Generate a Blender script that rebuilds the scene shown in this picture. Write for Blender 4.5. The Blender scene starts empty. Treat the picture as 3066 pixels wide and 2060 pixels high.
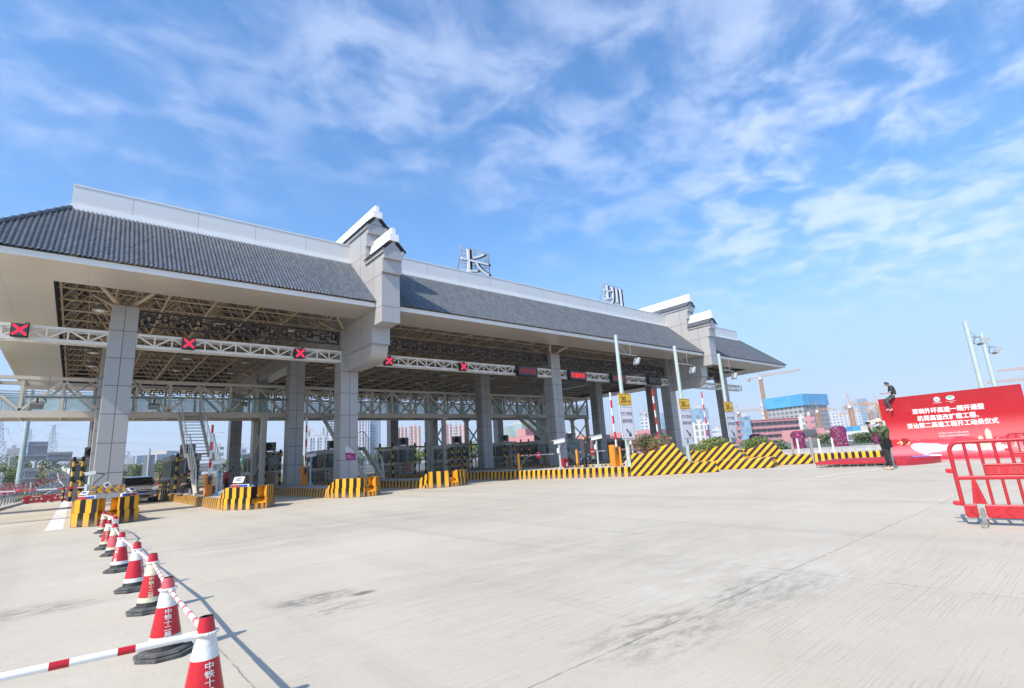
import bpy, bmesh, math, random
from mathutils import Vector, Matrix
R = math.radians
rnd = random.Random(7)
SC = bpy.context.scene
COL = SC.collection
# ------------------------------------------------------------------ camera
YAW, PITCH, ROLL, FPX, CH = R(40.52), R(12.46), R(-3.55), 1527.63, 1.3
_f = Vector((math.sin(YAW)*math.cos(PITCH), math.cos(YAW)*math.cos(PITCH), math.sin(PITCH)))
_r0 = Vector((math.cos(YAW), -math.sin(YAW), 0)); _u0 = _r0.cross(_f)
CR = _r0*math.cos(ROLL) + _u0*math.sin(ROLL); CU = -_r0*math.sin(ROLL) + _u0*math.cos(ROLL); CF = _f
cam = bpy.data.objects.new('camera', bpy.data.cameras.new('camera')); COL.objects.link(cam)
cam.data.sensor_width = 36; cam.data.lens = FPX/3066*36; cam.data.clip_start = .05; cam.data.clip_end = 9000
mw = Matrix((CR, CU, -CF)).transposed().to_4x4(); mw.translation = (0, 0, CH); cam.matrix_world = mw
SC.camera = cam
# ------------------------------------------------------------------ sky, sun, exposure
SUN_EL, SUN_AZ = 43.0, 12.0                      # the sun stands at -X, a little towards -Y
sd = Vector((-math.cos(R(SUN_AZ))*math.cos(R(SUN_EL)), -math.sin(R(SUN_AZ))*math.cos(R(SUN_EL)), math.sin(R(SUN_EL))))
W = bpy.data.worlds.new('World'); SC.world = W; W.use_nodes = True
nt = W.node_tree; N = nt.nodes; Lk = nt.links; N.clear()
sky = N.new('ShaderNodeTexSky'); sky.sky_type = 'NISHITA'; sky.sun_disc = False
sky.sun_elevation = R(SUN_EL); sky.sun_rotation = math.atan2(sd.x, sd.y)
sky.air_density = 1.0; sky.dust_density = .8; sky.ozone_density = 2.5; sky.altitude = 0
bg = N.new('ShaderNodeBackground'); bg.inputs['Strength'].default_value = .15
wo = N.new('ShaderNodeOutputWorld'); Lk.new(bg.outputs[0], wo.inputs[0])
def wn(t, **k):
    n = N.new(t)
    for a, b in k.items(): setattr(n, a, b)
    return n
def wmath(op, a, b=None):
    n = wn('ShaderNodeMath', operation=op)
    for i, v in enumerate((a, b)):
        if v is None: continue
        if isinstance(v, (int, float)): n.inputs[i].default_value = v
        else: Lk.new(v, n.inputs[i])
    return n.outputs[0]
tc = wn('ShaderNodeTexCoord'); sep = wn('ShaderNodeSeparateXYZ'); Lk.new(tc.outputs['Generated'], sep.inputs[0])
den = wmath('ADD', wmath('MAXIMUM', sep.outputs[2], 0.0), .10)
px = wmath('DIVIDE', sep.outputs[0], den); py = wmath('DIVIDE', sep.outputs[1], den)
cmb = wn('ShaderNodeCombineXYZ'); Lk.new(px, cmb.inputs[0]); Lk.new(py, cmb.inputs[1])
def wnoise(sc, det, rough, rotz, sx, sy, dist=0., off=(0, 0, 0)):
    m = wn('ShaderNodeMapping'); m.inputs['Rotation'].default_value = (0, 0, R(rotz)); m.inputs['Scale'].default_value = (sx, sy, 1); m.inputs['Location'].default_value = off
    Lk.new(cmb.outputs[0], m.inputs[0]); n = wn('ShaderNodeTexNoise'); n.inputs['Scale'].default_value = sc; n.inputs['Detail'].default_value = det
    n.inputs['Roughness'].default_value = rough; n.inputs['Distortion'].default_value = dist; Lk.new(m.outputs[0], n.inputs[0]); return n.outputs[0]
def wramp(v, a, b, lo=0., hi=1.):
    n = wn('ShaderNodeMapRange', interpolation_type='SMOOTHSTEP'); n.inputs[1].default_value = a; n.inputs[2].default_value = b
    n.inputs[3].default_value = lo; n.inputs[4].default_value = hi; Lk.new(v, n.inputs[0]); return n.outputs[0]
def wdot(p, rad0, rad1, k):
    d = (CR*((p[0]-1533)/FPX) - CU*((p[1]-1030)/FPX) + CF).normalized(); n = wn('ShaderNodeVectorMath', operation='DOT_PRODUCT'); Lk.new(tc.outputs['Generated'], n.inputs[0]); n.inputs[1].default_value = d
    return wramp(n.outputs['Value'], math.cos(R(rad1)), math.cos(R(rad0)), 0, k)
puffs = wnoise(5.6, 8, .56, 35, 1.0, 1.15, .3, (3.1, 1.7, 0))
soft = wnoise(1.1, 4, .55, 10, 1, 1.2, .4, (7.3, 2.2, 0))
wisp = wnoise(1.7, 8, .68, -25, .8, 1.5, .8, (1.3, .4, 0))
cover = wdot((2650, 400), 5, 27, .95)                               # where the cloud field is thick
for p, r0, r1, k in (((1750, 300), 3, 20, .62), ((420, 40), 4, 22, .44), ((1150, 220), 1, 14, .66), ((1950, 60), 4, 20, .55)): cover = wmath('MAXIMUM', cover, wdot(p, r0, r1, k))
cl = wmath('MULTIPLY', wramp(wmath('ADD', wmath('MULTIPLY', puffs, .66), wmath('MULTIPLY', soft, .34)), .42, .655), wmath('MULTIPLY', cover, .86))
cl = wmath('ADD', cl, wmath('MULTIPLY', wmath('MULTIPLY', wramp(wisp, .42, .80), wmath('ADD', cover, .15)), .20))
cl = wmath('MULTIPLY', wmath('MINIMUM', cl, 1.0), wramp(sep.outputs[2], .12, .27))
hs_ = wn('ShaderNodeHueSaturation'); hs_.inputs['Saturation'].default_value = 1.30; hs_.inputs['Value'].default_value = .98; Lk.new(sky.outputs[0], hs_.inputs['Color'])
hz = wramp(sep.outputs[2], .42, -.02, 0, 1)
mixh = wn('ShaderNodeMix', data_type='RGBA'); Lk.new(wmath('MULTIPLY', hz, .74), mixh.inputs[0]); Lk.new(hs_.outputs[0], mixh.inputs[6]); mixh.inputs[7].default_value = (1.95, 2.4, 3.75, 1)
mixc = wn('ShaderNodeMix', data_type='RGBA'); Lk.new(wmath('MULTIPLY', cl, .68), mixc.inputs[0]); Lk.new(mixh.outputs[2], mixc.inputs[6]); mixc.inputs[7].default_value = (3.9, 4.25, 5.1, 1)
Lk.new(mixc.outputs[2], bg.inputs[0])
sl = bpy.data.lights.new('sun', 'SUN'); sl.energy = 3.3; sl.angle = R(.5); sl.color = (1, .93, .82)
so = bpy.data.objects.new('sun', sl); COL.objects.link(so); so.rotation_euler = sd.to_track_quat('Z', 'Y').to_euler(); so.location = (-30, -10, 60)
SC.view_settings.view_transform = 'Standard'; SC.view_settings.look = 'None'; SC.view_settings.gamma = 1; SC.view_settings.exposure = .92
SC.cycles.max_bounces = 7; SC.cycles.transparent_max_bounces = 16; SC.cycles.volume_bounces = 0

# ------------------------------------------------------------------ placing helpers (photo pixel at a known depth -> metres)
def ray(x, y): return CR*((x-1533)/FPX) - CU*((y-1030)/FPX) + CF
def on_z(p, z=0.):
    d = ray(*p); return Vector((0, 0, CH)) + d*((z-CH)/d.z)
def at_y(p, Y):
    d = ray(*p); return Vector((0, 0, CH)) + d*(Y/d.y)
def at_x(p, X):
    d = ray(*p); return Vector((0, 0, CH)) + d*(X/d.x)
def at_d(p, D):
    d = ray(*p); return Vector((0, 0, CH)) + d*(D/math.hypot(d.x, d.y))
def ZM(s, x0, y0): return lambda x, y: (x0+x/s, y0+y/s)
ZA = ZM(4.668, 400, 1350); ZB = ZM(3.89, 900, 1300); ZD = ZM(3.89, 1300, 1200); ZE = ZM(3.59, 1850, 1250); ZF = ZM(5.2275, 0, 1300)
ZQ = ZM(3.5908, 150, 1050); Z2 = ZM(2.8514, 500, 1050); ZL = ZM(2.457, 1300, 1050); ZK = ZM(2.4125, 1700, 800); ZU = ZM(4.4807, 2600, 1100)
ZV = ZM(3.92, 2600, 1250); ZT = ZM(2.8, 0, 1500); ZW = ZM(3.485, 2150, 950); ZG = ZM(2.24, 900, 550); ZH = ZM(3.89, 700, 1050); ZP = ZM(2334/3066, 0, 0)

# ------------------------------------------------------------------ materials
def rgba(c): return (c[0], c[1], c[2], 1)
class Mat:
    def __init__(s, name, rough=.6, metal=0., spec=.5):
        s.m = bpy.data.materials.new(name); s.m.use_nodes = True; s.t = s.m.node_tree; s.n = s.t.nodes; s.l = s.t.links
        s.b = s.n['Principled BSDF']; s.b.inputs['Roughness'].default_value = rough; s.b.inputs['Metallic'].default_value = metal
        s.b.inputs['Specular IOR Level'].default_value = spec
    def node(s, t, **k):
        n = s.n.new(t)
        for a, b in k.items(): setattr(n, a, b)
        return n
    def put(s, v, sock):
        if isinstance(v, (int, float)): sock.default_value = v
        elif isinstance(v, tuple): sock.default_value = v
        else: s.l.new(v, sock)
    def math(s, op, a, b=None):
        n = s.node('ShaderNodeMath', operation=op); s.put(a, n.inputs[0])
        if b is not None: s.put(b, n.inputs[1])
        return n.outputs[0]
    def coord(s, kind='Object', scale=(1, 1, 1), rot=0, loc=(0, 0, 0)):
        if kind == 'World': o = s.node('ShaderNodeNewGeometry').outputs['Position']
        else: o = s.node('ShaderNodeTexCoord').outputs[kind]
        m = s.node('ShaderNodeMapping'); m.inputs['Scale'].default_value = scale; m.inputs['Rotation'].default_value = (0, 0, rot); m.inputs['Location'].default_value = loc
        s.l.new(o, m.inputs[0]); return m.outputs[0]
    def noise(s, v, scale, det=4, rough=.55, dist=0):
        n = s.node('ShaderNodeTexNoise'); n.inputs['Scale'].default_value = scale; n.inputs['Detail'].default_value = det; n.inputs['Roughness'].default_value = rough
        n.inputs['Distortion'].default_value = dist; s.l.new(v, n.inputs[0]); return n.outputs[0]
    def ramp(s, v, a, b, lo=0., hi=1.):
        n = s.node('ShaderNodeMapRange', interpolation_type='SMOOTHSTEP'); s.put(v, n.inputs[0])
        for i, x in enumerate((a, b, lo, hi)): n.inputs[i+1].default_value = x
        return n.outputs[0]
    def mix(s, f, a, b, mode='MIX'):
        n = s.node('ShaderNodeMix', data_type='RGBA', blend_type=mode); s.put(f, n.inputs[0]); s.put(a, n.inputs[6]); s.put(b, n.inputs[7]); return n.outputs[2]
    def color(s, v): s.put(v, s.b.inputs['Base Color']); return s
    def bump(s, h, strength=.3, dist=.02):
        n = s.node('ShaderNodeBump'); n.inputs['Strength'].default_value = strength; n.inputs['Distance'].default_value = dist; s.l.new(h, n.inputs['Height']); s.l.new(n.outputs[0], s.b.inputs['Normal']); return s
MATS = {}
def mat(name, c, rough=.6, metal=0., var=.10, scale=2.5, spec=.5, kind='Object', bump=0, bscale=60):
    if name in MATS: return MATS[name]
    m = Mat(name, rough, metal, spec); v = m.coord(kind)
    n1 = m.noise(v, scale, 5, .6); n2 = m.noise(v, scale*9, 3, .6)
    f = m.math('MULTIPLY', m.math('ADD', n1, m.math('MULTIPLY', n2, .5)), .667)
    lo = tuple(x*(1-var*1.6) for x in c); hi = tuple(min(1, x*(1+var*1.6)) for x in c)
    m.color(m.mix(m.ramp(f, .25, .75), rgba(lo), rgba(hi)))
    if bump: m.bump(m.noise(v, bscale, 4, .6), bump, .02)
    MATS[name] = m.m; return m.m
def glow(name, c, s):
    m = Mat(name, .5); m.color(rgba(tuple(x*.5 for x in c))); m.b.inputs['Emission Color'].default_value = rgba(c); m.b.inputs['Emission Strength'].default_value = s; return m.m
def glass(name, c, alpha=.35, rough=.05):
    m = Mat(name, rough); m.color(rgba(c)); m.b.inputs['Alpha'].default_value = alpha; return m.m
def panel(name, c, sp, off, w=.012, rough=.45, metal=0., line=.12, var=.05):
    """cladding: thin dark joints every sp metres along the object's own axes (0 = none)"""
    m = Mat(name, rough, metal); v = m.coord('Object'); s = m.node('ShaderNodeSeparateXYZ'); m.l.new(v, s.inputs[0]); tot = None; cells = None
    for i in range(3):
        if not sp[i]: continue
        q = m.math('DIVIDE', m.math('SUBTRACT', s.outputs[i], off[i]), sp[i]); fr = m.math('ABSOLUTE', m.math('SUBTRACT', m.math('FRACT', m.math('ADD', q, .5)), .5))
        ln = m.math('LESS_THAN', fr, w/sp[i]); tot = ln if tot is None else m.math('MAXIMUM', tot, ln)
        ce = m.math('MULTIPLY', m.math('FLOOR', q), 7.31*(i+1)); cells = ce if cells is None else m.math('ADD', cells, ce)
    wn_ = m.node('ShaderNodeTexWhiteNoise', noise_dimensions='1D'); m.l.new(cells, wn_.inputs['W'])
    n1 = m.noise(v, .8, 4); tone = m.math('ADD', m.math('MULTIPLY', wn_.outputs[0], .6), m.math('MULTIPLY', n1, .4))
    col = m.mix(tone, rgba(tuple(x*(1-var) for x in c)), rgba(tuple(min(1, x*(1+var)) for x in c)))
    m.color(m.mix(tot, col, rgba(tuple(x*line for x in c)))); return m.m
def stripes(name, vec, period, ca, cb, duty=.5, dirt=.25):
    m = Mat(name, .45); v = m.coord('Object'); s = m.node('ShaderNodeSeparateXYZ'); m.l.new(v, s.inputs[0])
    d = m.math('ADD', m.math('ADD', m.math('MULTIPLY', s.outputs[0], vec[0]), m.math('MULTIPLY', s.outputs[1], vec[1])), m.math('MULTIPLY', s.outputs[2], vec[2]))
    fr = m.math('FRACT', m.math('DIVIDE', d, period)); k = m.math('LESS_THAN', fr, duty)
    base = m.mix(k, rgba(ca), rgba(cb)); dn = m.ramp(m.noise(v, 3, 6, .65), .52, .8, 0, dirt)
    m.color(m.mix(dn, base, (.25, .21, .17, 1))); return m.m
ALU = panel('column_cladding', (.355, .345, .335), (.93, .93, 1.15), (0, 0, .12), .011, .38, .15)
ALU_G = panel('gable_cladding', (.40, .393, .383), (0, 1.55, 1.62), (0, 21.1, .61), .011, .38, .1)
PARAP = panel('parapet_cladding', (.71, .705, .68), (2.42, 0, 0), (-1.22, 0, 0), .012, .4, .1, .55, .025)
SOFF = panel('soffit_panel', (.61, .545, .465), (2.45, 1.3, 0), (.4, .35, 0), .012, .28, .35, .8, .05)
WHITE = mat('white_coping', (.86, .86, .84), .5, var=.03)
FASC = mat('white_fascia', (.75, .74, .71), .4, var=.03)
CREAM = mat('cream_painted_steel', (.62, .575, .50), .45, var=.06)
WSTEEL = mat('white_painted_steel', (.70, .69, .66), .45, var=.06)
TAN = mat('tan_tube_steel', (.50, .385, .25), .5, var=.10)
BROWN = mat('dark_brown_steel', (.035, .025, .022), .5, var=.1)
DECK = mat('dark_roof_deck', (.045, .045, .045), .8, var=.15)
STEEL = mat('galvanised_steel', (.42, .43, .44), .42, .6, var=.10, scale=4)
GREYP = mat('pale_green_grey_pole', (.40, .49, .47), .45, var=.05)
BLK = mat('black_plastic', (.010, .010, .011), .5, var=.1, spec=.3)
DGREY = mat('dark_grey_box', (.055, .055, .06), .5, var=.1)
YEL = mat('yellow_road_paint', (.80, .375, .010), .42, var=.07, scale=4)
BPT = mat('black_road_paint', (.012, .0105, .010), .5, var=.35, scale=4, spec=.25)
def worn(name, c, spec):
    m = Mat(name, .5, 0, spec); v = m.coord('World'); n1 = m.noise(v, 5, 8, .72); n2 = m.noise(v, 1.3, 5, .65); s_ = m.node('ShaderNodeSeparateXYZ'); m.l.new(v, s_.inputs[0])
    a = m.mix(m.ramp(n2, .3, .7), rgba(tuple(x*.82 for x in c)), rgba(tuple(min(1, x*1.12) for x in c))); a = m.mix(m.math('MULTIPLY', m.ramp(n1, .60, .72), .55), a, (.20, .17, .13, 1))
    g = m.math('MULTIPLY', m.ramp(s_.outputs[2], .30, .0), m.ramp(n1, .30, .62)); m.color(m.mix(m.math('MULTIPLY', g, .65), a, (.27, .24, .19, 1))); return m.m
YEL = worn('worn_yellow_road_paint', (.80, .375, .010), .4); BPT = worn('worn_black_road_paint', (.012, .0105, .010), .25)
ORG = mat('orange_road_paint', (.86, .33, .012), .42, var=.07, scale=4)
RUST = mat('rusty_ochre_paint', (.55, .26, .05), .6, var=.2, scale=5)
CONC = mat('pale_concrete', (.46, .44, .40), .85, var=.10, scale=1.5, bump=.15)
REDP = mat('red_plastic', (.43, .018, .026), .42, var=.10, scale=5)
WHT = mat('white_plastic', (.78, .78, .76), .4, var=.04)
RAILG = glass('green_tinted_glass', (.55, .78, .76), .30)

# ------------------------------------------------------------------ mesh helpers
def world_of(o):
    m = o.matrix_basis.copy()
    while o.parent: o = o.parent; m = o.matrix_basis @ m
    return m
class MB:
    def __init__(s): s.v = []; s.f = []; s.i = []; s.k = 0
    def add(s, vs, fs, k=None):
        b = len(s.v); s.v += [Vector(p) for p in vs]
        for f in fs: s.f.append(tuple(b+i for i in f)); s.i.append(s.k if k is None else k)
        return s
    def box(s, x0, x1, y0, y1, z0, z1, k=None):
        return s.add([(x, y, z) for z in (z0, z1) for y in (y0, y1) for x in (x0, x1)], [(0, 2, 3, 1), (4, 5, 7, 6), (0, 1, 5, 4), (2, 6, 7, 3), (0, 4, 6, 2), (1, 3, 7, 5)], k)
    def obox(s, c, ax, ay, az, k=None):
        c, ax, ay, az = map(Vector, (c, ax, ay, az))
        return s.add([c+ax*i+ay*j+az*q for q in (-1, 1) for j in (-1, 1) for i in (-1, 1)], [(0, 2, 3, 1), (4, 5, 7, 6), (0, 1, 5, 4), (2, 6, 7, 3), (0, 4, 6, 2), (1, 3, 7, 5)], k)
    def bar(s, p, q, w, h, up=(0, 0, 1), k=None):
        p, q = Vector(p), Vector(q); d = q-p; L = d.length
        if L < 1e-6: return s
        d /= L; u = Vector(up)
        if abs(d.dot(u)) > .99: u = Vector((0, 1, 0))
        sd_ = d.cross(u).normalized(); u = sd_.cross(d)
        return s.obox((p+q)/2, d*(L/2), sd_*(w/2), u*(h/2), k)
    def tube(s, p, q, r, r2=None, n=8, cap=True, k=None):
        p, q = Vector(p), Vector(q); d = q-p
        if d.length < 1e-6: return s
        d.normalize(); a = d.orthogonal().normalized(); b = d.cross(a); r2 = r if r2 is None else r2; vs = []
        for c, rr in ((p, r), (q, r2)):
            vs += [c + a*math.cos(2*math.pi*i/n)*rr + b*math.sin(2*math.pi*i/n)*rr for i in range(n)]
        fs = [(i, (i+1) % n, n+(i+1) % n, n+i) for i in range(n)]
        if cap: fs += [tuple(range(n))[::-1], tuple(range(n, 2*n))]
        return s.add(vs, fs, k)
    def path(s, pts, r, n=8, k=None):
        for a, b in zip(pts, pts[1:]): s.tube(a, b, r, None, n, True, k)
        return s
    def lathe(s, prof, c=(0, 0, 0), n=20, k=None, ks=None):
        c = Vector(c); b = len(s.v)
        for r, z in prof: s.v += [c+Vector((r*math.cos(2*math.pi*i/n), r*math.sin(2*math.pi*i/n), z)) for i in range(n)]
        for j in range(len(prof)-1):
            for i in range(n):
                s.f.append((b+j*n+i, b+j*n+(i+1) % n, b+(j+1)*n+(i+1) % n, b+(j+1)*n+i)); s.i.append(ks[j] if ks else (s.k if k is None else k))
        return s
    def prism(s, poly, ax, ay, o, ext, k=None, kside=None):
        """polygon (u, v) in the plane o + u*ax + v*ay, extruded by the vector ext"""
        ax, ay, o, ext = map(Vector, (ax, ay, o, ext)); n = len(poly); a = [o+ax*u+ay*v for u, v in poly]
        b = len(s.v); s.v += a+[p+ext for p in a]; kk = s.k if k is None else k; ks = kk if kside is None else kside
        s.f += [tuple(range(b, b+n))[::-1], tuple(range(b+n, b+2*n))]; s.i += [kk, kk]
        for i in range(n): j = (i+1) % n; s.f.append((b+i, b+j, b+n+j, b+n+i)); s.i.append(ks)
        return s
    def build(s, name, mats, parent=None, smooth=None, fix=True):
        me = bpy.data.meshes.new(name); vs = s.v
        if parent is not None:
            inv = world_of(parent).inverted(); vs = [inv @ v for v in vs]
        me.from_pydata(vs, [], s.f); mats = mats if isinstance(mats, (list, tuple)) else [mats]
        for m in mats: me.materials.append(m)
        me.polygons.foreach_set('material_index', s.i); me.update()
        if fix:
            bm = bmesh.new(); bm.from_mesh(me); bmesh.ops.recalc_face_normals(bm, faces=bm.faces); bm.to_mesh(me); bm.free()
        if smooth:
            me.polygons.foreach_set('use_smooth', [True]*len(me.polygons)); me.set_sharp_from_angle(angle=R(smooth))
        o = bpy.data.objects.new(name, me); COL.objects.link(o)
        if parent is not None: o.parent = parent
        return o
def tag(o, label=None, cat=None, group=None, kind=None):
    if label: o['label'] = label
    if cat: o['category'] = cat
    if group: o['group'] = group
    if kind: o['kind'] = kind
    return o
def thing(name, label, cat, loc=(0, 0, 0), rz=0, group=None):
    o = bpy.data.objects.new(name, None); COL.objects.link(o); o.empty_display_size = .3; o.location = loc; o.rotation_euler = (0, 0, rz); return tag(o, label, cat, group)
def kids(o): return [c for c in bpy.data.objects if c.parent == o]
def copy_tree(o, parent=None, ch=None):
    c = o.copy(); COL.objects.link(c)
    if parent is not None: c.parent = parent
    for q in kids(o): copy_tree(q, c)
    return c
def dup(o, loc, label, rz=None, group=None):
    c = copy_tree(o); c.location = loc; c['label'] = label
    if rz is not None: c.rotation_euler = (0, 0, rz)
    if group: c['group'] = group
    return c
def bevel(o, w=.02, seg=2):
    m = o.modifiers.new('bevel', 'BEVEL'); m.width = w; m.segments = seg; m.limit_method = 'ANGLE'; m.angle_limit = R(40); return o
_txt = bpy.data.curves.new('writing', 'FONT'); _txo = bpy.data.objects.new('writing', _txt); COL.objects.link(_txo)
def glyphs(body, bold=.0, extrude=.0, res=4, space=1.0):
    """writing as plain mesh data (unit em), left at 0 -> (verts, faces, width)"""
    _txt.body = body; _txt.offset = bold; _txt.extrude = extrude; _txt.resolution_u = res; _txt.space_character = space
    dg = bpy.context.evaluated_depsgraph_get(); dg.update(); me = bpy.data.meshes.new_from_object(_txo.evaluated_get(dg))
    vs = [v.co.copy() for v in me.vertices]; fs = [tuple(p.vertices) for p in me.polygons]; bpy.data.meshes.remove(me)
    if not vs: return [], [], 0, 0
    x0 = min(v.x for v in vs); x1 = max(v.x for v in vs)
    return [Vector((v.x-x0, v.y, v.z)) for v in vs], fs, x1-x0
def write(mb, body, o, ax, ay, h, width=None, bold=.0, center=True, k=None, space=1.0, off=0.):
    """lay writing of em height h in the plane o + u*ax + v*ay; squeeze to width if given"""
    ax, ay, o = Vector(ax).normalized(), Vector(ay).normalized(), Vector(o); vs, fs, w = glyphs(body, 0, space=space)
    sx = h if width is None else width/w; n = ax.cross(ay)
    c0 = w*sx/2 if center else 0
    for q, (du, dv) in enumerate(((0, 0),) if bold == 0 else ((-1, 0), (1, 0), (0, 1), (0, -1))):
        mb.add([o + ax*(v.x*sx-c0+du*bold*h) + ay*(v.y*h+dv*bold*h*.8) + n*(off+q*.0004) for v in vs], fs, k)
    return w*sx
# ================================================================== THE SETTING
def ground_material():
    m = Mat('slab_concrete', .9, 0, .25); v = m.coord('World'); s = m.node('ShaderNodeSeparateXYZ'); m.l.new(v, s.inputs[0])
    big = m.noise(v, .13, 5, .6); mid = m.noise(v, .8, 7, .65); fine = m.noise(v, 42, 4, .7); grit = m.noise(v, 9, 6, .75)
    gph = m.math('ADD', m.math('DIVIDE', s.outputs[1], .034), m.math('MULTIPLY', m.noise(m.coord('World', (.6, 3, 1)), 1.0, 3, .6), 3.0)); tine = m.math('MULTIPLY', m.ramp(m.math('ABSOLUTE', m.math('SUBTRACT', m.math('FRACT', gph), .5)), .26, .10), m.ramp(m.noise(m.coord('World', (.9, 30, 1)), 1.0, 3, .6), .42, .62)); tiny = m.noise(m.coord('World', (.9, 60, 1)), 1.0, 4, .65)
    c = m.mix(m.ramp(big, .32, .68), (.480, .422, .325, 1), (.555, .497, .395, 1))
    c = m.mix(m.math('MULTIPLY', m.ramp(mid, .35, .75), .45), c, (.59, .54, .445, 1))
    # each slab poured a little differently
    sx_, sy_ = m.math('FLOOR', m.math('DIVIDE', m.math('SUBTRACT', s.outputs[0], .98), 4.7)), m.math('FLOOR', m.math('DIVIDE', m.math('SUBTRACT', s.outputs[1], 2.52), 5.2))
    w_ = m.node('ShaderNodeTexWhiteNoise', noise_dimensions='2D'); cb = m.node('ShaderNodeCombineXYZ'); m.l.new(sx_, cb.inputs[0]); m.l.new(sy_, cb.inputs[1]); m.l.new(cb.outputs[0], w_.inputs[0])
    c = m.mix(m.math('MULTIPLY', w_.outputs[0], .22), c, (.42, .385, .32, 1))
    wob = m.math('MULTIPLY', m.math('SUBTRACT', m.noise(v, 2.5, 5, .7), .5), .05); jt = None
    for ax, sp, of, w in ((1, 5.2, 2.52, .0075), (0, 4.7, .98, .006)):
        q = m.math('DIVIDE', m.math('ADD', m.math('SUBTRACT', s.outputs[ax], of), wob), sp); fr = m.math('ABSOLUTE', m.math('SUBTRACT', m.math('FRACT', m.math('ADD', q, .5)), .5))
        ln = m.ramp(fr, w*1.6/sp, w*.3/sp); jt = ln if jt is None else m.math('MAXIMUM', jt, ln)
    gr = m.math('MULTIPLY', tine, m.ramp(m.noise(v, .35, 6, .7), .60, .40)); c = m.mix(m.math('MULTIPLY', gr, .15), c, (.17, .155, .13, 1))
    strk = m.noise(m.coord('World', (.6, 1.1, 1), .12), 1.2, 8, .72, .5); c = m.mix(m.math('MULTIPLY', m.ramp(strk, .57, .80), .20), c, (.20, .19, .17, 1))
    st = m.ramp(m.noise(v, .55, 8, .72, .4), .62, .78); c = m.mix(m.math('MULTIPLY', st, .40), c, (.21, .195, .17, 1))
    sp_ = m.ramp(m.noise(v, 3.1, 9, .78), .70, .78); c = m.mix(m.math('MULTIPLY', sp_, .6), c, (.09, .085, .08, 1))
    pale = m.ramp(m.noise(m.coord('World', (.3, .8, 1), .4), 1.0, 7, .72), .58, .80); c = m.mix(m.math('MULTIPLY', pale, .45), c, (.62, .595, .54, 1))
    scf = m.ramp(m.noise(m.coord('World', (.7, 2.6, 1), -.35), 1.0, 7, .75), .66, .76); c = m.mix(m.math('MULTIPLY', scf, .40), c, (.15, .145, .135, 1))
    tr = m.noise(m.coord('World', (1.0, .04, 1), .04), 1.0, 5, .62); c = m.mix(m.math('MULTIPLY', m.ramp(tr, .50, .72), .30), c, (.235, .222, .20, 1))
    c = m.mix(m.math('MULTIPLY', m.ramp(grit, .52, .8), .30), c, (.22, .21, .185, 1)); c = m.mix(m.math('MULTIPLY', m.ramp(fine, .5, .85), .30), c, (.20, .19, .17, 1))
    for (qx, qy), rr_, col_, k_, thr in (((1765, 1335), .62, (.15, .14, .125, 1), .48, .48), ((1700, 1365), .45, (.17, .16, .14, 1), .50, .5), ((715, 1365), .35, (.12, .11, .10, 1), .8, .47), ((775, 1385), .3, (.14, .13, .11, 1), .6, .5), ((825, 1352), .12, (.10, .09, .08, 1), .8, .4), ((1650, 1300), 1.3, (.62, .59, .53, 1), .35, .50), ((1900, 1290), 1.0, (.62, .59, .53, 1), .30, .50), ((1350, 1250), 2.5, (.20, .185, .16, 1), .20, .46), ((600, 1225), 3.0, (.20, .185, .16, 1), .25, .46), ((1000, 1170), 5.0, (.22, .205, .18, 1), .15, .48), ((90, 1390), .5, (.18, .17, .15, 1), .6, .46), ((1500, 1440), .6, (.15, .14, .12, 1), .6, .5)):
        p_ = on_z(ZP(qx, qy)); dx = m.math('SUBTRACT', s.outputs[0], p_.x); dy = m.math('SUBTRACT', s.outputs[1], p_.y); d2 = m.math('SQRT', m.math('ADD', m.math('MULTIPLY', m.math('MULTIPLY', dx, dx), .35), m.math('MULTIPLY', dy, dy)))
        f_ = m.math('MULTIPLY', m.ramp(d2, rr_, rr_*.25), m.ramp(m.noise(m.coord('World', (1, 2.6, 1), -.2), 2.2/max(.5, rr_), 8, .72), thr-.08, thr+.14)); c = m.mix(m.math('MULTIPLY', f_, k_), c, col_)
    c = m.mix(m.math('MULTIPLY', m.math('MULTIPLY', jt, m.ramp(m.noise(v, 3.0, 6, .7), .36, .56, .15, 1)), .62), c, (.10, .095, .085, 1)); m.color(c)
    m.bump(m.math('ADD', m.math('ADD', m.math('MULTIPLY', tiny, .5), m.math('MULTIPLY', fine, .5)), m.math('MULTIPLY', gr, -1.0)), .5, .010); return m.m
def sheet(name, poly, z, m, kind='structure'):
    o = MB().add([(x, y, z) for x, y in poly], [tuple(range(len(poly)))]).build(name, m); return tag(o, kind=kind)
sheet('ground', [(-4000, -600), (5000, -600), (5000, 7000), (-4000, 7000)], -.03, mat('far_ground', (.13, .13, .10), .95, var=.25, scale=.02, kind='Object'))
sheet('plaza_pavement', [(-30, -30), (62, -30), (62, 66), (-30, 66)], 0, ground_material())
wpaint = mat('worn_white_road_paint', (.66, .65, .62), .7, var=.12, scale=1.2)
def marking(pts, w, z=.005):
    mb = MB()
    for a, b in zip(pts, pts[1:]):
        a, b = Vector((*a, z)), Vector((*b, z)); n = (b-a).cross(Vector((0, 0, 1))).normalized()*w/2; mb.add([a+n, b+n, b-n, a-n], [(0, 1, 2, 3)])
    return tag(mb.build('road_marking', wpaint), kind='structure')
marking([(-.32, 20.9), (-.30, 58)], .42)                      # white edge beside the first island
marking([on_z(ZU(-700, 1475))[:2], on_z(ZU(300, 1340))[:2], on_z(ZU(1400, 1300))[:2], on_z(ZU(2080, 1272))[:2]], .16)
marking([on_z(ZE(1130, 610))[:2], on_z(ZE(1700, 580))[:2], on_z(ZE(2330, 550))[:2]], .14)
marking([on_z(ZE(1150, 575))[:2], on_z(ZE(1740, 555))[:2]], .2)
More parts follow.
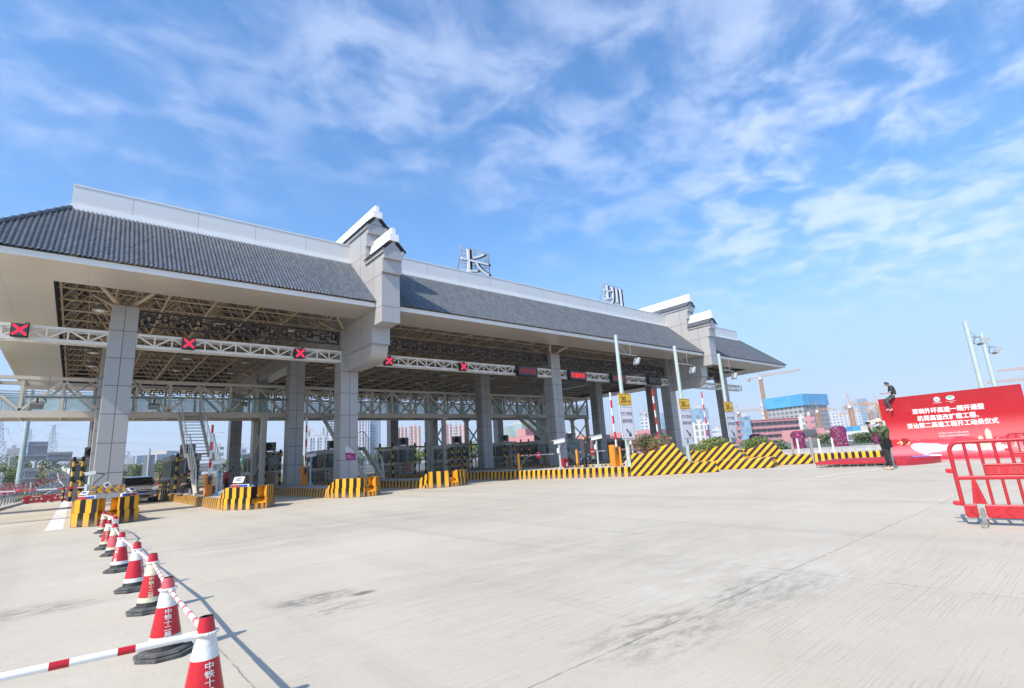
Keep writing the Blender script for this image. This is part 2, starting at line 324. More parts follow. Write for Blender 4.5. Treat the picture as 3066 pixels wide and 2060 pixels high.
marking([on_z(ZE(1700, 530))[:2], on_z(ZE(2120, 508))[:2]], .2)

# ================================================================== THE CANOPY (one building; everything fixed to it is a part)
ZS, EY, EZ, PY, PZ, PT = 8.82, 22.2, 9.03, 25.5, 12.14, 13.22
YC = 38.65
XE0, XP0, XP1, XE1 = -3.87, -1.11, 54.2, 57.2
GX = ((10.48, 11.43), (40.62, 41.57))
CX = (1.02, 10.76, 26.30, 41.06, 50.92); CY = (26.0, 34.6, 43.2, 51.3); CW = .93
canopy = thing('toll_canopy', 'grey tile-roofed toll plaza canopy with stepped white-topped gable walls', 'toll station', (26.3, 38.6, 0))
rt = Mat('slate_grey_tile', .27, 0, .7); _v = rt.coord('Object'); _s = rt.node('ShaderNodeSeparateXYZ'); rt.l.new(_v, _s.inputs[0]); _c = rt.node('ShaderNodeCombineXYZ'); _w = rt.node('ShaderNodeTexWhiteNoise', noise_dimensions='2D'); rt.l.new(rt.math('FLOOR', rt.math('DIVIDE', _s.outputs[0], .15)), _c.inputs[0]); rt.l.new(rt.math('FLOOR', rt.math('DIVIDE', _s.outputs[1], .22)), _c.inputs[1]); rt.l.new(_c.outputs[0], _w.inputs[0])
rt.color(rt.mix(rt.math('ADD', rt.math('MULTIPLY', _w.outputs[0], .55), rt.math('MULTIPLY', rt.noise(_v, .9, 5, .65), .45)), (.062, .070, .078, 1), (.125, .136, .147, 1))); TILE = rt.m
def tile_slope(name, o, ux, vx, L, S, clip=None, parent=None, per=.15, row=.30, amp=.055):
    """barrel tiles: o = left eave corner, ux along the eave (unit), vx up the slope (unit); clip(v) -> (umin, umax)"""
    o, ux, vx = Vector(o), Vector(ux), Vector(vx); nz = ux.cross(vx).normalized(); nc = int(round(L/per)); per = L/nc; nr = max(1, int(round(S/row))); row = S/nr; K = 6; vs = []; fs = []
    for j in range(nr):
        for e in (0, 1):
            v = (j+e)*row; lo, hi = clip(v) if clip else (0, L)
            for i in range(nc*K+1):
                u = min(max(i*per/K, lo), hi); ph = (i % K)/K; c = abs(math.cos(math.pi*ph)); h = amp*(c-.35)/.65 if c > .35 else -.008
                vs.append(o + ux*u + vx*v + nz*(h + (.012 if e == 0 else 0.0)))
    w = nc*K+1
    for j in range(nr):
        for i in range(w-1):
            a = 2*j*w+i
            if clip and (vs[a]-vs[a+1]).length < 1e-6 and (vs[a+w]-vs[a+w+1]).length < 1e-6: continue
            fs.append((a, a+1, a+w+1, a+w))
            if j < nr-1: fs.append((a+w, a+w+1, a+2*w+1, a+2*w))
    mb = MB(); mb.v = vs; mb.f = fs; mb.i = [0]*len(fs); return mb.build(name, TILE, parent, 50, fix=False)
sv = Vector((0, PY-EY, PZ-EZ)); SLEN = sv.length; sv.normalize()
DXL = XP0-XE0; DXR = XE1-XP1
tile_slope('tile_roof', (XE0, EY, EZ), (1, 0, 0), sv, GX[0][0]-XE0, SLEN, lambda v: (DXL*v/SLEN, 99), canopy)
tile_slope('tile_roof', (GX[0][1], EY, EZ), (1, 0, 0), sv, GX[1][0]-GX[0][1], SLEN, None, canopy)
tile_slope('tile_roof', (GX[1][1], EY, EZ), (1, 0, 0), sv, XE1-GX[1][1], SLEN, lambda v: (0, XE1-GX[1][1]-DXR*v/SLEN), canopy)
mir = lambda y: 2*YC-y
for x, d, s_ in ((XE0, DXL, 1), (XE1, DXR, -1)):                   # hipped ends
    v2 = Vector((s_*d, 0, PZ-EZ)); s2 = v2.length; v2.normalize(); L2 = mir(EY)-EY
    tile_slope('hip_roof', (x, mir(EY) if s_ > 0 else EY, EZ), (0, -s_, 0), v2, L2, s2, lambda v, s2=s2, L2=L2: ((PY-EY)*v/s2, L2-(PY-EY)*v/s2), canopy)
sb = Vector((0, -(PY-EY), PZ-EZ)).normalized()
for a, b in ((XE0, GX[0][0]), (GX[0][1], GX[1][0]), (GX[1][1], XE1)):
    tile_slope('tile_roof', (b, mir(EY), EZ), (-1, 0, 0), sb, b-a, SLEN, (lambda v, L=b-a: (0, L-DXL*v/SLEN)) if a == XE0 else (lambda v: (DXR*v/SLEN, 99)) if b == XE1 else None, canopy, per=.5, row=.6)
for x0, x1 in ((XE0, XP0), (XE1, XP1)):
    for y0, y1 in ((EY, PY), (mir(EY), mir(PY))):
        p, q = Vector((x0, y0, EZ+.06)), Vector((x1, y1, PZ+.06)); mb = MB(); mb.tube(p, q, .085, None, 10)
        for t in range(1, 14): c = p.lerp(q, t/14); d = (q-p).normalized(); mb.tube(c-d*.03, c+d*.03, .105, None, 10)
        mb.build('hip_ridge', TILE, canopy, 60)
mb = MB(); tm = MB()                                               # parapet ring with a flat roof behind it
for a, b in ((XP0, GX[0][0]), (GX[0][1], GX[1][0]), (GX[1][1], XP1)):
    for y0, y1 in ((PY, PY+.3), (mir(PY)-.3, mir(PY))):
        mb.box(a, b, y0, y1, PZ+.2, PT-.04)
        tm.box(a-(.03 if a == XP0 else 0), b+(.03 if b == XP1 else 0), y0-.06, y1+.06, PZ-.04, PZ+.2); tm.box(a-(.02 if a == XP0 else 0), b+(.02 if b == XP1 else 0), y0-.025, y1+.025, PT-.04, PT)
for x0, x1 in ((XP0, XP0+.3), (XP1-.3, XP1)): mb.box(x0, x1, PY+.3, mir(PY)-.3, PZ+.2, PT-.04); tm.box(x0-.03, x1+.03, PY+.36, mir(PY)-.36, PZ-.04, PZ+.2)
mb.build('parapet', PARAP, canopy); tm.build('parapet_trim', WHITE, canopy)
MB().box(XP0+.3, XP1-.3, PY+.3, mir(PY)-.3, PZ-.25, PZ-.1).build('roof_deck', DECK, canopy)
IY0, IY1, IX0, IX1 = 24.83, 52.5, -1.29, 54.0
for a, b in ((XE0+.12, GX[0][0]), (GX[0][1], GX[1][0]), (GX[1][1], XE1-.12)):      # soffit boards
    for bx_ in [(a, b, EY+.16, IY0), (a, b, IY1, mir(EY)-.16)]+([(a, IX0, IY0, IY1)] if a < 0 else [])+([(IX1, b, IY0, IY1)] if b > 55 else []): MB().box(*bx_, ZS, ZS+.06).build('soffit', SOFF, canopy)
    for bx_ in [(a-.02, b+.02, EY+.10, EY+.15), (a-.02, b+.02, mir(EY)-.15, mir(EY)-.10)]+([(a-.02, a+.03, EY+.15, mir(EY)-.15)] if a < 0 else [])+([(b-.03, b+.02, EY+.15, mir(EY)-.15)] if b > 55 else []): MB().box(*bx_, ZS-.02, EZ-.01).build('fascia', FASC, canopy)
m_ = MB()                                                          # dark inner edge above the soffit opening
for y0 in (IY0-.03, IY1): m_.box(IX0, IX1, y0, y0+.03, ZS+.06, ZS+.5)
for x0 in (IX0-.03, IX1): m_.box(x0, x0+.03, IY0, IY1, ZS+.06, ZS+.5)
m_.build('soffit_edge', DECK, canopy)
# stepped gable walls
def gable(x0, x1):
    xm = (x0+x1)/2; g = MB(); X = Vector((x1-x0, 0, 0)); P = lambda poly: g.prism(poly, (0, 1, 0), (0, 0, 1), (x0, 0, 0), X)
    P([(21.6, 7.93), (23.4, 7.93), (23.4, 11.46), (21.6, 11.46)])
    P([(23.4, 7.93), (26.95, 7.93), (26.95, 8.3), (54.0, 8.3), (54.0, 13.45), (23.4, 13.45)])
    P([(22.68, 7.06), (26.0, 7.06), (26.0, 7.928), (22.68, 7.928)])
    arc = [(22.80+.86*(1-math.cos(t)), 6.98-.70*math.sin(t)) for t in [i*math.pi/16 for i in range(9)]]
    ins = .045; g.prism(arc+[(26.0, 6.28), (26.0, 7.058), (22.80, 7.058)], (0, 1, 0), (0, 0, 1), (x0+ins, 0, 0), (x1-x0-2*ins, 0, 0))
    for f, zb in ((21.6, 11.46), (23.4, 13.45)):                   # projecting courses below each gable top
        g.box(x0-.03, x1+.03, f-.16, f-.002, zb-1.08, zb-.42); g.box(x0-.01, x1+.01, f-.30, f-.002, zb-.415, zb+.02)
    for f, zb, bk in ((21.6, 11.46, 23.38), (23.4, 13.45, 54.0)): g.prism([(x0-xm, zb+.021), (x1-xm, zb+.021), (0, zb+.52)], (1, 0, 0), (0, 0, 1), (xm, f-.28, 0), (0, bk-f+.28, 0))
    w = g.build('gable_wall', ALU_G, canopy)
    for f, zb, bk in ((21.6, 11.46, 23.38), (23.4, 13.45, 54.0)):
        f0 = f-.36; c = MB()
        for s in (-1, 1): c.box(xm+s*((x1-x0)/2+.03)-.06, xm+s*((x1-x0)/2+.03)+.06, f0+.02, bk, zb-.14, zb+.06)
        c.build('eave_board', ALU_G, w)
        for s in (-1, 1):
            e = Vector((xm+s*((x1-x0)/2+.17), 0, zb+.02)); t = Vector((xm+s*.12, 0, zb+.56)); d = (t-e); S = d.length; d.normalize()
            o = Vector((e.x, bk if s < 0 else f0, e.z)); tile_slope('coping_tile', o, (0, -1 if s < 0 else 1, 0), d, bk-f0, S, None, w, .25, .3, .05)
        c = MB()
        for s in (-1, 1): c.prism([(s*((x1-x0)/2+.19), zb-.02), (s*((x1-x0)/2+.19), zb+.04), (0, zb+.62), (0, zb+.55)], (1, 0, 0), (0, 0, 1), (xm, f0-.01, 0), (0, .035, 0))
        c.build('barge_edge', BLK, w)
        c = MB(); c.box(xm-.25, xm+.25, f0-.05, bk, zb+.50, zb+.86); c.box(xm-.10, xm+.10, f0+.02, bk, zb+.86, zb+1.21); c.build('ridge_cap', WHITE, w)
    return w
for gx in GX: gable(*gx)
# columns
def column_mesh(h):
    mb = MB(); a = CW/2; mb.box(-a, a, -a, a, 0, h); return mb
colp = None
for i, cx in enumerate(CX):
    for j, cy in enumerate(CY):
        if colp is None:
            colp = column_mesh(8.12).build('column', ALU); bevel(colp, .012, 1)
        c = colp if (i, j) == (0, 0) else colp.copy()
        if c is not colp: COL.objects.link(c)
        c.parent = canopy; c.location = Vector((cx, cy+CW/2, .38))-canopy.location
st0 = None                                                         # struts from each column head to the frame
for cx in CX:
    for cy in CY:
        y = cy+CW/2
        if st0 is None:
            st = MB()
            for dx, dy in ((-1, -1), (1, -1), (1, 1), (-1, 1)): st.tube((cx+dx*.15, y+dy*.15, 8.49), (cx+dx*1.1, y+dy*1.1, 9.25), .09, .075, 8)
            st.tube((cx, y, 8.49), (cx, y, 8.75), .2, .12, 10); st0 = st.build('column_strut', TAN, canopy); ref = Vector((cx, y, 0)); continue
        q = st0.copy(); COL.objects.link(q); q.parent = canopy; q.location = Vector((cx, y, 0))-ref
# space frame
sf = MB(); nx, ny = 30, 15; bx = [IX0+.15+(IX1-IX0-.3)*i/nx for i in range(nx+1)]; by = [IY0+.15+(IY1-IY0-.3)*j/ny for j in range(ny+1)]
def zb_(y): return 9.22 + .0*y
def ztop(x, y):
    e = min(y-EY, mir(EY)-y, x-XE0, XE1-x); return min(10.35, EZ+.55+max(0, e-1.2)*.5)
top = {}
for i in range(nx):
    for j in range(ny):
        x, y = (bx[i]+bx[i+1])/2, (by[j]+by[j+1])/2; top[i, j] = Vector((x, y, ztop(x, y)))
        for a in (0, 1):
            for b in (0, 1): sf.tube((bx[i+a], by[j+b], 9.22), top[i, j], .036, None, 5, False)
for i in range(nx+1):
    for j in range(ny+1):
        if i < nx: sf.tube((bx[i], by[j], 9.22), (bx[i+1], by[j], 9.22), .05, None, 6, False)
        if j < ny: sf.tube((bx[i], by[j], 9.22), (bx[i], by[j+1], 9.22), .05, None, 6, False)
        sf.lathe([(.0, -.1), (.08, -.06), (.1, 0), (.08, .06), (0, .1)], (bx[i], by[j], 9.22), 6)
for (i, j), p in top.items():
    if (i+1, j) in top: sf.tube(p, top[i+1, j], .042, None, 5, False)
    if (i, j+1) in top: sf.tube(p, top[i, j+1], .042, None, 5, False)
    if p.z > 10.3:
        for a in (0, 1):
            for b in (0, 1): sf.tube(p, (bx[i+a], by[j+b], 11.55), .03, None, 4, False)
        sf.tube((bx[i], by[j], 11.55), (bx[i+1], by[j], 11.55), .04, None, 4, False); sf.tube((bx[i], by[j], 11.55), (bx[i], by[j+1], 11.55), .04, None, 4, False)
sf.build('space_frame', TAN, canopy, 60, fix=False)
pu = MB()
for j in range(0, 40): y = PY+.6+j*.68; pu.box(XP0+.4, XP1-.4, y, y+.07, 11.72, 11.88)
pu.build('purlin', mat('purlin_steel', (.12, .11, .10), .6), canopy)
# fretwork bands between the columns
def fret(mb, xa, xb, y, z0, z1):
    t = .085; mb.box(xa, xb, y-.05, y+.05, z1-.07, z1); mb.box(xa, xb, y-.05, y+.05, z0, z0+.07); h = z1-z0-.14; n = max(1, int(round((xb-xa)/1.35))); w = (xb-xa)/n
    for i in range(n):
        x = xa+i*w; Z = lambda f: z0+.07+h*f; B = lambda a, b, c, d: mb.box(x+a*w, x+b*w+ (t if a == b else 0), y-.03, y+.03, Z(c), Z(d)+(t if c == d else 0))
        for a, b, c, d in ((0, .18, .5, .5), (.18, .18, .2, .75), (.18, .5, .2, .2), (.34, .34, .2, .5), (.34, .66, .5, .5), (.5, .5, 0, .2), (.18, .5, .75, .75), (.5, .5, .75, 1), (.66, .66, .3, .8), (.66, .9, .8, .8), (.66, .9, .3, .3), (.82, .82, .3, .8), (.82, 1, .52, .52)): B(a, b, c, d)
    for x in (xa, xb-t): mb.box(x, x+t, y-.04, y+.04, z0, z1)
bays = [(CX[0]+.47, CX[1]-.47), (CX[1]+.47, CX[2]-.47), (CX[2]+.47, CX[3]-.47), (CX[3]+.47, CX[4]-.47)]
for a, b in bays:
    mb = MB(); fret(mb, a, b, 26.38, 7.74, 8.46); mb.build('fret_panel', BROWN, canopy)
    mb = MB(); fret(mb, a, b, 51.7, 7.92, 8.72); mb.build('fret_panel', BROWN, canopy)
# roof lettering in front of its mesh frame, standing on the parapet
for ch, q, lab in (('长', [ZG(1076, 418), ZG(1272, 462), ZG(1078, 590), ZG(1270, 628)], 'white roof character nearer the middle of the roof, upright strokes on a wire frame'),
                   ('圳', [ZG(2028, 665), ZG(2150, 698), ZG(2035, 798), ZG(2160, 822)], 'white roof character nearer the far gable, three downstrokes on a wire frame')):
    c = [at_y(p, 25.62) for p in q]; xa, xb = (c[0].x+c[2].x)/2, (c[1].x+c[3].x)/2; zt = (c[0].z+c[1].z)/2; za = PT; xm = (xa+xb)/2
    t = thing('roof_sign', lab, 'sign', (xm, 25.6, PT))
    f = MB()
    for x in (xa, xb-.05, xm-.02): f.box(x, x+.05, 25.68, 25.73, za, zt)
    for k in range(7): z = za+.05+(zt-za-.1)*k/6; f.box(xa+.001, xb-.001, 25.69, 25.715, z, z+.03)
    for x in (xa+.1, xb-.15): f.bar((x, 25.7, zt-.2), (x, 26.6, PT-.6), .05, .05)
    f.build('frame', STEEL, t)
    me = MB(); n = 26
    for k in range(n+1):
        u = xa+(xb-xa)*k/n; me.box(u-.006, u+.006, 25.662, 25.668, za, zt); w_ = za+(zt-za)*k/n; me.box(xa, xb, 25.655, 25.661, w_-.006, w_+.006)
    me.build('wire_mesh', mat('pale_wire', (.62, .63, .64), .5), t)
    vs, fs, w = glyphs(ch, 0, .04); h = zt-za; me = MB(); s_ = (xb-xa)*.96/w
    for qi, (du, dv) in enumerate(((0, 0), (.035, .003), (-.035, -.003), (.002, .03), (.06, .012), (-.058, .016))): me.add([(xa+.03+v.x*s_+du*(xb-xa)*.6, 25.56-v.z*h*.45-qi*.004, za+.1+v.y*h*1.0+dv) for v in vs], fs); me.build('character', WHITE, t)
# lamps under the frame
def lamp0():
    t = thing('high_bay_lamp', '', 'lamp', (0, 0, 0)); m_ = MB(); m_.lathe([(.0, .02), (.30, .0), (.29, .03), (.16, .22), (.07, .26), (.07, .42), (0, .43)], (0, 0, 0), 16); m_.build('reflector', mat('lamp_reflector', (.50, .48, .44), .35, .5), t, 40)
    MB().tube((0, 0, .42), (0, 0, .62), .015).build('rod', BROWN, t); MB().lathe([(0, -.05), (.12, -.03), (.18, .012), (0, .013)], (0, 0, 0), 14).build('lens', mat('lamp_lens', (.8, .8, .76), .2), t, 60); return t
l0 = None
lp = [(x, y) for y in (27.8, 32.0, 37.5, 42.0, 47.5) for x in (.2, 4.8, 8.2, 13.9, 19.4, 24.0, 29.3, 34.6, 39.0)]
for x, y in lp:
    lab = 'round bell-shaped lamp hanging from the tan tube frame under the toll canopy'
    if l0 is None: l0 = lamp0(); l0.location = (x, y, 8.62); l0['label'] = lab; l0['group'] = 'bell lamps under the canopy'
    else: dup(l0, (x, y, 8.62), lab)

# ================================================================== LANE SIGN BEAMS
GZ0, GZ1, GY = 6.74, 7.34, 26.25
for n_, (a, b) in enumerate([(-12, CX[0]-.47)]+bays+[(CX[4]+.47, 54.5)]):
    lab = ['white lattice sign beam running left out of view from the first column', 'white lattice sign beam between the first column and the near gable wall', 'long white lattice sign beam right of the near gable wall', 'white lattice sign beam carrying mostly message boards left of the far gable', 'white lattice sign beam right of the far gable wall', 'short white lattice beam end sticking out past the last column'][n_]
    t = thing('sign_beam', lab, 'sign beam', ((a+b)/2, GY, GZ0), group='lattice sign beams'); m_ = MB()
    for y in (GY-.16, GY+.22): m_.bar((a, y, GZ1-.05), (b, y, GZ1-.05), .10, .10); m_.bar((a, y, GZ0+.06), (b, y, GZ0+.06), .10, .12)
    m_.build('chord', WSTEEL, t); m_ = MB(); k = max(2, int(round((b-a)/.62))); w = (b-a)/k
    for i in range(k+1): m_.bar((a+i*w, GY-.16, GZ0), (a+i*w, GY-.16, GZ1), .06, .05)
    for i in range(k): u, v = (GZ0+.1, GZ1-.08) if i % 2 else (GZ1-.08, GZ0+.1); m_.bar((a+i*w, GY-.165, u), (a+(i+1)*w, GY-.165, v), .05, .06)
    for i in range(0, k+1, 3): m_.bar((a+i*w, GY-.16, GZ0+.06), (a+i*w, GY+.22, GZ0+.06), .05, .05); m_.bar((a+i*w, GY-.16, GZ1-.05), (a+i*w, GY+.22, GZ1-.05), .05, .05)
    m_.build('lattice', WSTEEL, t)
REDL = glow('red_lamp_dots', (1, .04, .10), .50); SCR = mat('dark_screen', (.035, .035, .04), .35, var=.05)
sx = [(45, 753, 23), (430, 784, 16.5), (683, 806, 13), (885, 823, 11.5), (1055, 836, 9)]
names = ['lane signal with a red cross at the far left, over the outermost lane', 'lane signal with a red cross over the lane where the dark car waits', 'lane signal with a red cross in front of the second-row column', 'lane signal with a red cross just right of the curved gable bracket', 'smallest lane signal with a red cross, halfway along the middle bay']
for (x, y, hw), lab in zip(sx, names):
    c = at_y(ZP(x, y), GY-.35); hw = .25
    t = thing('lane_signal', lab, 'traffic signal', (c.x, GY-.35, c.z), group='red cross lane signals'); x, z = c.x, c.z
    bevel(MB().box(x-hw, x+hw, GY-.46, GY-.23, z-hw*.98, z+hw*.98).build('housing', BLK, t), .02)
    MB().box(x-hw*.88, x+hw*.88, GY-.466, GY-.461, z-hw*.86, z+hw*.86).build('screen', mat('signal_screen', (.06, .06, .075), .4), t)
    m_ = MB()
    for s in (-1, 1):
        for o_ in (-.021, 0, .021):
            for q in range(21):
                u = -.40+.8*q/20; dx, dz = u*hw*1.85/1.0, s*u*hw*1.85; ox, oz = -s*o_*.72, o_*.72
                m_.obox((x+dx*.98+ox, GY-.468, z+dz*.98+oz), (.0185, 0, .0), (0, .004, 0), (0, 0, .0185))
    m_.build('cross', REDL, t); m_ = MB(); m_.box(x-.2, x+.2, GY-.30, GY-.1, z-.08, z+.08); m_.path([(x+.1, GY-.3, z+hw), (x+.16, GY-.25, z+hw+.1), (x+.24, GY-.2, z+hw+.08), (x+.22, GY-.2, z+.15)], .016, 6); m_.build('bracket', BLK, t)
mb_s = [(1200, 846, '车道关闭', .09, 'dark message board with faint red writing, left of the middle column'), (1314, 856, '车道关闭', 1.1, 'message board with bright red writing, just right of the middle column'), (1408, 863, '车道关闭', .10, 'message board with dim red writing partly hidden behind a sign pole'), (1490, 868, 'ETC广工', .012, 'unlit black message board nearest the far gable wall')]
for x, y, tx, e, lab in mb_s:
    c = at_y(ZP(x, y), GY-.35); hw, hh = .90, .37; x, z = c.x, c.z
    t = thing('message_board', lab, 'electronic sign', (x, GY-.35, z), group='message boards on the sign beam')
    bevel(MB().box(x-hw, x+hw, GY-.5, GY-.22, z-hh, z+hh).build('housing', BLK, t), .02); MB().box(x-hw*.93, x+hw*.93, GY-.506, GY-.501, z-hh*.84, z+hh*.84).build('screen', SCR, t)
    m_ = MB(); write(m_, tx, (x, GY-.512, z-.17), (1, 0, 0), (0, 0, 1), .44, 1.42, .0); m_.build('writing', glow('red_writing_%d' % len(bpy.data.materials), (1, .015, .02) if e > .05 else (.6, .6, .6), e), t)
    MB().box(x-.9, x+.9, GY-.3, GY-.1, z-.1, z+.1).build('bracket', BLK, t)

# ================================================================== FOOTBRIDGE, ITS LEGS AND STAIRS
BY0, BY1, BZ, BT = 37.0, 39.1, 4.86, 7.06; BXA, BXB = -14.0, 41.7
br = thing('footbridge', 'cream steel truss footbridge with glass railings crossing under the canopy', 'footbridge', (14, 38, 0))
for y in (BY0, BY1):
    m_ = MB(); m_.box(BXA, BXB, y-.1, y+.1, BZ, BZ+.36); m_.box(BXA, BXB, y-.09, y+.09, BT-.18, BT); m_.build('chord', CREAM, br)
    m_ = MB(); n = int((BXB-BXA)/1.63); w = (BXB-BXA)/n
    for i in range(n+1): m_.bar((BXA+i*w, y, BZ+.3), (BXA+i*w, y, BT-.1), .13, .13, (0, 1, 0))
    for i in range(n): u, v = (BZ+.36, BT-.18) if i % 2 else (BT-.18, BZ+.36); m_.bar((BXA+i*w, y, u), (BXA+(i+1)*w, y, v), .13, .13, (0, 1, 0))
    m_.build('truss_web', CREAM, br)
m_ = MB(); m_.box(BXA, BXB, BY0+.1, BY1-.1, BZ+.16, BZ+.3)
for i in range(0, n+1): m_.bar((BXA+i*w, BY0, BZ+.08), (BXA+i*w, BY1, BZ+.08), .1, .14); m_.bar((BXA+i*w, BY0, BT-.09), (BXA+i*w, BY1, BT-.09), .1, .1)
m_.build('deck', CREAM, br)
for y in (BY0+.16, BY1-.16):
    g = MB(); p_ = MB(); k = int((BXB-BXA)/1.3); ww = (BXB-BXA)/k
    for i in range(k): g.box(BXA+i*ww+.06, BXA+(i+1)*ww-.06, y-.006, y+.006, BZ+.42, BZ+1.25)
    for i in range(k+1): p_.box(BXA+i*ww-.02, BXA+i*ww+.02, y-.025, y+.025, BZ+.3, BZ+1.36); p_.box(BXA+i*ww-.1, BXA+i*ww+.1, y-.02, y+.02, BZ+.5, BZ+.54); p_.box(BXA+i*ww-.1, BXA+i*ww+.1, y-.02, y+.02, BZ+1.1, BZ+1.14)
    for z in (1.28, 1.4): p_.tube((BXA, y, BZ+z), (BXB, y, BZ+z), .025, None, 6)
    g.build('glass_railing', RAILG, br); p_.build('handrail', STEEL, br)
MB().box(BXB-.16, BXB-.148, BY0+.2, BY1-.2, BZ+.42, BZ+1.25).build('glass_railing', RAILG, br)
m_ = MB(); m_.box(BXA, -3.7, BY0-.3, BY1+.3, BT+.02, BT+.10); m_.build('rain_cover', mat('pale_green_cover', (.55, .68, .55), .3), br)
for x in (9.4, 23.5, 27.3, 41.4):
    m_ = MB()
    for y in (BY0, BY1): m_.box(x-.15, x+.15, y-.15, y+.15, .40, BZ-.12); m_.box(x-.24, x+.24, y-.24, y+.24, BZ-.12, BZ)
    m_.build('leg', CREAM, br); m_ = MB(); m_.bar((x, BY0, BZ-.5), (x, BY1, 2.4), .09, .09); m_.bar((x, BY1, BZ-.5), (x, BY0, 2.4), .09, .09); m_.bar((x, BY0, 2.4), (x, BY1, .8), .09, .09); m_.build('brace', CREAM, br)
def stair(x, lab):
    w = .56; yt, zt, y1, z1, y0, z0 = 36.85, 5.12, 33.15, 2.52, 29.3, .40
    t = thing('steel_stair', lab, 'stairs', (x, 32, .4), group='stairs up to the footbridge'); s_ = MB(); r_ = MB(); g_ = MB(); h_ = MB()
    for sx_ in (-1, 1):
        X = x+sx_*w; s_.bar((X, yt, zt-.1), (X, y1, z1-.1), .09, .30); s_.bar((X, y1-0.9, z1-.1), (X, y0, z0+.02), .09, .30); s_.bar((X, y1, z1-.1), (X, y1-0.9, z1-.1), .07, .22)
        for (a, b), (c, d) in (((yt, zt), (y1, z1)), ((y1-0.9, z1), (y0+.3, z0+.35))):
            p, q = Vector((X, a, b+.05)), Vector((X, c, d+.05)); up = Vector((0, 0, .95)); h_.tube(p+up, q+up, .024, None, 6)
            for k in range(5): e = p.lerp(q, k/4); h_.tube(e, e+up, .016, None, 6)
            g_.add([p+up*.1, q+up*.1, q+up*.92, p+up*.92], [(0, 1, 2, 3)])
        p = Vector((X, y1, z1)); h_.tube(p+Vector((0, 0, 1)), p+Vector((0, -.9, 1.0)), .024, None, 6); h_.tube((X, y0+.3, z0+1.35), (X, y0, z0+.3), .024, None, 6)
    for (a, b), (c, d), k in (((yt, zt), (y1, z1), 13), ((y1-0.9, z1), (y0, z0), 11)):
        for i in range(1, k): f = i/k; r_.box(x-w+.03, x+w-.03, a+(c-a)*f-.13, a+(c-a)*f+.13, b+(d-b)*f-.03, b+(d-b)*f)
    r_.box(x-w+.03, x+w-.03, y1-.92, y1, z1-.06, z1)
    s_.build('stringer', CREAM, t); r_.build('tread', mat('tread_steel', (.33, .31, .28), .6), t); h_.build('handrail', WSTEEL, t); g_.build('glass_railing', RAILG, t)
stair(5.1, 'cream steel stair with open treads beside the dark car lane'); stair(13.75, 'cream steel stair partly hidden behind the poster column'); stair(32.1, 'cream steel stair behind the middle column, over the no-entry barriers')
# ================================================================== TOLL ISLANDS
def inset(poly, d):
    n = len(poly); out = []
    for i in range(n):
        a, b, c = Vector(poly[i-1]), Vector(poly[i]), Vector(poly[(i+1) % n]); e = (b-a).normalized(); f = (c-b).normalized()
        m = Vector((-e.y, e.x))+Vector((-f.y, f.x)); L = m.length
        if L < 1e-4: m = Vector((-e.y, e.x)); L = 1
        m /= L; k = d/max(.4, m.dot(Vector((-e.y, e.x)))); out.append(b+m*k)
    return out
def resample(poly, w, closed=True):
    out = []; n = len(poly)
    for i in range(n if closed else n-1):
        a, b = Vector(poly[i]), Vector(poly[(i+1) % n]); k = max(1, int(round((b-a).length/w)))
        out += [a.lerp(b, t/k) for t in range(k)]
    if not closed: out.append(Vector(poly[-1]))
    return out
def kerb(poly, h, w, mats, parent, name='kerb', slant=0., top=True):
    """striped kerb round a CCW outline with a rounded upper edge and a concrete top"""
    p0 = resample(poly, w); n = len(p0); rings = [(0, 0), (.03, h-.06), (.045, h-.02), (.085, h), (.15, h+.002)]; R_ = []
    for d, z in rings:
        q = inset(p0, d); R_.append([Vector((q[i].x, q[i].y, z)) for i in range(n)])
    mb = MB()
    for j in range(len(rings)-1):
        for i in range(n): mb.add([R_[j][i], R_[j][(i+1) % n], R_[j+1][(i+1) % n], R_[j+1][i]], [(0, 1, 2, 3)], i % 2)
    k = mb.build(name, mats, parent, 50)
    if top: MB().add(R_[-1], [tuple(range(n))]).build('island_top', CONC, parent)
    return k
HI = .40
STR = [YEL, BPT]; SHADE_STR = [mat('shaded_yellow_paint', (.62, .31, .035), .5, var=.15, scale=4), BPT]  # second set: kerb yellow with the shade on its sides mixed into the colour
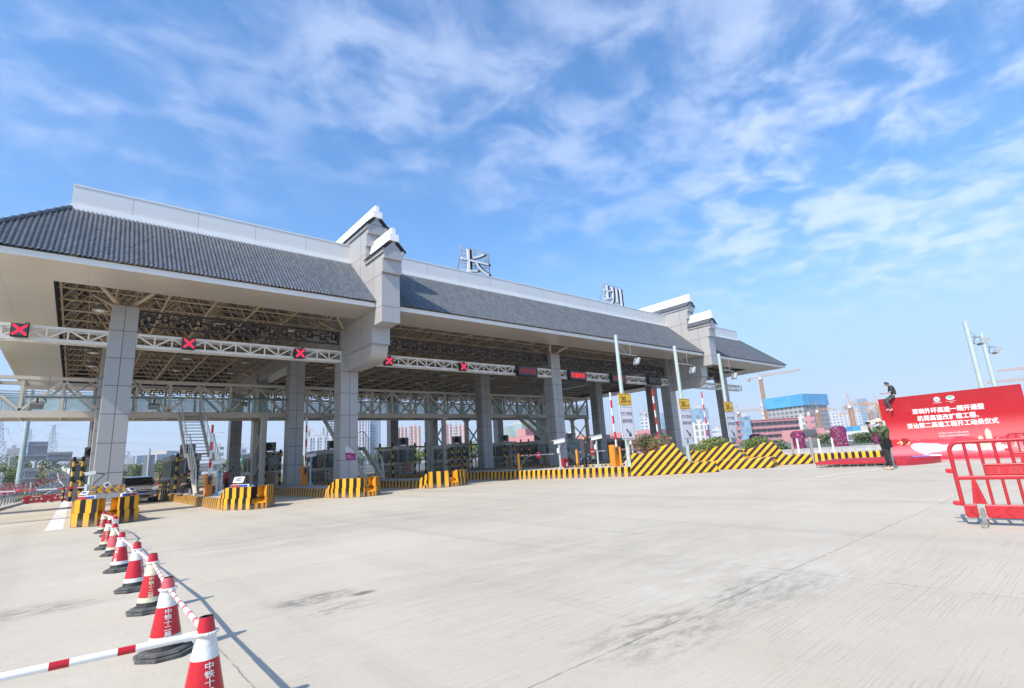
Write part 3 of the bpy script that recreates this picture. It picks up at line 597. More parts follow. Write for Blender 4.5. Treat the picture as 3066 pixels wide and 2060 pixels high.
def nose(parent, cx, y0, w=1.0, dp=1.4):
    """two-tier striped concrete nose with a notch in the middle of its front"""
    path = [(-w, dp+.85), (-w*.98, dp), (-.30, 0.), (.30, 0.), (w*.98, dp), (w, dp+.85)]
    def wall(pts, tiers, end):
        mb = MB(); seg = resample(pts, .19, False); n = len(seg)
        for (za, zb_a, zb_b, ins, th) in tiers:
            cur = 0
            outer, inner = [], []
            for i in range(n):
                t = (seg[min(i+1, n-1)]-seg[max(i-1, 0)]).normalized(); nn = Vector((-t.y, t.x)); outer.append(seg[i]+nn*ins); inner.append(seg[i]+nn*(ins+th))
            for i in range(n-1):
                f0, f1 = i/(n-1), (i+1)/(n-1); a0 = zb_a+(zb_b-zb_a)*f0; a1 = zb_a+(zb_b-zb_a)*f1; o0, o1, i0, i1 = outer[i], outer[i+1], inner[i], inner[i+1]
                v = [(o0.x, o0.y, za), (o1.x, o1.y, za), (o1.x, o1.y, a1), (o0.x, o0.y, a0), (i0.x, i0.y, za), (i1.x, i1.y, za), (i1.x, i1.y, a1), (i0.x, i0.y, a0)]
                mb.add([(cx+x, y0+y, z) for x, y, z in v], [(0, 1, 2, 3), (4, 7, 6, 5), (3, 2, 6, 7)], i % 2)
                if i == 0: mb.add([(cx+x, y0+y, z) for x, y, z in (v[0], v[3], v[7], v[4])], [(0, 1, 2, 3)], 2)
                if i == n-2: mb.add([(cx+x, y0+y, z) for x, y, z in (v[1], v[2], v[6], v[5])], [(0, 1, 2, 3)], 2)
        return mb
    m3 = STR+[ORG]; lerp = lambda a, b, t: (a[0]+(b[0]-a[0])*t, a[1]+(b[1]-a[1])*t)
    g = .24
    for s in (0, 1):
        pts = [path[1], path[2], (-g, 0)] if s == 0 else [(g, 0), path[3], path[4]]
        wall(pts, [(.01, .41, .41, 0, .42), (.412, .81, .81, .035, .34)], s).build('nose_block', m3, parent)
        pts = [path[0], path[1]] if s == 0 else [path[4], path[5]]
        wall(pts, [(.01, .41, .41, 0, .3), (.412, .50 if s == 0 else .81, .81 if s == 0 else .50, .035, .24)], s).build('nose_wing', m3, parent)
    mb = MB(); x0, x1 = cx-g+.002, cx+g-.002
    mb.prism([(0.03, .0), (.03, .20), (.10, .24), (.33, .40), (.5, .40), (.5, 0)], (0, 1, 0), (0, 0, 1), (x0, y0, .01), (x1-x0, 0, 0), 2)
    for k in range(3): mb.box(x0+.02+k*.2, x0+.11+k*.2, y0+.022, y0+.029, .012, .2, 1)
    mb.build('nose_notch', m3, parent)
desc = {0: 'toll island at the far left with the chevron board on its nose', 1: 'toll island with water bottles on its nose and a stair at its back', 2: 'toll island round the column that carries a torn poster', 3: 'toll island with the fourth striped nose, short end of the row'}
islx = [(.90, 20.8, .86, 51, .64), (5.30, 21.1, .92, 51, 1.25), (9.95, 21.75, 1.1, 52, 1.25), (14.95, 22.75, 1.2, 52, .5)]
isl = []
for i, (cx, y0, w, yb, dp) in enumerate(islx):
    t = thing('toll_island', desc[i], 'traffic island', (cx, y0+10, 0), group='toll islands'); isl.append(t)
    kerb([(cx-w, y0+dp+.2), (cx-w, y0+dp+.1), (cx+w, y0+dp+.1), (cx+w, yb), (cx-w, yb)], HI, .19, SHADE_STR, t); nose(t, cx, y0, w, dp)
def island(poly, lab, h=HI, w=.18, mats=STR):
    c = sum((Vector(p) for p in poly), Vector((0, 0)))/len(poly); t = thing('toll_island', lab, 'traffic island', (c.x, c.y, 0), group='toll islands'); kerb(poly, h, w, mats, t); return t
HR = .48
w1a, w1b = Vector((21.12, 16.25)), Vector((23.70, 13.05)); w2a, w2b = Vector((25.25, 15.2)), Vector((26.44, 11.62)); w3a, w3b = Vector((28.3, 14.1)), Vector((29.80, 11.05))
i5 = island([(21.12, 16.28), (21.9, 15.4), (23.4, 15.4), (23.4, 52), (19.6, 52), (19.7, 28.6), (19.85, 24), (20.3, 20.2)], 'long toll island with a camera pole, no-entry barrier and the nearest striped wedge', HR)
i6 = island([(25.3, 15.0), (27.2, 15.0), (27.4, 52), (25.2, 52)], 'toll island behind the middle one of three diagonally striped wedges', HR)
i7 = island([(28.5, 13.9), (30.6, 13.9), (33.0, 26), (33.0, 52), (30.9, 52), (30.9, 26)], 'toll island behind the farthest of the three diagonally striped wedges', HR)
i8 = island([(35.4, 22), (37.4, 22), (37.4, 52), (35.4, 52)], 'toll island deep behind the planted wedges, left of the far gable column')
i9 = island([(40.1, 24), (42.1, 24), (42.1, 52), (40.1, 52)], 'toll island under the far gable wall')
i10 = island([(49.9, 24), (51.9, 24), (51.9, 52), (49.9, 52)], 'toll island under the outermost column on the right')
# wedges: a kerb block plus the peaked block on it, both painted with diagonal stripes
def wedge(a, b, pts, lab, back=1.7, depth=1.9):
    d = (b-a).normalized(); n = Vector((-d.y, d.x))                   # n points away from the lane
    if n.x < 0: n = -n
    L = (b-a).length; D = Vector((d.x, d.y, 0)); Nn = Vector((n.x, n.y, 0)); A = Vector((a.x, a.y, 0))
    ds = stripes('diagonal_stripes_%d' % len(bpy.data.materials), (d.x*1.0, d.y*1.0, -1.05), .39, (.80, .40, .010), (.012, .011, .010), .5)
    t = thing('crash_wedge', lab, 'crash barrier', (a.x, a.y, 0), group='striped crash wedges')
    mb = MB(); mb.prism([(0, 0.005), (L, .005), (L-.10, HR+.02), (-.02, HR+.02)], D, (0, 0, 1), A, Nn*depth)
    bevel(mb.build('kerb_block', ds, t), .025)
    def uz(p):
        dd = ray(*p); o = A+Nn*.14; nn = Nn; k = (o-Vector((0, 0, CH))).dot(nn)/dd.dot(nn); q = Vector((0, 0, CH))+dd*k; return ((q-o).dot(D), q.z)
    top = [uz(p) for p in pts]; top.sort(); poly = [(top[0][0], HR+.022)]+[(u, max(z, HR+.03)) for u, z in top]+[(top[-1][0]+.02, HR+.022)]
    mb = MB(); mb.prism(poly, D, (0, 0, 1), A+Nn*.14, Nn*(depth-.3)); bevel(mb.build('peaked_block', ds, t), .02); return t
wedge(w1a, w1b, [ZE(140, 385), ZE(200, 385), ZE(250, 398), ZE(350, 372), ZE(590, 265), ZE(775, 480)], 'nearest and leftmost of three black and yellow peaked wedges, below a big flowering shrub')
wedge(w2a, w2b, [ZE(780, 360), ZE(860, 362), ZE(900, 380), ZE(985, 345), ZE(1195, 260), ZE(1370, 440)], 'middle of three black and yellow peaked wedges')
wedge(w3a, w3b, [ZE(1282, 338), ZE(1345, 338), ZE(1385, 350), ZE(1480, 318), ZE(1640, 248), ZE(1805, 400)], 'farthest and rightmost of three black and yellow peaked wedges')
# far kerb on the right with upright stripes, running behind the red stage
ka, kb = on_z(ZE(2125, 495)), on_z(ZW(1745, 1495)); kd = (kb-ka).normalized(); kn = Vector((kd.y, -kd.x, 0)); kn = kn if kn.x > 0 else -kn
kerb([tuple((ka)[:2]), tuple((kb+kd*.6)[:2]), tuple((kb+kd*.6+kn*1.2)[:2]), tuple((ka+kn*1.2)[:2])], .50, .15, STR, thing('striped_kerb', 'low black and yellow kerb with upright stripes behind the red stage', 'kerb', (ka.x, ka.y, 0)))

# ================================================================== CONES AND THEIR RODS
def cone_mats():
    red = Mat('cone_red_sheeting', .35); v = red.coord('Object'); red.color(red.mix(red.ramp(red.noise(v, 9, 5, .7), .45, .8), (.50, .010, .020, 1), (.36, .016, .026, 1)))
    vo = red.node('ShaderNodeTexVoronoi'); vo.inputs['Scale'].default_value = 55; red.l.new(v, vo.inputs[0]); red.bump(vo.outputs[0], .12, .004)
    wh = Mat('cone_white_sheeting', .4); v = wh.coord('Object'); wh.color(wh.mix(wh.ramp(wh.noise(v, 8, 5, .7), .4, .8), (.74, .75, .70, 1), (.58, .57, .50, 1)))
    vo = wh.node('ShaderNodeTexVoronoi'); vo.inputs['Scale'].default_value = 55; wh.l.new(v, vo.inputs[0]); wh.bump(vo.outputs[0], .25, .004)
    yw = mat('cone_aged_cream_sheeting', (.66, .62, .43), .5, var=.15, scale=9); rb = mat('cone_black_rubber', (.035, .035, .034), .7, var=.35, scale=14, bump=.3, bscale=40); fd = mat('cone_faded_red', (.62, .10, .11), .5, var=.15, scale=8)
    dk = mat('cone_dusty_rubber_foot', (.085, .085, .08), .85, var=.35, scale=12, bump=.4, bscale=30); dr = mat('cone_dull_red', (.46, .035, .04), .5, var=.25, scale=10)
    return red.m, wh.m, yw, rb, fd, dk, dr
RED, WHS, YWS, RUB, FAD, DUS, DULL = cone_mats()
CHT = .55
def cr(z): return .118-(.118-.034)*(z-.045)/(CHT-.045)
def cone(loc, lab, rz, red=RED, white=WHS, cap=RED, text=0., tilt=0.):
    t = thing('traffic_cone', lab, 'traffic cone', loc, 0, 'cones in a row across the pavement'); o = Vector(loc)
    mb = MB(); n = 8; po = []
    for i in range(n): a = 2*math.pi*(i+.5)/n; po.append((.205*math.cos(a), .205*math.sin(a)))
    mb.prism(po, (1, 0, 0), (0, 1, 0), o, (0, 0, .028)); mb.prism([(x*.86, y*.86) for x, y in po], (1, 0, 0), (0, 1, 0), o+Vector((0, 0, .028)), (0, 0, .016)); mb.lathe([(.155, .044), (.145, .052), (.120, .056)], o, 24)
    bevel(mb.build('rubber_foot', DUS, t, None), .008, 2)
    def band(nm, z0, z1, m):
        b = MB(); k = max(2, int((z1-z0)/.03)); b.lathe([(cr(z0+(z1-z0)*i/k), z0+(z1-z0)*i/k) for i in range(k+1)], o, 28); return b.build(nm, m, t, 60)
    band('base_band', .045, .10, RUB); band('lower_white_band', .10, .145, white); body = band('red_sleeve', .145, .345, red); band('upper_white_band', .345, .475, white); band('top_band', .475, CHT, cap)
    m_ = MB(); m_.lathe([(cr(CHT), CHT), (cr(CHT)-.008, CHT+.002), (cr(CHT)-.012, CHT-.05), (0, CHT-.05)], o, 24); m_.build('open_top', BLK, t, 60)
    m_ = MB()
    for k in range(20): a, b = 2*math.pi*k/20, 2*math.pi*(k+1)/20; r = cr(.468)+.009; m_.tube(o+Vector((r*math.cos(a), r*math.sin(a), .468)), o+Vector((r*math.cos(b), r*math.sin(b), .468)), .0085, None, 6, False)
    m_.build('ring', WHT, t, 60)
    m_ = MB(); hh = .046
    for q, chx in enumerate('中铁十二局'):
        vs, fs, w = glyphs(chx); sc = hh*1.10; z0 = .337-(q+1)*.0385
        out = []
        for v in vs:
            z = z0+.004+v.y*.046*.80; r = cr(z)+.0025; a = rz+(v.x-w/2)*sc/r; out.append(o+Vector((r*math.cos(a), r*math.sin(a), z)))
        m_.add(out, fs); m_.add([p+Vector((0, 0, .0022)) for p in out], fs)
        m_.add([o+Matrix.Rotation(.018, 3, 'Z') @ ((p-o)*1.0) for p in out], fs)
    m_.build('lettering', white if text == 0 else text, t, None, fix=False); t.rotation_euler = (R(rnd.uniform(-1.6, 1.6)), R(rnd.uniform(-1.6, 1.6)), 0); return t
def toward(x, y, off=0): return math.atan2(-y, -x)+R(off)
cpos = [((.64, 3.45), 18, {}, 'nearest red cone, cut by the lower edge of the picture, joined to two rods'), ((.65, 5.03), 8, dict(cap=FAD), 'red cone with a faded pink top, second from the front'), ((.71, 6.74), 0, dict(white=YWS, cap=RED), 'red cone with yellowed bands, third from the front'), ((.68, 8.15), 55, {}, 'red cone with its lettering turned to the right, fourth from the front'), ((.64, 10.05), -38, {}, 'red cone with lettering turned left, fifth from the front'), ((.67, 12.3), 90, dict(red=FAD, white=YWS), 'sun-faded pinkish cone with yellowed bands, sixth from the front'), ((.62, 13.6), -10, dict(white=YWS), 'red cone mostly hidden behind the sun-faded one'), ((.80, 14.92), 120, dict(red=DULL), 'dull red cone hidden deep in the row before the striped nose'), ((.79, 16.7), 10, dict(red=RED), 'bright red cone standing just left of the hidden ones near the nose'), ((.71, 17.9), -30, dict(red=DULL, white=YWS), 'farthest dull red cone, close to the first striped nose')]
CP = []
for (x, y), off, kw, lab in cpos: cone((x, y, 0), lab, toward(x, y, off), **kw); CP.append(Vector((x, y, .455)))
def rod(p, q, lab, n=7, r=.0165, red=.22):
    d = (q-p).normalized(); p2 = p+d*.06; q2 = q-d*.06; L = (q2-p2).length; t = thing('barrier_rod', lab, 'rod', (p2+q2)/2, 0, 'striped rods strung between the cones'); mb = MB(); cuts = [0]; 
    for k in range(n): c = (k+.5)/n; cuts += [c-red/n/1.6, c+red/n/1.6]
    cuts.append(1)
    for k in range(len(cuts)-1):
        rr = r*(1.0 if cuts[k] < .5 else .82); mb.tube(p2.lerp(q2, cuts[k]), p2.lerp(q2, cuts[k+1]), rr, None, 12, True, k % 2)
    mb.build('pole', [WHT, mat('rod_red_tape', (.70, .10, .10), .4)], t, 60); m_ = MB()
    for a, b in ((p, p2+d*.03), (q2-d*.03, q)): m_.tube(a+(b-a).normalized()*.05, b, .011, None, 8)
    m_.build('hook', WHT, t, 60); return t
for k in range(len(CP)-1): rod(CP[k], CP[k+1], ['rod from the nearest cone to the pink-topped cone', 'rod from the pink-topped cone to the yellow-banded cone', 'rod between the third and fourth cones', 'rod between the fourth and fifth cones', 'rod between the fifth cone and the faded one', 'rod behind the faded pink cone', 'short rod between two hidden cones', 'rod near the striped nose, before the last pair of cones', 'last rod, ending at the farthest cone'][k])
rl = thing('barrier_rod', 'thick white rod with two red sections running left from the nearest cone', 'rod', (-.3, 3.5, .47), 0, 'striped rods strung between the cones')
p, q = CP[0]+Vector((-.05, 0, .01)), at_y(ZT(-420, 1570), 3.5); L = (q-p).length; mb = MB(); d = (q-p).normalized()
e1, e2, e3, e4 = [(at_y(ZT(*c), 3.5)-p).length for c in ((1143, 1195), (992, 1230), (588, 1325), (414, 1368))]
for a, b, k in ((.04, e1, 0), (e1, e2, 1), (e2, e3, 0), (e3, e4, 1), (e4, L, 0)): mb.tube(p+d*a, p+d*b, .0185, None, 14, True, k)
mb.tube(p+d*.0, p+d*.06, .0215, None, 14); mb.build('pole', [WHT, RED], rl, 60)

# ================================================================== RED PLASTIC FENCES ON THE RIGHT
def fence(o, d, lab, L=1.42, txt=True):
    """hollow red plastic fence: o = foot of its left end, d = direction along it"""
    d = Vector((d[0], d[1], 0)).normalized(); o = Vector((o[0], o[1], 0)); n = Vector((d.y, -d.x, 0)); n = n if n.dot(o) < 0 else -n
    P = lambda u, z, w=0: o+d*u+Vector((0, 0, z))+n*w
    t = thing('plastic_fence', lab, 'barrier', o+d*L/2, 0, 'red plastic crowd fences'); r = .021; f = MB()
    pts = [(.0, .10)] ; top = 1.12
    rail = [(-.005, .28), (-.01, .70), (-.012, top-.11)]+[(.09-.10*math.cos(a), top-.11+.11*math.sin(a)) for a in [R(q) for q in (20, 45, 70, 90)]]+[(L-.09+.10*math.cos(a), top-.11+.11*math.sin(a)) for a in [R(q) for q in (90, 70, 45, 20)]]+[(L+.012, top-.11), (L+.01, .70), (L+.005, .28)]
    f.path([P(*q) for q in rail], .027, 10)
    for q in rail: f.lathe([(0, -.027), (.019, -.019), (.027, 0), (.019, .019), (0, .027)], P(*q), 10)
    f.build('frame', REDP, t, 60); b = MB(); k = int((L-.1)/.16)
    for i in range(1, k+1):
        u = .155*i; b.tube(P(u, top), P(u+.005, .80 if .30 < u < L-.25 else .64), .020, None, 10)
        if abs(u-.18) > .1 and abs(u-(L-.18)) > .1: b.tube(P(u, .62), P(u+.003, .28), .019, None, 10)
    b.build('bars', REDP, t, 60); m_ = MB()
    m_.prism([(.0, .605), (L, .605), (L, .66), (.0, .66)], d, (0, 0, 1), o+n*-.022, n*.044); bevel(m_.build('middle_rail', REDP, t), .012)
    m_ = MB(); m_.prism([(.30, .661), (L-.30, .661), (L-.30, .815), (.30, .815)], d, (0, 0, 1), o+n*-.02, n*.04); m_.prism([(.30, .79), (L-.30, .79), (L-.30, .815), (.30, .815)], d, (0, 0, 1), o+n*-.027, n*.054)
    sp = bevel(m_.build('sign_panel', REDP, t), .01)
    if txt: m_ = MB(); write(m_, '注意安全', P(L/2, .685, .0225), d, (0, 0, 1), .105, .74, .0); m_.build('raised_writing', mat('red_plastic_raised', (.56, .07, .08), .45), sp, fix=False)
    for s in (0, 1):
        X = (lambda u: u) if s == 0 else (lambda u: L-u); m_ = MB()
        m_.prism([(X(.145), .605), (X(.19), .605), (X(.255), .285), (X(.105), .285)], d, (0, 0, 1), o+n*-.018, n*.036)
        for u in (.165, .185): m_.bar(P(X(u), .5, .022), P(X(u+.005), .33, .022), .006, .012)
        m_.lathe([(0, 0), (.045, 0), (.045, .01), (.035, .012), (.035, .006), (0, .006)], P(X(.18), .29, .02), 16); bevel(m_.build('leg_gusset', REDP, t), .008)
        m_ = MB()
        for z0, z1 in ((.70, .765), (.262, .325)): m_.prism([(X(-.012), z1), (X(-.105), z1), (X(-.11), z0+.01), (X(-.08), z0), (X(-.012), z0-.005)], d, (0, 0, 1), o+n*-.016, n*.032)
        bevel(m_.build('coupling_lug', REDP, t), .008)
        m_ = MB(); m_.prism([(X(.155), .23), (X(.205), .23), (X(.205), .05), (X(.22), .04), (X(.22), .0), (X(.145), .0), (X(.145), .04), (X(.155), .05)], d, (0, 0, 1), o+n*-.03, n*.06); m_.obox(P(X(.18), .022), d*.035, n*.26, (0, 0, .022)); bevel(m_.build('foot', mat('dusty_grey_foot', (.22, .21, .19), .8, var=.3, scale=20), t), .01)
    m_ = MB(); u0 = .0
    for a, b in ((.0, .14), (.22, L-.22), (L-.14, L)):
        m_.prism([(a+.02, .10), (b-.02, .10), (b, .13), (b, .275), (a, .275), (a, .13)], d, (0, 0, 1), o+n*-.03, n*.06)
    skirt = bevel(m_.build('skirt', REDP, t), .012)
    m_ = MB(); dark = mat('red_plastic_groove', (.40, .015, .02), .5)
    for us in (.05, .40, L-.45): m_.bar(P(us+.07, .255, .032), P(us+.01, .19, .032), .006, .016, n); m_.bar(P(us+.01, .19, .032), P(us+.09, .125, .032), .006, .016, n)
    for us in (.34, L-.34):
        m_.bar(P(us, .25, .032), P(us, .12, .032), .006, .014, n)
        for z, s in ((.235, 1), (.14, 1)): m_.bar(P(us-.03, z-.012, .032), P(us+.03, z+.012, .032), .006, .012, n)
    m_.build('raised_mark', REDP, skirt); return t
fence((9.56, 1.72), (.113, -1.0), 'near red plastic fence at the right edge, raised writing on its panel')
f2 = on_z(ZV(1672, 372), .735); fence((f2.x, f2.y), (.15, -1.0), 'second red plastic fence farther back, mostly hidden by the near one', txt=False)
# ================================================================== RED STAGE AND BANNER WALL
BO = Vector((29.73, 7.56, 0)); BD = (Vector((30.005, 3.316, 0))-BO).normalized(); BN = Vector((-abs(BD.y), -BD.x*1.0, 0)).normalized()
BN = Vector((BD.y, -BD.x, 0)); BN = BN if BN.x < 0 else -BN
BP = lambda u, z, w=0: BO+BD*u+Vector((0, 0, z))+BN*w
bw = thing('banner_wall', 'big red event banner wall with white Chinese headline and pale city picture', 'banner', BP(2.4, 0))
def banner_mat():
    m = Mat('red_banner_print', .38, 0, .4); v = m.coord('Object'); s = m.node('ShaderNodeSeparateXYZ'); m.l.new(v, s.inputs[0]); z = s.outputs[2]; u = m.math('MULTIPLY', s.outputs[1], -1.0)
    ht = m.math('ADD', 0.93, m.math('MULTIPLY', m.math('SUBTRACT', m.noise(m.coord('Object', (0, 1.0, 0)), 1.7, 4, .55), .5), .55))
    sky_ = m.mix(m.ramp(z, 1.95, .95), (.40, .004, .010, 1), (.66, .12, .13, 1)); sky_ = m.mix(m.ramp(z, 2.0, 3.0), sky_, (.34, .005, .010, 1))
    pink = m.mix(m.ramp(z, .88, .35), (.55, .05, .075, 1), (.70, .22, .25, 1)); pink = m.mix(m.ramp(z, .42, .1), pink, (.52, .03, .055, 1))
    hills = m.math('LESS_THAN', z, ht); c = m.mix(hills, sky_, pink); c = m.mix(m.math('MULTIPLY', m.ramp(m.noise(v, 1.2, 3, .6), .50, .8), .10), c, (.62, .10, .11, 1)); m.color(c); return m.m
face = MB(); face.prism([(-.08, 0.02), (4.96, .02), (4.96, 3.0), (-.08, 2.95)], BD, (0, 0, 1), BO, -BN*.10); face.build('printed_face', banner_mat(), bw)
tr = MB()
for u in (.0, 1.2, 2.4, 3.6, 4.85):
    tr.bar(BP(u, .02, -.14), BP(u, 2.9, -.14), .06, .06); tr.bar(BP(u, .04, -1.3), BP(u, 2.2, -.16), .05, .05); tr.bar(BP(u, .04, -.14), BP(u, .04, -1.3), .05, .05)
for z in (.5, 1.5, 2.5): tr.bar(BP(-.02, z, -.14), BP(4.9, z, -.14), .05, .05)
tr.build('back_frame', STEEL, bw)
wm = mat('white_print', (.84, .82, .80), .45, var=.02); pw = mat('pale_pink_print', (.82, .50, .52), .45, var=.06); cw = mat('cream_print', (.72, .50, .40), .45, var=.05); gold = mat('gold_print', (.80, .60, .28), .4)
m_ = MB()
for tx, u0, u1, zb_, h in (('深圳外环高速一期开通暨', 1.15, 3.66, 2.12, .235), ('机荷高速改扩建工程、', 1.28, 3.42, 1.79, .235), ('深汕第二高速工程开工动员仪式', .84, 4.0, 1.475, .235)): write(m_, tx, BP((u0+u1)/2, zb_, .004), BD, (0, 0, 1), h*1.10, u1-u0, .026)
m_.build('headline', wm, bw, fix=False); m_ = MB()
for tx, zb_ in (('主办单位: 深 圳 市 交 通 运 输 局', 1.145), ('承办单位: 深圳高速公路股份有限公司', 1.02)): write(m_, tx, BP(2.43, zb_, .004), BD, (0, 0, 1), .068, 1.02, .01)
m_.build('small_print', wm, bw, fix=False)
def disc(mb, u, z, r, w, k, rx=1, n=26, r0=0): mb.add([BP(u+rx*r*math.cos(2*math.pi*i/n), z+r*math.sin(2*math.pi*i/n), w) for i in range(n)], [tuple(range(n))], k)
m_ = MB(); lm = [wm, mat('emblem_blue', (.16, .25, .62), .4), mat('emblem_green', (.10, .42, .16), .4), mat('emblem_sky', (.35, .62, .82), .4)]
disc(m_, 2.14, 2.69, .115, .004, 0); disc(m_, 2.14, 2.69, .10, .006, 1); disc(m_, 2.14, 2.69, .07, .008, 0); m_.add([BP(2.14+.055*math.cos(a), 2.69+.05*math.sin(a)-.005, .010) for a in [R(q) for q in range(150, 390, 20)]], [tuple(range(12))], 2); disc(m_, 2.15, 2.70, .022, .012, 1)
disc(m_, 2.62, 2.71, .095, .004, 0, 1.6); disc(m_, 2.62, 2.71, .085, .006, 3, 1.6); m_.add([BP(2.62+.135*math.cos(a), 2.70+.085*math.sin(a), .008) for a in [R(q) for q in range(10, 171, 16)]], [tuple(range(11))], 2); m_.add([BP(2.50+.24*i/8, 2.665+.018*math.sin(i*1.3), .010) for i in range(9)]+[BP(2.74-.24*i/8, 2.69+.015*math.sin(i*1.5), .010) for i in range(9)], [tuple(range(18))], 0)
write(m_, '深圳市交通运输局', BP(2.13, 2.52, .004), BD, (0, 0, 1), .045, .3, .004, k=0); write(m_, 'Shenzhen Expressway', BP(2.62, 2.545, .004), BD, (0, 0, 1), .042, .36, .002, k=0); write(m_, '深高速', BP(2.63, 2.485, .004), BD, (0, 0, 1), .045, .13, .002, k=0)
m_.build('emblem', lm, bw, fix=False)
m_ = MB(); mp = [(.79, .70), (.95, .79), (1.2, .80), (1.5, .76), (1.8, .74), (2.0, .66), (2.3, .70), (2.7, .70), (3.1, .62), (3.5, .64), (3.9, .58), (4.25, .46), (4.0, .36), (3.7, .30), (3.45, .38), (3.1, .33), (2.7, .42), (2.4, .38), (2.1, .42), (1.8, .36), (1.5, .33), (1.3, .24), (1.05, .36), (.85, .52)]
ext = MB(); ext.add([BP(u, z-.06, .004) for u, z in mp], [tuple(range(len(mp)))]); ext.build('map_edge_print', mat('deep_pink_print', (.60, .20, .24), .45), bw, fix=False)
m_.add([BP(u, z, .007) for u, z in mp], [tuple(range(len(mp)))]); m_.build('map_print', mat('white_pink_print', (.74, .52, .55), .45, var=.05), bw, fix=False)
m_ = MB()
for u, w_, zt, sh in ((3.57, .22, 1.28, .15), (3.30, .18, .98, .07), (3.83, .14, .86, .18), (4.10, .16, .72, .25), (4.35, .12, .60, .02)):
    m_.add([BP(u-w_/2, .45, .010), BP(u+w_/2, .45, .010), BP(u+w_/2*.9, zt-sh, .010), BP(u+.015, zt, .010), BP(u-.015, zt, .010), BP(u-w_/2*.9, zt-sh, .010)], [(0, 1, 2, 3, 4, 5)])
for k in range(24): a, b = 2*math.pi*k/24, 2*math.pi*(k+1)/24; m_.add([BP(4.62+.30*math.cos(a), .55+.30*math.sin(a), .010), BP(4.62+.30*math.cos(b), .55+.30*math.sin(b), .010), BP(4.62+.27*math.cos(b), .55+.27*math.sin(b), .010), BP(4.62+.27*math.cos(a), .55+.27*math.sin(a), .010)], [(0, 1, 2, 3)])
for k in range(6): a = math.pi*k/6; m_.add([BP(4.62+.28*math.cos(a)+.008*math.sin(a), .55+.28*math.sin(a), .011), BP(4.62+.28*math.cos(a)-.008*math.sin(a), .55+.28*math.sin(a), .011), BP(4.62-.28*math.cos(a)-.008*math.sin(a), .55-.28*math.sin(a), .011), BP(4.62-.28*math.cos(a)+.008*math.sin(a), .55-.28*math.sin(a), .011)], [(0, 1, 2, 3)])
m_.build('city_print', cw, bw, fix=False)
m_ = MB(); vs, fs, w_ = glyphs('40', .0); m_.add([BP(.30+v.x*.52+v.y*.05, .74+v.y*.34, .014+.05*(v.z+.4)) for v in vs], fs, 0); m_.prism([(.44, .96), (.62, 1.06), (.80, .98), (.86, .88), (.74, .90), (.66, .76), (.50, .74), (.60, .88)], BD, (0, 0, 1), BP(0, 0, .04), BN*.004, 1)
m_.add([BP(-.08, .96, .006), BP(.30, 1.02, .006), (BP(.62, .93, .006)), BP(.34, .76, .006), BP(-.08, .60, .006)], [(0, 1, 2, 3, 4)], 2); m_.build('number_print', [gold, mat('dark_red_print', (.30, .01, .015), .45), mat('ribbon_red_print', (.55, .012, .02), .45)], bw, fix=False)
m_ = MB(); fl = [(.2, 0), (.6, .9), (1.6, 1.3), (3.0, 1.0), (4.2, .55), (4.9, .3), (4.9, 0)]; m_.add([BP(u, .012, w_) for u, w_ in fl], [tuple(range(len(fl)))]); m_.build('loose_cloth', mat('pink_floor_cloth', (.66, .34, .36), .6, var=.2, scale=2), bw)
# stage
sp_ = [on_z(p) for p in (ZW(1048, 1565), ZW(1790, 1545))]; stg = thing('red_stage', 'low red stage with a steel frame showing below its left half', 'stage', (26, 7.4, 0))
A = Vector((25.2, 9.3, 0)); Bq = Vector((25.45, 6.5, 0)); C_ = Vector((26.2, 5.75, 0)); Dq = Vector((27.9, 5.4, 0)); back = Vector((2.6, .9, 0))
poly = [A, A.lerp(Bq, .5), Bq, Bq.lerp(C_, .5)+Vector((-.15, -.05, 0)), C_, C_.lerp(Dq, .5)+Vector((.0, -.12, 0)), Dq, Dq+Vector((1.4, .9, 0)), A+Vector((3.6, .3, 0))]
m_ = MB(); n_ = len(poly); m_.add([p+Vector((0, 0, .14)) for p in poly]+[p+Vector((0, 0, .25)) for p in poly], [tuple(range(n_, 2*n_)), tuple(range(n_))[::-1]]+[(i, (i+1) % n_, n_+(i+1) % n_, n_+i) for i in range(n_)]); m_.build('red_carpet_deck', mat('red_carpet', (.42, .014, .028), .75, var=.12, scale=4), stg)
m_ = MB(); rs = [Bq, poly[3], C_, poly[5], Dq]
for a, b in zip(rs, rs[1:]): m_.add([a, b, b+Vector((0, 0, .139)), a+Vector((0, 0, .139))], [(0, 1, 2, 3)])
m_.build('front_skirt', mat('red_skirt_cloth', (.36, .018, .03), .35, var=.1), stg, 60); m_ = MB()
for k in range(9): p = A.lerp(Bq, k/9)+Vector((.12, 0, 0)); m_.tube(p, p+Vector((0, 0, .14)), .02, None, 8); m_.tube(p+Vector((.5, 0, 0)), p+Vector((.5, 0, .14)), .02, None, 8)
for z in (.03, .11): m_.tube(A+Vector((.12, 0, z)), Bq+Vector((.12, 0, z)), .015, None, 6)
m_.build('under_frame', STEEL, stg)
for (x, y, sx_, sy_, rz, nm, lab, mt) in ((27.6, 6.0, .20, .32, .4, 'cloth', 'folded purple cloth on the right end of the red stage', mat('purple_cloth', (.22, .16, .48), .8)), (28.2, 5.7, .22, .3, .2, 'paper_sheet', 'white paper sheets beside the purple cloth on the red stage', WHT)):
    o_ = bevel(MB().box(-sx_, sx_, -sy_, sy_, 0, .05).build(nm, mt), .02); o_.location = (x, y, .252); o_.rotation_euler = (0, 0, rz); tag(o_, lab, nm.split('_')[0])
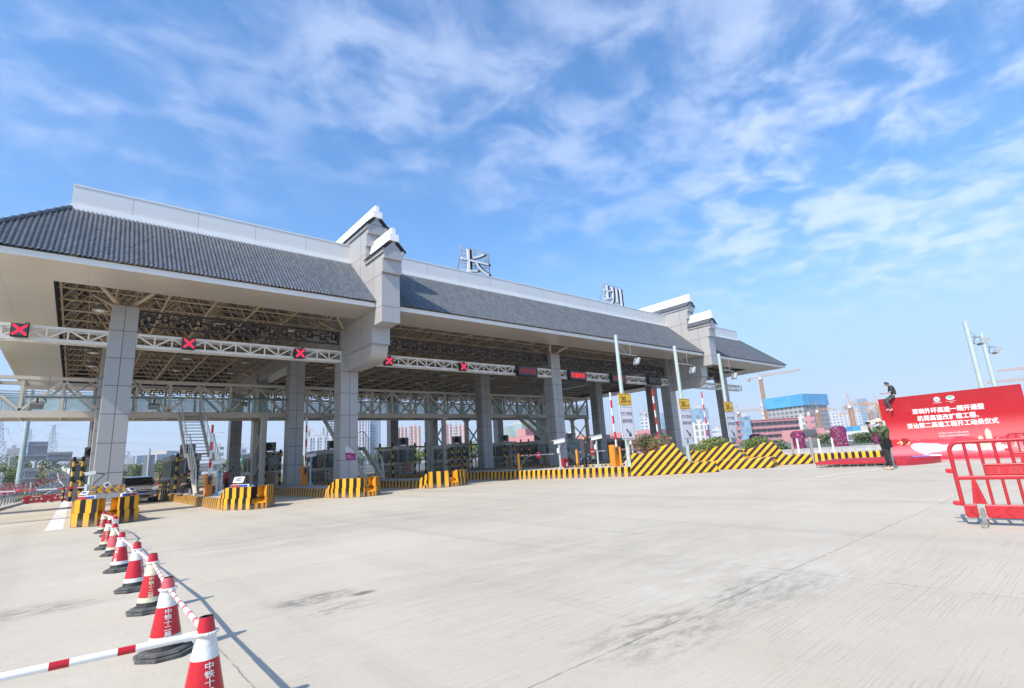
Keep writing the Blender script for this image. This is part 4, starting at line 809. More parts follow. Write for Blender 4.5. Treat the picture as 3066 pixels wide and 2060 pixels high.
# ================================================================== BOOTHS, PIPE GUARDS, GATES ON THE ISLANDS
SS = mat('brushed_steel', (.36, .35, .33), .38, .45, var=.12, scale=2)
BGL = Mat('booth_glass', .06, 0, .6); BGL.color((.10, .15, .15, 1)); BGL.b.inputs['Alpha'].default_value = .62; BGL = BGL.m
def booth(loc, lab):
    x, y, z = loc; t = thing('toll_booth', lab, 'booth', loc, 0, 'steel and glass toll booths'); w, l, h = .78, 2.0, 2.28
    m_ = MB(); m_.box(x-w, x+w, y-l, y+l, z, z+.95); m_.box(x-w-.06, x+w+.06, y-l-.06, y+l+.06, z+1.92, z+h)
    for sx_ in (-1, 1):
        for yy in (-l+.05, -.7, .7, l-.05): m_.box(x+sx_*w-.05*(sx_ > 0)-.0, x+sx_*w+.05*(sx_ < 0), y+yy-.05, y+yy+.05, z+.95, z+1.92)
    for yy in (-l, l-.05): m_.box(x-.05, x+.05, y+yy, y+yy+.05, z+.95, z+1.92)
    bevel(m_.build('shell', SS, t), .03); g = MB()
    for sx_ in (-1, 1):
        for ya, yb in ((-l+.12, -.76), (-.64, .64), (.76, l-.12)): g.box(x+sx_*(w-.03)-.006, x+sx_*(w-.03)+.006, y+ya, y+yb, z+.96, z+1.91)
    for yy in (-l+.03, l-.03):
        for xa, xb in ((-w+.08, -.06), (.06, w-.08)): g.box(x+xa, x+xb, y+yy-.006, y+yy+.006, z+.96, z+1.91)
    g.build('window', BGL, t); m_ = MB()
    for sx_ in (-1, 1): m_.box(x+sx_*(w+.004)-.008, x+sx_*(w+.004)+.008, y-1.2, y+1.2, z+.55, z+.62)
    m_.box(x-.45, x+.45, y-1.0, y-.4, z+.96, z+1.3); m_.box(x-.3, x+.3, y-.9, y-.6, z+1.3, z+1.62); m_.box(x-.4, x+.4, y+.5, y+1.1, z+.96, z+1.45); m_.build('desk', DGREY, t)
    m_ = MB(); m_.box(x-.36, x+.36, y-l-.012, y-l-.001, z+.1, z+.9); m_.build('door_panel', mat('copper_door', (.34, .21, .14), .35, .5), t); return t
def aircon(loc, lab, rz=0):
    t = thing('air_conditioner', lab, 'air conditioner', loc, rz, 'air conditioners on booth roofs'); M_ = world_of(t); m_ = MB()
    m_.box(-.42, .42, -.16, .16, .08, .68); m_.v = [M_ @ v for v in m_.v]; bevel(m_.build('case', mat('grey_aircon_case', (.20, .20, .19), .5), t), .02)
    m_ = MB(); m_.lathe([(0, 0), (.25, 0), (.25, .012), (.05, .02), (0, .02)], (0, 0, 0), 18); m_.v = [M_ @ Vector((v.x-.1, -.162-v.z, .38+v.y)) for v in m_.v]; m_.build('fan_grille', BLK, t)
    m_ = MB(); 
    for s in (-.35, .35): m_.box(s-.03, s+.03, -.2, .2, 0, .08)
    m_.v = [M_ @ v for v in m_.v]; m_.build('foot', STEEL, t); return t
YB = [YEL, BPT]; YBD = [mat('dull_yellow_pipe_paint', (.55, .33, .03), .5, var=.15), BPT]
def ypipe(mb, p, q, r=.075, seg=.27):
    p, q = Vector(p), Vector(q); L = (q-p).length; n = max(2, int(round(L/seg)))
    for i in range(n): mb.tube(p.lerp(q, i/n), p.lerp(q, (i+1)/n), r, None, 10, True, (i+1) % 2)
def guard(loc, xs, lab, back=.9, h=2.35, rails=(1.05, 2.05)):
    x, y, z = loc; t = thing('pipe_guard', lab, 'pipe guard', loc, 0, 'black and yellow pipe guards before the booths')
    for a in xs: m_ = MB(); ypipe(m_, (x+a, y, z), (x+a, y, z+h)); m_.build('post', YBD, t, 60)
    for rz_ in rails:
        m_ = MB(); ypipe(m_, (x+xs[0], y, z+rz_), (x+xs[-1], y, z+rz_), .055, .2)
        for a in (xs[0], xs[-1]): ypipe(m_, (x+a, y, z+rz_), (x+a, y+back, z+rz_), .055, .2)
        m_.build('rail', YBD, t, 60)
    return t
def lowrail(x, y0, y1, z, lab):
    t = thing('low_guard_rail', lab, 'guard rail', (x, (y0+y1)/2, z), 0, 'low black and yellow rails beside the booths'); n = int((y1-y0)/.9)
    for i in range(n+1): m_ = MB(); ypipe(m_, (x, y0+(y1-y0)*i/n, z), (x, y0+(y1-y0)*i/n, z+.78), .035, .16); m_.build('post', YBD, t, 60)
    for q in (.2, .46, .72): m_ = MB(); ypipe(m_, (x, y0, z+q), (x, y1, z+q), .03, .16); m_.build('rail', YBD, t, 60)
    return t
BX = [(.55, HI), (5.32, HI), (10.3, HI), (14.9, HI), (20.9, HR), (26.3, HR), (31.9, HR), (36.4, HR), (41.1, HR), (50.9, HR)]
BL = ['far left booth behind the first column', 'booth behind the stair by the dark car', 'booth with a copper door behind the second-row column', 'booth left of the poster column', 'long-windowed booth in the middle of the plaza', 'booth right of the long-windowed one', 'booth behind the no-entry barriers', 'booth left of the far gable column', 'booth under the far gable wall', 'booth under the outermost right column']
for (x, z), lab in zip(BX, BL):
    booth((x, 40.6, z), 'steel toll '+lab); aircon((x+.2, 39.6, z+2.285), 'dark fan box on top of the '+lab)
    guard((x, 36.2 if x > 12 else 37.3, z), (-.62, .32) if x > 1 else (-.62, -.25), 'tall striped posts guarding the '+lab)
    lowrail(x-.93, 37.6, 42.6, z, 'low striped rail along the '+lab)
guard((18.1-1.6, 33.4, HI), (-.5, .45), 'pair of tall striped pipe posts standing apart, left of the long-windowed booth'); guard((23.4, 34.8, 0.02), (-.6, .0, .6), 'three tall striped pipe posts in the middle of the plaza', rails=(1.0, 1.55, 2.1)); guard((29.2, 35.5, .02), (-.5, .5), 'striped pipe posts left of the middle column')
ORC = mat('orange_gate_cabinet', (.84, .24, .02), .4, var=.06)
RWT = [mat('gate_arm_white', (.80, .79, .77), .4), mat('gate_arm_red', (.72, .03, .03), .4)]
def gate(loc, lab, d, L=3.2, h=1.1, seg=.42, ang=None, cab=ORC, cw=.21):
    """cabinet with a striped arm; d = direction of the arm"""
    x, y, z = loc; t = thing('barrier_gate', lab, 'barrier gate', loc, 0, 'barrier gates with striped arms')
    bevel(MB().box(x-cw, x+cw, y-.17, y+.17, z, z+h).build('cabinet', cab, t), .03); m_ = MB(); m_.box(x-.07, x+.02, y-.176, y-.171, z+h*.72, z+h*.78); m_.box(x+.06, x+.13, y-.176, y-.171, z+h*.7, z+h*.82); m_.build('door_plate', DGREY, t)
    d = Vector(d).normalized(); p = Vector((x, y-.21, z+h*.86)); m_ = MB(); n = int(L/seg)
    for i in range(n): m_.bar(p+d*(i*seg), p+d*((i+1)*seg), .05, .10, (0, 1, 0) if abs(d.z) < .5 else (1, 0, 0), i % 2)
    m_.build('arm', RWT, t); m_ = MB(); m_.tube((x, y-.14, z+h*.86), (x, y-.26, z+h*.86), .06); m_.bar(p-d*.35, p, .09, .12); m_.build('hub', DGREY, t); return t
gate((4.85, 28.2, HI), 'orange gate with an upright red and white arm beside the cream stair', (.0, 0, 1), 2.6, 1.0, .40, None, ORC, .15)
gate((10.45, 31.9, HI), 'orange gate with a tall upright arm left of the poster column', (.0, 0, 1), 3.0, 1.15, .42, None, ORC, .17)
g5 = at_x(ZD(2110, 745), 21.9); gate((g5.x, g5.y, HR), 'sunlit orange gate cabinet with a leaning striped arm before the first speed sign', (-.03, 0, 1), 3.3, 1.12)
gate((26.6, 18.4, HR), 'gate with an upright striped arm between the first two speed signs', (-.02, 0, 1), 3.4); gate((31.9, 18.2, HR), 'gate with an upright striped arm between the second and third speed signs', (-.02, 0, 1), 3.4)
ga = at_y(ZF(1390, 826), 28.5); gate((ga.x+.25, 28.6, HI), 'gate with a lowered red and white arm across the leftmost lane', (-1, 0, .012), 6.2, ga.z-HI+.12, .62)
def camera_pole(loc, h, lab, face=(-1, -.3), long=.25, shift=0.):
    x, y, z = loc; t = thing('camera_pole', lab, 'security camera', loc, 0, 'surveillance cameras on short poles'); m_ = MB(); m_.tube((x, y, z), (x, y, z+h), .055, .05, 12); m_.lathe([(0, 0), (.16, 0), (.16, .02), (.06, .03), (.055, .1)], (x, y, z), 14)
    for k in range(4): a = math.pi*k/2+.4; m_.bar((x+.05*math.cos(a), y+.05*math.sin(a), z+.12), (x+.15*math.cos(a), y+.15*math.sin(a), z+.02), .01, .06)
    m_.build('pole', GREYP, t, 50); f = Vector((face[0], face[1], -.16)).normalized(); c = Vector((x, y, z+h+.10))+f*shift; s = f.cross(Vector((0, 0, 1))).normalized(); u = s.cross(f)
    m_ = MB(); m_.obox(c, f*long*.8, s*long*.24, u*long*.24); m_.obox(c+u*long*.27+f*.04, f*long*.9, s*long*.30, u*.010); bevel(m_.build('housing', WHT, t), .02); m_ = MB(); m_.tube(c+f*long*.8, c+f*(long*.8+.01), long*.17, None, 14); m_.build('lens', BLK, t)
    m_ = MB(); m_.box(x-.03, x+.03, y-.03, y+.03, z+h, z+h+.05); m_.box(x-.13, x-.055, y-.07, y+.07, z+h-.55, z+h-.28); m_.build('bracket', WHT, t); m_ = MB(); m_.path([c-f*.25*long/.42, c-f*.3-u*.12+Vector((.1, 0, 0)), Vector((x+.1, y, z+h-.3)), Vector((x+.05, y, z+h-.45))], .014, 6); m_.build('cable', BLK, t); return t
ca = at_x(ZF(1385, 905), .45); camera_pole((.45, ca.y if ca.y < 40 else 27, HI), 1.15, 'camera pole in front of the first column, by the lowered gate arm', (-1, .1), .20)
camera_pole((5.1, 27.5, HI), 1.40, 'camera pole in front of the orange gate beside the stair', (-1, .2), .34); camera_pole((10.62, 31.3, HI), 1.6, 'camera pole beside the tall upright arm by the second-row column', (-1, .2), .34)
cd = at_x(ZD(1475, 775), 20.9); camera_pole((cd.x, cd.y, HR), 1.42, 'white camera on a pole in front of the middle column', (-1, .45), .42)
ce = at_x(ZD(2160, 740), 22.6); camera_pole((ce.x, ce.y+1.5, HR), 1.5, 'white camera on a pole right beside the orange gate cabinet', (-1, .45), .42); camera_pole((27.0, 20.5, HR), 1.7, 'white camera on a pole above the biggest flowering shrub', (-1, .45), .42)
cf = at_d(ZW(1722, 1068), 24.6); camera_pole((cf.x, cf.y, 0), cf.z-.10, 'white camera housing on a pole next to the photographer\'s cap', (-.8, .5), .27, .42)
NE = [mat('no_entry_red', (.74, .03, .025), .4), WHT]
def noentry(p, lab, L):
    x, y, z = p; t = thing('swing_barrier', lab, 'road barrier', p, 0, 'swing barriers with round no-entry signs'); m_ = MB(); m_.tube((x, y, z), (x, y, z+1.0), .065, None, 12); m_.build('post', ORG, t, 60); m_ = MB(); n = 9
    for i in range(n): a = .08+L*i/n*.5; m_.tube((x+a, y, z+.86), (x+a+L/n*.5, y, z+.86), .025, None, 8, True, (i+1) % 2)
    m_.tube((x+L*.5, y, z+.86), (x+L, y, z+.84), .02, None, 8, True, 0); m_.build('arm', RWT, t); m_ = MB(); pts = [Vector((x+.07, y, z+.12)), Vector((x+.35, y, z+.45)), Vector((x+.6, y, z+.68)), Vector((x+.9, y, z+.80)), Vector((x+1.2, y, z+.83))]; m_.path(pts, .018, 8); m_.build('stay', STEEL, t)
    m_ = MB(); c = Vector((x+L*.53, y-.04, z+.84)); m_.add([c+Vector((.2*math.cos(2*math.pi*k/28), 0, .2*math.sin(2*math.pi*k/28))) for k in range(28)]+[c+Vector((.2*math.cos(2*math.pi*k/28), .02, .2*math.sin(2*math.pi*k/28))) for k in range(28)], [tuple(range(28)), tuple(range(28, 56))]+[(k, (k+1) % 28, 28+(k+1) % 28, 28+k) for k in range(28)], 0); m_.box(c.x-.13, c.x+.13, c.y-.006, c.y-.001, c.z-.035, c.z+.035, 1); m_.build('no_entry_disc', NE, t); return t
n1 = at_x(ZD(990, 800), 20.3); noentry((20.3, n1.y, HR), 'swing barrier with a no-entry disc left of the middle column', 3.0); n2 = at_x(ZD(1658, 760), 22.6); noentry((22.7, n2.y, HR), 'swing barrier with a no-entry disc behind the dark cabinet, right of the middle column', 2.6); n3 = at_x(ZD(2178, 735), 23.2); noentry((23.2, n3.y, HR), 'swing barrier post half hidden behind the sunlit orange gate cabinet', 1.5)
# dark cabinet on legs, fire box
dc = at_x(ZD(1775, 765), 21.9); t = thing('control_cabinet', 'dark grey control cabinet on thin legs with a small orange beacon', 'cabinet', (dc.x, dc.y, HR)); x, y = dc.x, dc.y
bevel(MB().box(x-.24, x+.24, y-.15, y+.15, HR+.55, HR+1.55).build('case', DGREY, t), .02); m_ = MB(); m_.tube((x, y, HR), (x, y, HR+.56), .06); m_.tube((x-.1, y-.05, HR+.55), (x-.3, y-.12, HR), .02); m_.box(x-.15, x+.15, y-.12, y+.12, HR, HR+.02); m_.build('leg', BLK, t); m_ = MB(); m_.lathe([(0, .12), (.045, .10), (.055, 0), (0, 0)], (x-.05, y, HR+1.55), 12); m_.build('beacon', ORG, t, 60); m_ = MB(); m_.box(x-.1, x-.04, y-.155, y-.151, HR+1.35, HR+1.4); m_.box(x+.05, x+.14, y-.155, y-.151, HR+.66, HR+.72); m_.build('plate', WHT, t)
fb = at_x(ZD(1525, 768), 21.9); t = thing('fire_box', 'red fire extinguisher box at the foot of the middle column', 'fire box', (fb.x, fb.y, HR)); x, y = fb.x, fb.y; bevel(MB().box(x-.19, x+.19, y-.12, y+.12, HR, HR+.55).build('case', mat('fire_red', (.34, .008, .012), .35), t), .02); MB().box(x-.02, x+.12, y-.126, y-.121, HR+.1, HR+.32).build('notice', WHT, t)
# poster on the gable column
t = thing('poster', 'torn poster with a curling white top and a magenta text block, taped to the column', 'poster', at_y(ZB(580, 220), 25.985)); Pq = lambda a, b: at_y(ZB(a, b), 25.985)
m_ = MB(); m_.add([Pq(522, 215), Pq(640, 228), Pq(640, 298), Pq(530, 304)], [(0, 1, 2, 3)], 1); m_.add([Pq(518, 142), Pq(548, 136), Pq(640, 226), Pq(522, 213)], [(0, 1, 2, 3)], 0); m_.add([Pq(548, 136), Pq(556, 190)+Vector((0, -.12, 0)), Pq(625, 222)+Vector((0, -.14, 0)), Pq(640, 226)], [(0, 1, 2, 3)], 0); m_.build('sheet', [mat('poster_paper', (.72, .70, .66), .8), mat('poster_magenta', (.34, .02, .16), .7)], t, fix=False)
m_ = MB()
for k in range(4): m_.add([p+Vector((0, -.003, 0)) for p in (Pq(537, 242+k*11), Pq(585+(k*13) % 40, 245+k*11), Pq(585+(k*13) % 40, 247+k*11), Pq(537, 244+k*11))], [(0, 1, 2, 3)])
m_.build('print', mat('poster_print', (.75, .55, .55), .8), t, fix=False); m_ = MB(); write(m_, '收费', Pq(534, 160)+Vector((0, -.003, 0)), (1, 0, 0), (0, 0, 1), .05, .1); m_.build('heading', BLK, t, fix=False)

# ================================================================== SPEED / ETC SIGN POLES
POLE_Y = 16.84
def etc_pole(x, y, ztop, lab, sgn=True):
    t = thing('sign_pole', lab, 'road sign', (x, y, HR), 0, 'grey sign poles with electronic toll boards'); m_ = MB(); m_.tube((x, y, HR), (x, y, ztop), .115, .095, 16)
    m_.lathe([(0, 0), (.2, 0), (.2, .03), (.115, .03)], (x, y, HR), 16); m_.build('pole', GREYP, t, 50); m_ = MB()
    for k in range(6): a = math.pi*k/3; m_.bar((x+.11*math.cos(a), y+.11*math.sin(a), HR+.30), (x+.19*math.cos(a), y+.19*math.sin(a), HR+.03), .012, .10)
    m_.build('base_rib', GREYP, t); az = ztop-1.0; L = 1.65; m_ = MB(); m_.tube((x+.08, y, az), (x+L, y, az-.03), .032, None, 8); m_.tube((x+.08, y, ztop-.35), (x+.78, y, az), .016, None, 6); m_.tube((x+1.15, y, az), (x+1.15, y, az+.75), .010, None, 6); m_.box(x+.06, x+.14, y-.04, y+.04, az-.08, az+.08); m_.build('arm', STEEL, t); m_ = MB(); c = Vector((x+L-.02, y, az-.33)); f = Vector((.52, 0, .85)).normalized(); m_.obox(c, f*.21, (0, .17, 0), f.cross(Vector((0, 1, 0)))*.065); bevel(m_.build('antenna_box', mat('pale_antenna', (.34, .37, .37), .4), t), .02); m_ = MB(); m_.tube((x+L-.05, y, az), c+Vector((0, 0, .15)), .02, None, 6); m_.path([Vector((x+L-.2, y, az-.02)), Vector((x+L-.34, y, az-.25)), c+Vector((-.12, 0, -.1))], .012, 6); m_.build('cable', BLK, t)
    if not sgn: return t
    yy = y-.14; z1 = HR+3.02-.0; w = .39
    return t
for i, (x, y, zt, lab) in enumerate(((21.8, 16.84, 7.4, 'nearest sign pole with yellow and white boards, left of the big shrub'), (26.0, 15.98, 7.0, 'sign pole with yellow and white boards behind the nearest wedge peak'), (30.45, 15.7, 6.85, 'farthest sign pole with yellow and white boards, before the outermost column'))):
    t = etc_pole(x, y, zt, lab); Yp = y-.15
    cs = [(ZK(370, 918), ZK(462, 1000), ZK(380, 1005), ZK(487, 1242)), (ZK(802, 955), ZK(875, 1027), ZK(808, 1031), ZK(888, 1240)), (ZK(1124, 977), ZK(1178, 1042), ZK(1130, 1043), ZK(1210, 1235))][i]
    a, b, c, d = (at_y(p, Yp) for p in cs); hw = .53; xm = x+.02; zt1, zb1 = a.z+.05, b.z+.0; zt2, zb2 = zb1-.04, d.z
    def plate(nm, z0, z1, m, edge):
        m_ = MB(); n = 5; r = .05; poly = []
        for cx_, cz_, a0 in ((hw-r, z1-r, 0), (-hw+r, z1-r, 90), (-hw+r, z0+r, 180), (hw-r, z0+r, 270)): poly += [(cx_+r*math.cos(R(a0+90*k/n)), cz_+r*math.sin(R(a0+90*k/n))) for k in range(n+1)]
        m_.prism(poly, (1, 0, 0), (0, 0, 1), (xm, Yp, 0), (0, .02, 0), 1); zc = (z0+z1)/2; sc = lambda p: (p[0]*(1-.035/hw), zc+(p[1]-zc)*(1-.035/((z1-z0)/2))); sc2 = lambda p: (p[0]*(1-.055/hw), zc+(p[1]-zc)*(1-.055/((z1-z0)/2)))
        m_.add([(xm+sc((u, v))[0], Yp-.002, sc((u, v))[1]) for u, v in poly], [tuple(range(len(poly)))], edge); m_.add([(xm+sc2((u, v))[0], Yp-.004, sc2((u, v))[1]) for u, v in poly], [tuple(range(len(poly)))], 1); return m_.build(nm, m, t)
    hh = zt1-zb1; plate('speed_plate', zb1, zt1, [BLK, mat('sign_yellow', (.84, .50, .012), .4, var=.03)], 0); m_ = MB(); write(m_, '20', (xm-.15, Yp-.007, zb1+hh*.25), (1, 0, 0), (0, 0, 1), hh*.72, .40, .022); write(m_, 'km/h', (xm+.28, Yp-.007, zb1+hh*.27), (1, 0, 0), (0, 0, 1), hh*.28, .30, .012); m_.build('speed_writing', BLK, t, fix=False)
    H2 = zt2-zb2; plate('toll_board', zb2, zt2, [BLK, mat('sign_white', (.76, .76, .80), .4, var=.02)], 0); m_ = MB(); write(m_, 'ETC专用', (xm, Yp-.007, zb2+H2*.72), (1, 0, 0), (0, 0, 1), H2*.135, .84, .008); m_.build('toll_writing', BLK, t, fix=False); m_ = MB(); write(m_, '保持车距', (xm, Yp-.007, zb2+H2*.50), (1, 0, 0), (0, 0, 1), H2*.135, .84, .008)
    m_.build('toll_writing', BLK, t, fix=False); m_ = MB(); ar = [(-.14, .22), (-.09, .26), (.06, .09), (.09, .18), (.14, .0), (-.03, .015), (.025, .055)]; m_.add([(xm+u*1.5+.03, Yp-.007, zb2+H2*.08+v*H2/1.0*.95) for u, v in ar], [(0, 1, 2, 6), (2, 3, 4), (2, 4, 6), (4, 5, 6)]); m_.build('arrow', BLK, t, fix=False)
    m_ = MB()
    for z in (zb1+.1, zt1-.1, zb2+.15, zt2-.15): m_.box(x-.12, x+.12, Yp+.021, y-.09, z-.02, z+.02)
    m_.build('clamp', STEEL, t)
for p, q, lab in ((ZM(2.09, 2400, 900)(1022, 132), ZM(2.09, 2400, 900)(1128, 545), 'taller bare grey pole with a lamp box rising behind the banner'), (ZM(2.09, 2400, 900)(1123, 205), ZM(2.09, 2400, 900)(1213, 535), 'shorter bare grey pole with a lamp box rising behind the banner')):
    d = ray(*p); k = (7.9-CH)/d.z; c = Vector((0, 0, CH))+d*k; x, y = c.x, c.y; t = thing('sign_pole', lab, 'road sign', (x, y, 0), 0, 'grey sign poles with electronic toll boards'); dr = Vector((CR.x, CR.y, 0)).normalized()
    m_ = MB(); m_.tube((x, y, 0), (x, y, 7.9), .16, .13, 16); m_.build('pole', GREYP, t, 50); m_ = MB(); o = Vector((x, y, 6.9)); m_.tube(o, o+dr*.75+Vector((0, 0, -.05)), .045, None, 8); m_.tube(o+Vector((0, 0, .6)), o+dr*.45, .02, None, 6); m_.build('arm', STEEL, t); m_ = MB(); cc = o+dr*.85+Vector((0, 0, -.30)); f = (dr*.8+Vector((0, 0, .6))).normalized(); m_.obox(cc, f*.30, Vector((-dr.y, dr.x, 0))*.2, f.cross(Vector((-dr.y, dr.x, 0)))*.09); bevel(m_.build('antenna_box', mat('pale_antenna', (.34, .37, .37), .4), t), .02); m_ = MB(); m_.path([o+dr*.4, o+dr*.2+Vector((0, 0, -.4)), o+dr*.45+Vector((0, 0, -.55)), cc], .02, 6); m_.build('cable', BLK, t)

# ================================================================== PLANTS
GR = [mat('leaf_dark_green', (.045, .085, .022), .55, var=.3, scale=6), mat('leaf_green', (.095, .165, .038), .55, var=.3, scale=6), mat('leaf_light_green', (.19, .26, .06), .55, var=.25, scale=6), mat('petal_magenta', (.40, .02, .17), .6, var=.2), mat('petal_pink', (.66, .22, .30), .6, var=.2), mat('petal_red', (.52, .02, .05), .6, var=.2), mat('petal_purple', (.24, .012, .17), .6, var=.25, scale=5), mat('leaf_dry', (.17, .14, .06), .7, var=.3)]
BARK = mat('bark', (.12, .085, .055), .9, var=.3, scale=6)
def leaves(mb, c, rad, n, size, w, shell=.55, rg=rnd, shape=None):
    """leaf-sized faces through a rounded volume; w = weights of the material slots"""
    c = Vector(c); tot = sum(w)
    for _ in range(n):
        while True:
            p = Vector((rg.uniform(-1, 1), rg.uniform(-1, 1), rg.uniform(-1, 1))); L = p.length
            if 1e-3 < L <= 1: break
        if shape != 'solid': p *= (shell+(1-shell)*rg.random())/max(L, .2) if L < shell else 1
        p = Vector((p.x*rad[0], p.y*rad[1], p.z*rad[2])); q = c+p; a = Vector((rg.gauss(0, 1), rg.gauss(0, 1), rg.gauss(0, 1)+.4)).normalized(); b = a.orthogonal().normalized(); e = a.cross(b); s = size*rg.uniform(.6, 1.3); r_ = rg.uniform(0, tot); k = 0
        while r_ > w[k]: r_ -= w[k]; k += 1
        t_ = rg.uniform(0, 6.28); b, e = b*math.cos(t_)+e*math.sin(t_), e*math.cos(t_)-b*math.sin(t_); mb.add([q-b*s, q-e*s*.45, q+b*s, q+e*s*.45], [(0, 1, 2, 3)], k)
def bush(name, lab, cat, c, rad, n, size, w, group=None, blobs=6, stem=True, z0=None):
    base = Vector((c[0], c[1], c[2]-rad[2] if z0 is None else z0)); t = thing(name, lab, cat, base, 0, group); mb = MB(); r2 = random.Random(hash((round(c[0], 2), round(c[1], 2))) & 0xffff)
    for k in range(blobs):
        o = Vector((c[0]+r2.uniform(-.55, .55)*rad[0], c[1]+r2.uniform(-.55, .55)*rad[1], c[2]+r2.uniform(-.35, .45)*rad[2])); f = r2.uniform(.45, .65); leaves(mb, o, (rad[0]*f, rad[1]*f, rad[2]*f), n//blobs, size, w, .35, r2)
    mb.build('foliage', GR, t, fix=False)
    if stem:
        m_ = MB()
        for k in range(5): a = r2.uniform(0, 6.28); m_.tube(base, Vector((c[0]+.4*rad[0]*math.cos(a), c[1]+.4*rad[1]*math.sin(a), c[2])), .03*max(1, rad[2]), .01, 6)
        m_.build('stem', BARK, t)
    return t
for px_, X, rad, w, lab in ((ZE(340, 300), 24.0, (1.75, 1.0, .72), (1, 5, 5, 1.4, 1.5, .9, 0, .5), 'biggest roadside shrub, full of pink and red flowers, behind the nearest wedge'), (ZE(985, 312), 27.6, (1.7, .9, .58), (1, 4, 7, .2, .35, 0, 0, .4), 'light green roadside shrub behind the middle wedge'), (ZE(1470, 285), 31.3, (1.8, .9, .62), (1, 4, 7, .1, .1, 0, 0, .3), 'light green roadside shrub with few flowers behind the farthest wedge')):
    c = at_x(px_, X); bush('flowering_shrub', lab, 'shrub', c, rad, 3600, .058, w, 'shrubs planted behind the wedges', 7, True, HR)
def column_plant(pl, pr_, pt, pb, D, lab, name='bougainvillea_column', w=(1.4, .7, .2, 2.6, .4, 0, 4.6, .1)):
    a, b = at_d(pl, D), at_d(pr_, D); r = (a-b).length/2; zt = at_d(pt, D).z; zb = at_d(pb, D).z; c = (a+b)/2; t = thing(name, lab, 'trimmed bush', (c.x, c.y, zb), 0, 'trimmed purple bougainvillea bushes'); mb = MB(); r2 = random.Random(int(pt[0])); h = zt-zb
    for k in range(8500):
        an = r2.uniform(0, 6.28); z = zb+h*r2.random()**.9; u = (z-zb)/h; rr = r*(1 if u < .82 else max(.2, math.sqrt(max(.02, 1-((u-.82)/.18)**2*.75))))*(.93+.09*math.sin(an*3+z*2))*r2.uniform(.82, 1.04)
        if r2.random() < .15 and u > .8: rr *= r2.random()
        q = Vector((c.x+rr*math.cos(an), c.y+rr*math.sin(an), z)); n_ = Vector((math.cos(an)+r2.gauss(0, .5), math.sin(an)+r2.gauss(0, .5), r2.gauss(.2, .5))).normalized(); b_ = n_.orthogonal().normalized(); e = n_.cross(b_); s = .068*r2.uniform(.6, 1.4); x_ = r2.uniform(0, sum(w)); kk = 0
        while x_ > w[kk]: x_ -= w[kk]; kk += 1
        mb.add([q-b_*s, q-e*s, q+b_*s, q+e*s], [(0, 1, 2, 3)], kk)
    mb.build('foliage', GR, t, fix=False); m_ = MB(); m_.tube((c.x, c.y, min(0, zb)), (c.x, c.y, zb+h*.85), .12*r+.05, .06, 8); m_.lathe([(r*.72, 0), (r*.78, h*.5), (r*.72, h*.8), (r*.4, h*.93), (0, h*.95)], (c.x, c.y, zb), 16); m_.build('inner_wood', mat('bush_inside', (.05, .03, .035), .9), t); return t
for a, b, tp, bt, D, lab in ((ZW(765, 1280), ZW(912, 1280), ZW(835, 1190), ZW(835, 1370), 60, 'leftmost of the tall purple bougainvillea bushes, in front of the pink building'), (ZW(1180, 1250), ZW(1350, 1250), ZW(1265, 1140), ZW(1265, 1350), 56, 'broadest purple bougainvillea bush, left of the photographer'), (ZW(1620, 1250), ZW(1760, 1250), ZW(1690, 1180), ZW(1690, 1330), 56, 'purple bougainvillea bush mostly hidden behind the photographer')):
    column_plant(a, b, tp, bt, D, lab)
for a, b, tp, bt, D, lab in ((ZE(1062, 240), ZE(1136, 240), ZE(1100, 213), ZE(1100, 300), 62, 'small purple bougainvillea top above the middle planted shrub'), (ZE(1412, 215), ZE(1556, 215), ZE(1484, 183), ZE(1484, 300), 62, 'purple bougainvillea top above the farthest planted shrub')): column_plant(a, b, tp, bt, D, lab, 'bougainvillea_column', (.5, .3, 0, 1, 0, 0, 6, 0))
# noise fence and posts on the right
fa, fb_ = at_d(ZE(1740, 345), 46), at_d(ZW(1760, 1325), 46); t = thing('parapet_fence', 'long low grey slatted fence below the purple bushes on the right', 'fence', ((fa.x+fb_.x)/2, (fa.y+fb_.y)/2, 0)); dd = Vector((fb_.x-fa.x, fb_.y-fa.y, 0)); Lf = dd.length; dd.normalize(); za, zb_f = at_d(ZE(1780, 345), 46).z, at_d(ZE(1780, 395), 46).z; A = Vector((fa.x, fa.y, 0)); ex = A+dd*(Lf+14)
m_ = MB(); m_.bar(A+Vector((0, 0, zb_f-.35)), ex+Vector((0, 0, zb_f-.35)), .3, .6); m_.build('base_wall', CONC, t); m_ = MB(); nS = 7
for k in range(nS): z = zb_f+(za-zb_f)*(k+.5)/nS; m_.bar(A+Vector((0, 0, z)), ex+Vector((0, 0, z)), .04, (za-zb_f)/nS*.72)
m_.build('slat', mat('fence_pale_grey', (.42, .43, .43), .5), t); m_ = MB()
for k in range(int((Lf+14)/.55)): p = A+dd*(k*.55); m_.bar(p+Vector((0, 0, zb_f)), p+Vector((0, 0, za+.02)), .05, .05)
m_.build('post', STEEL, t)
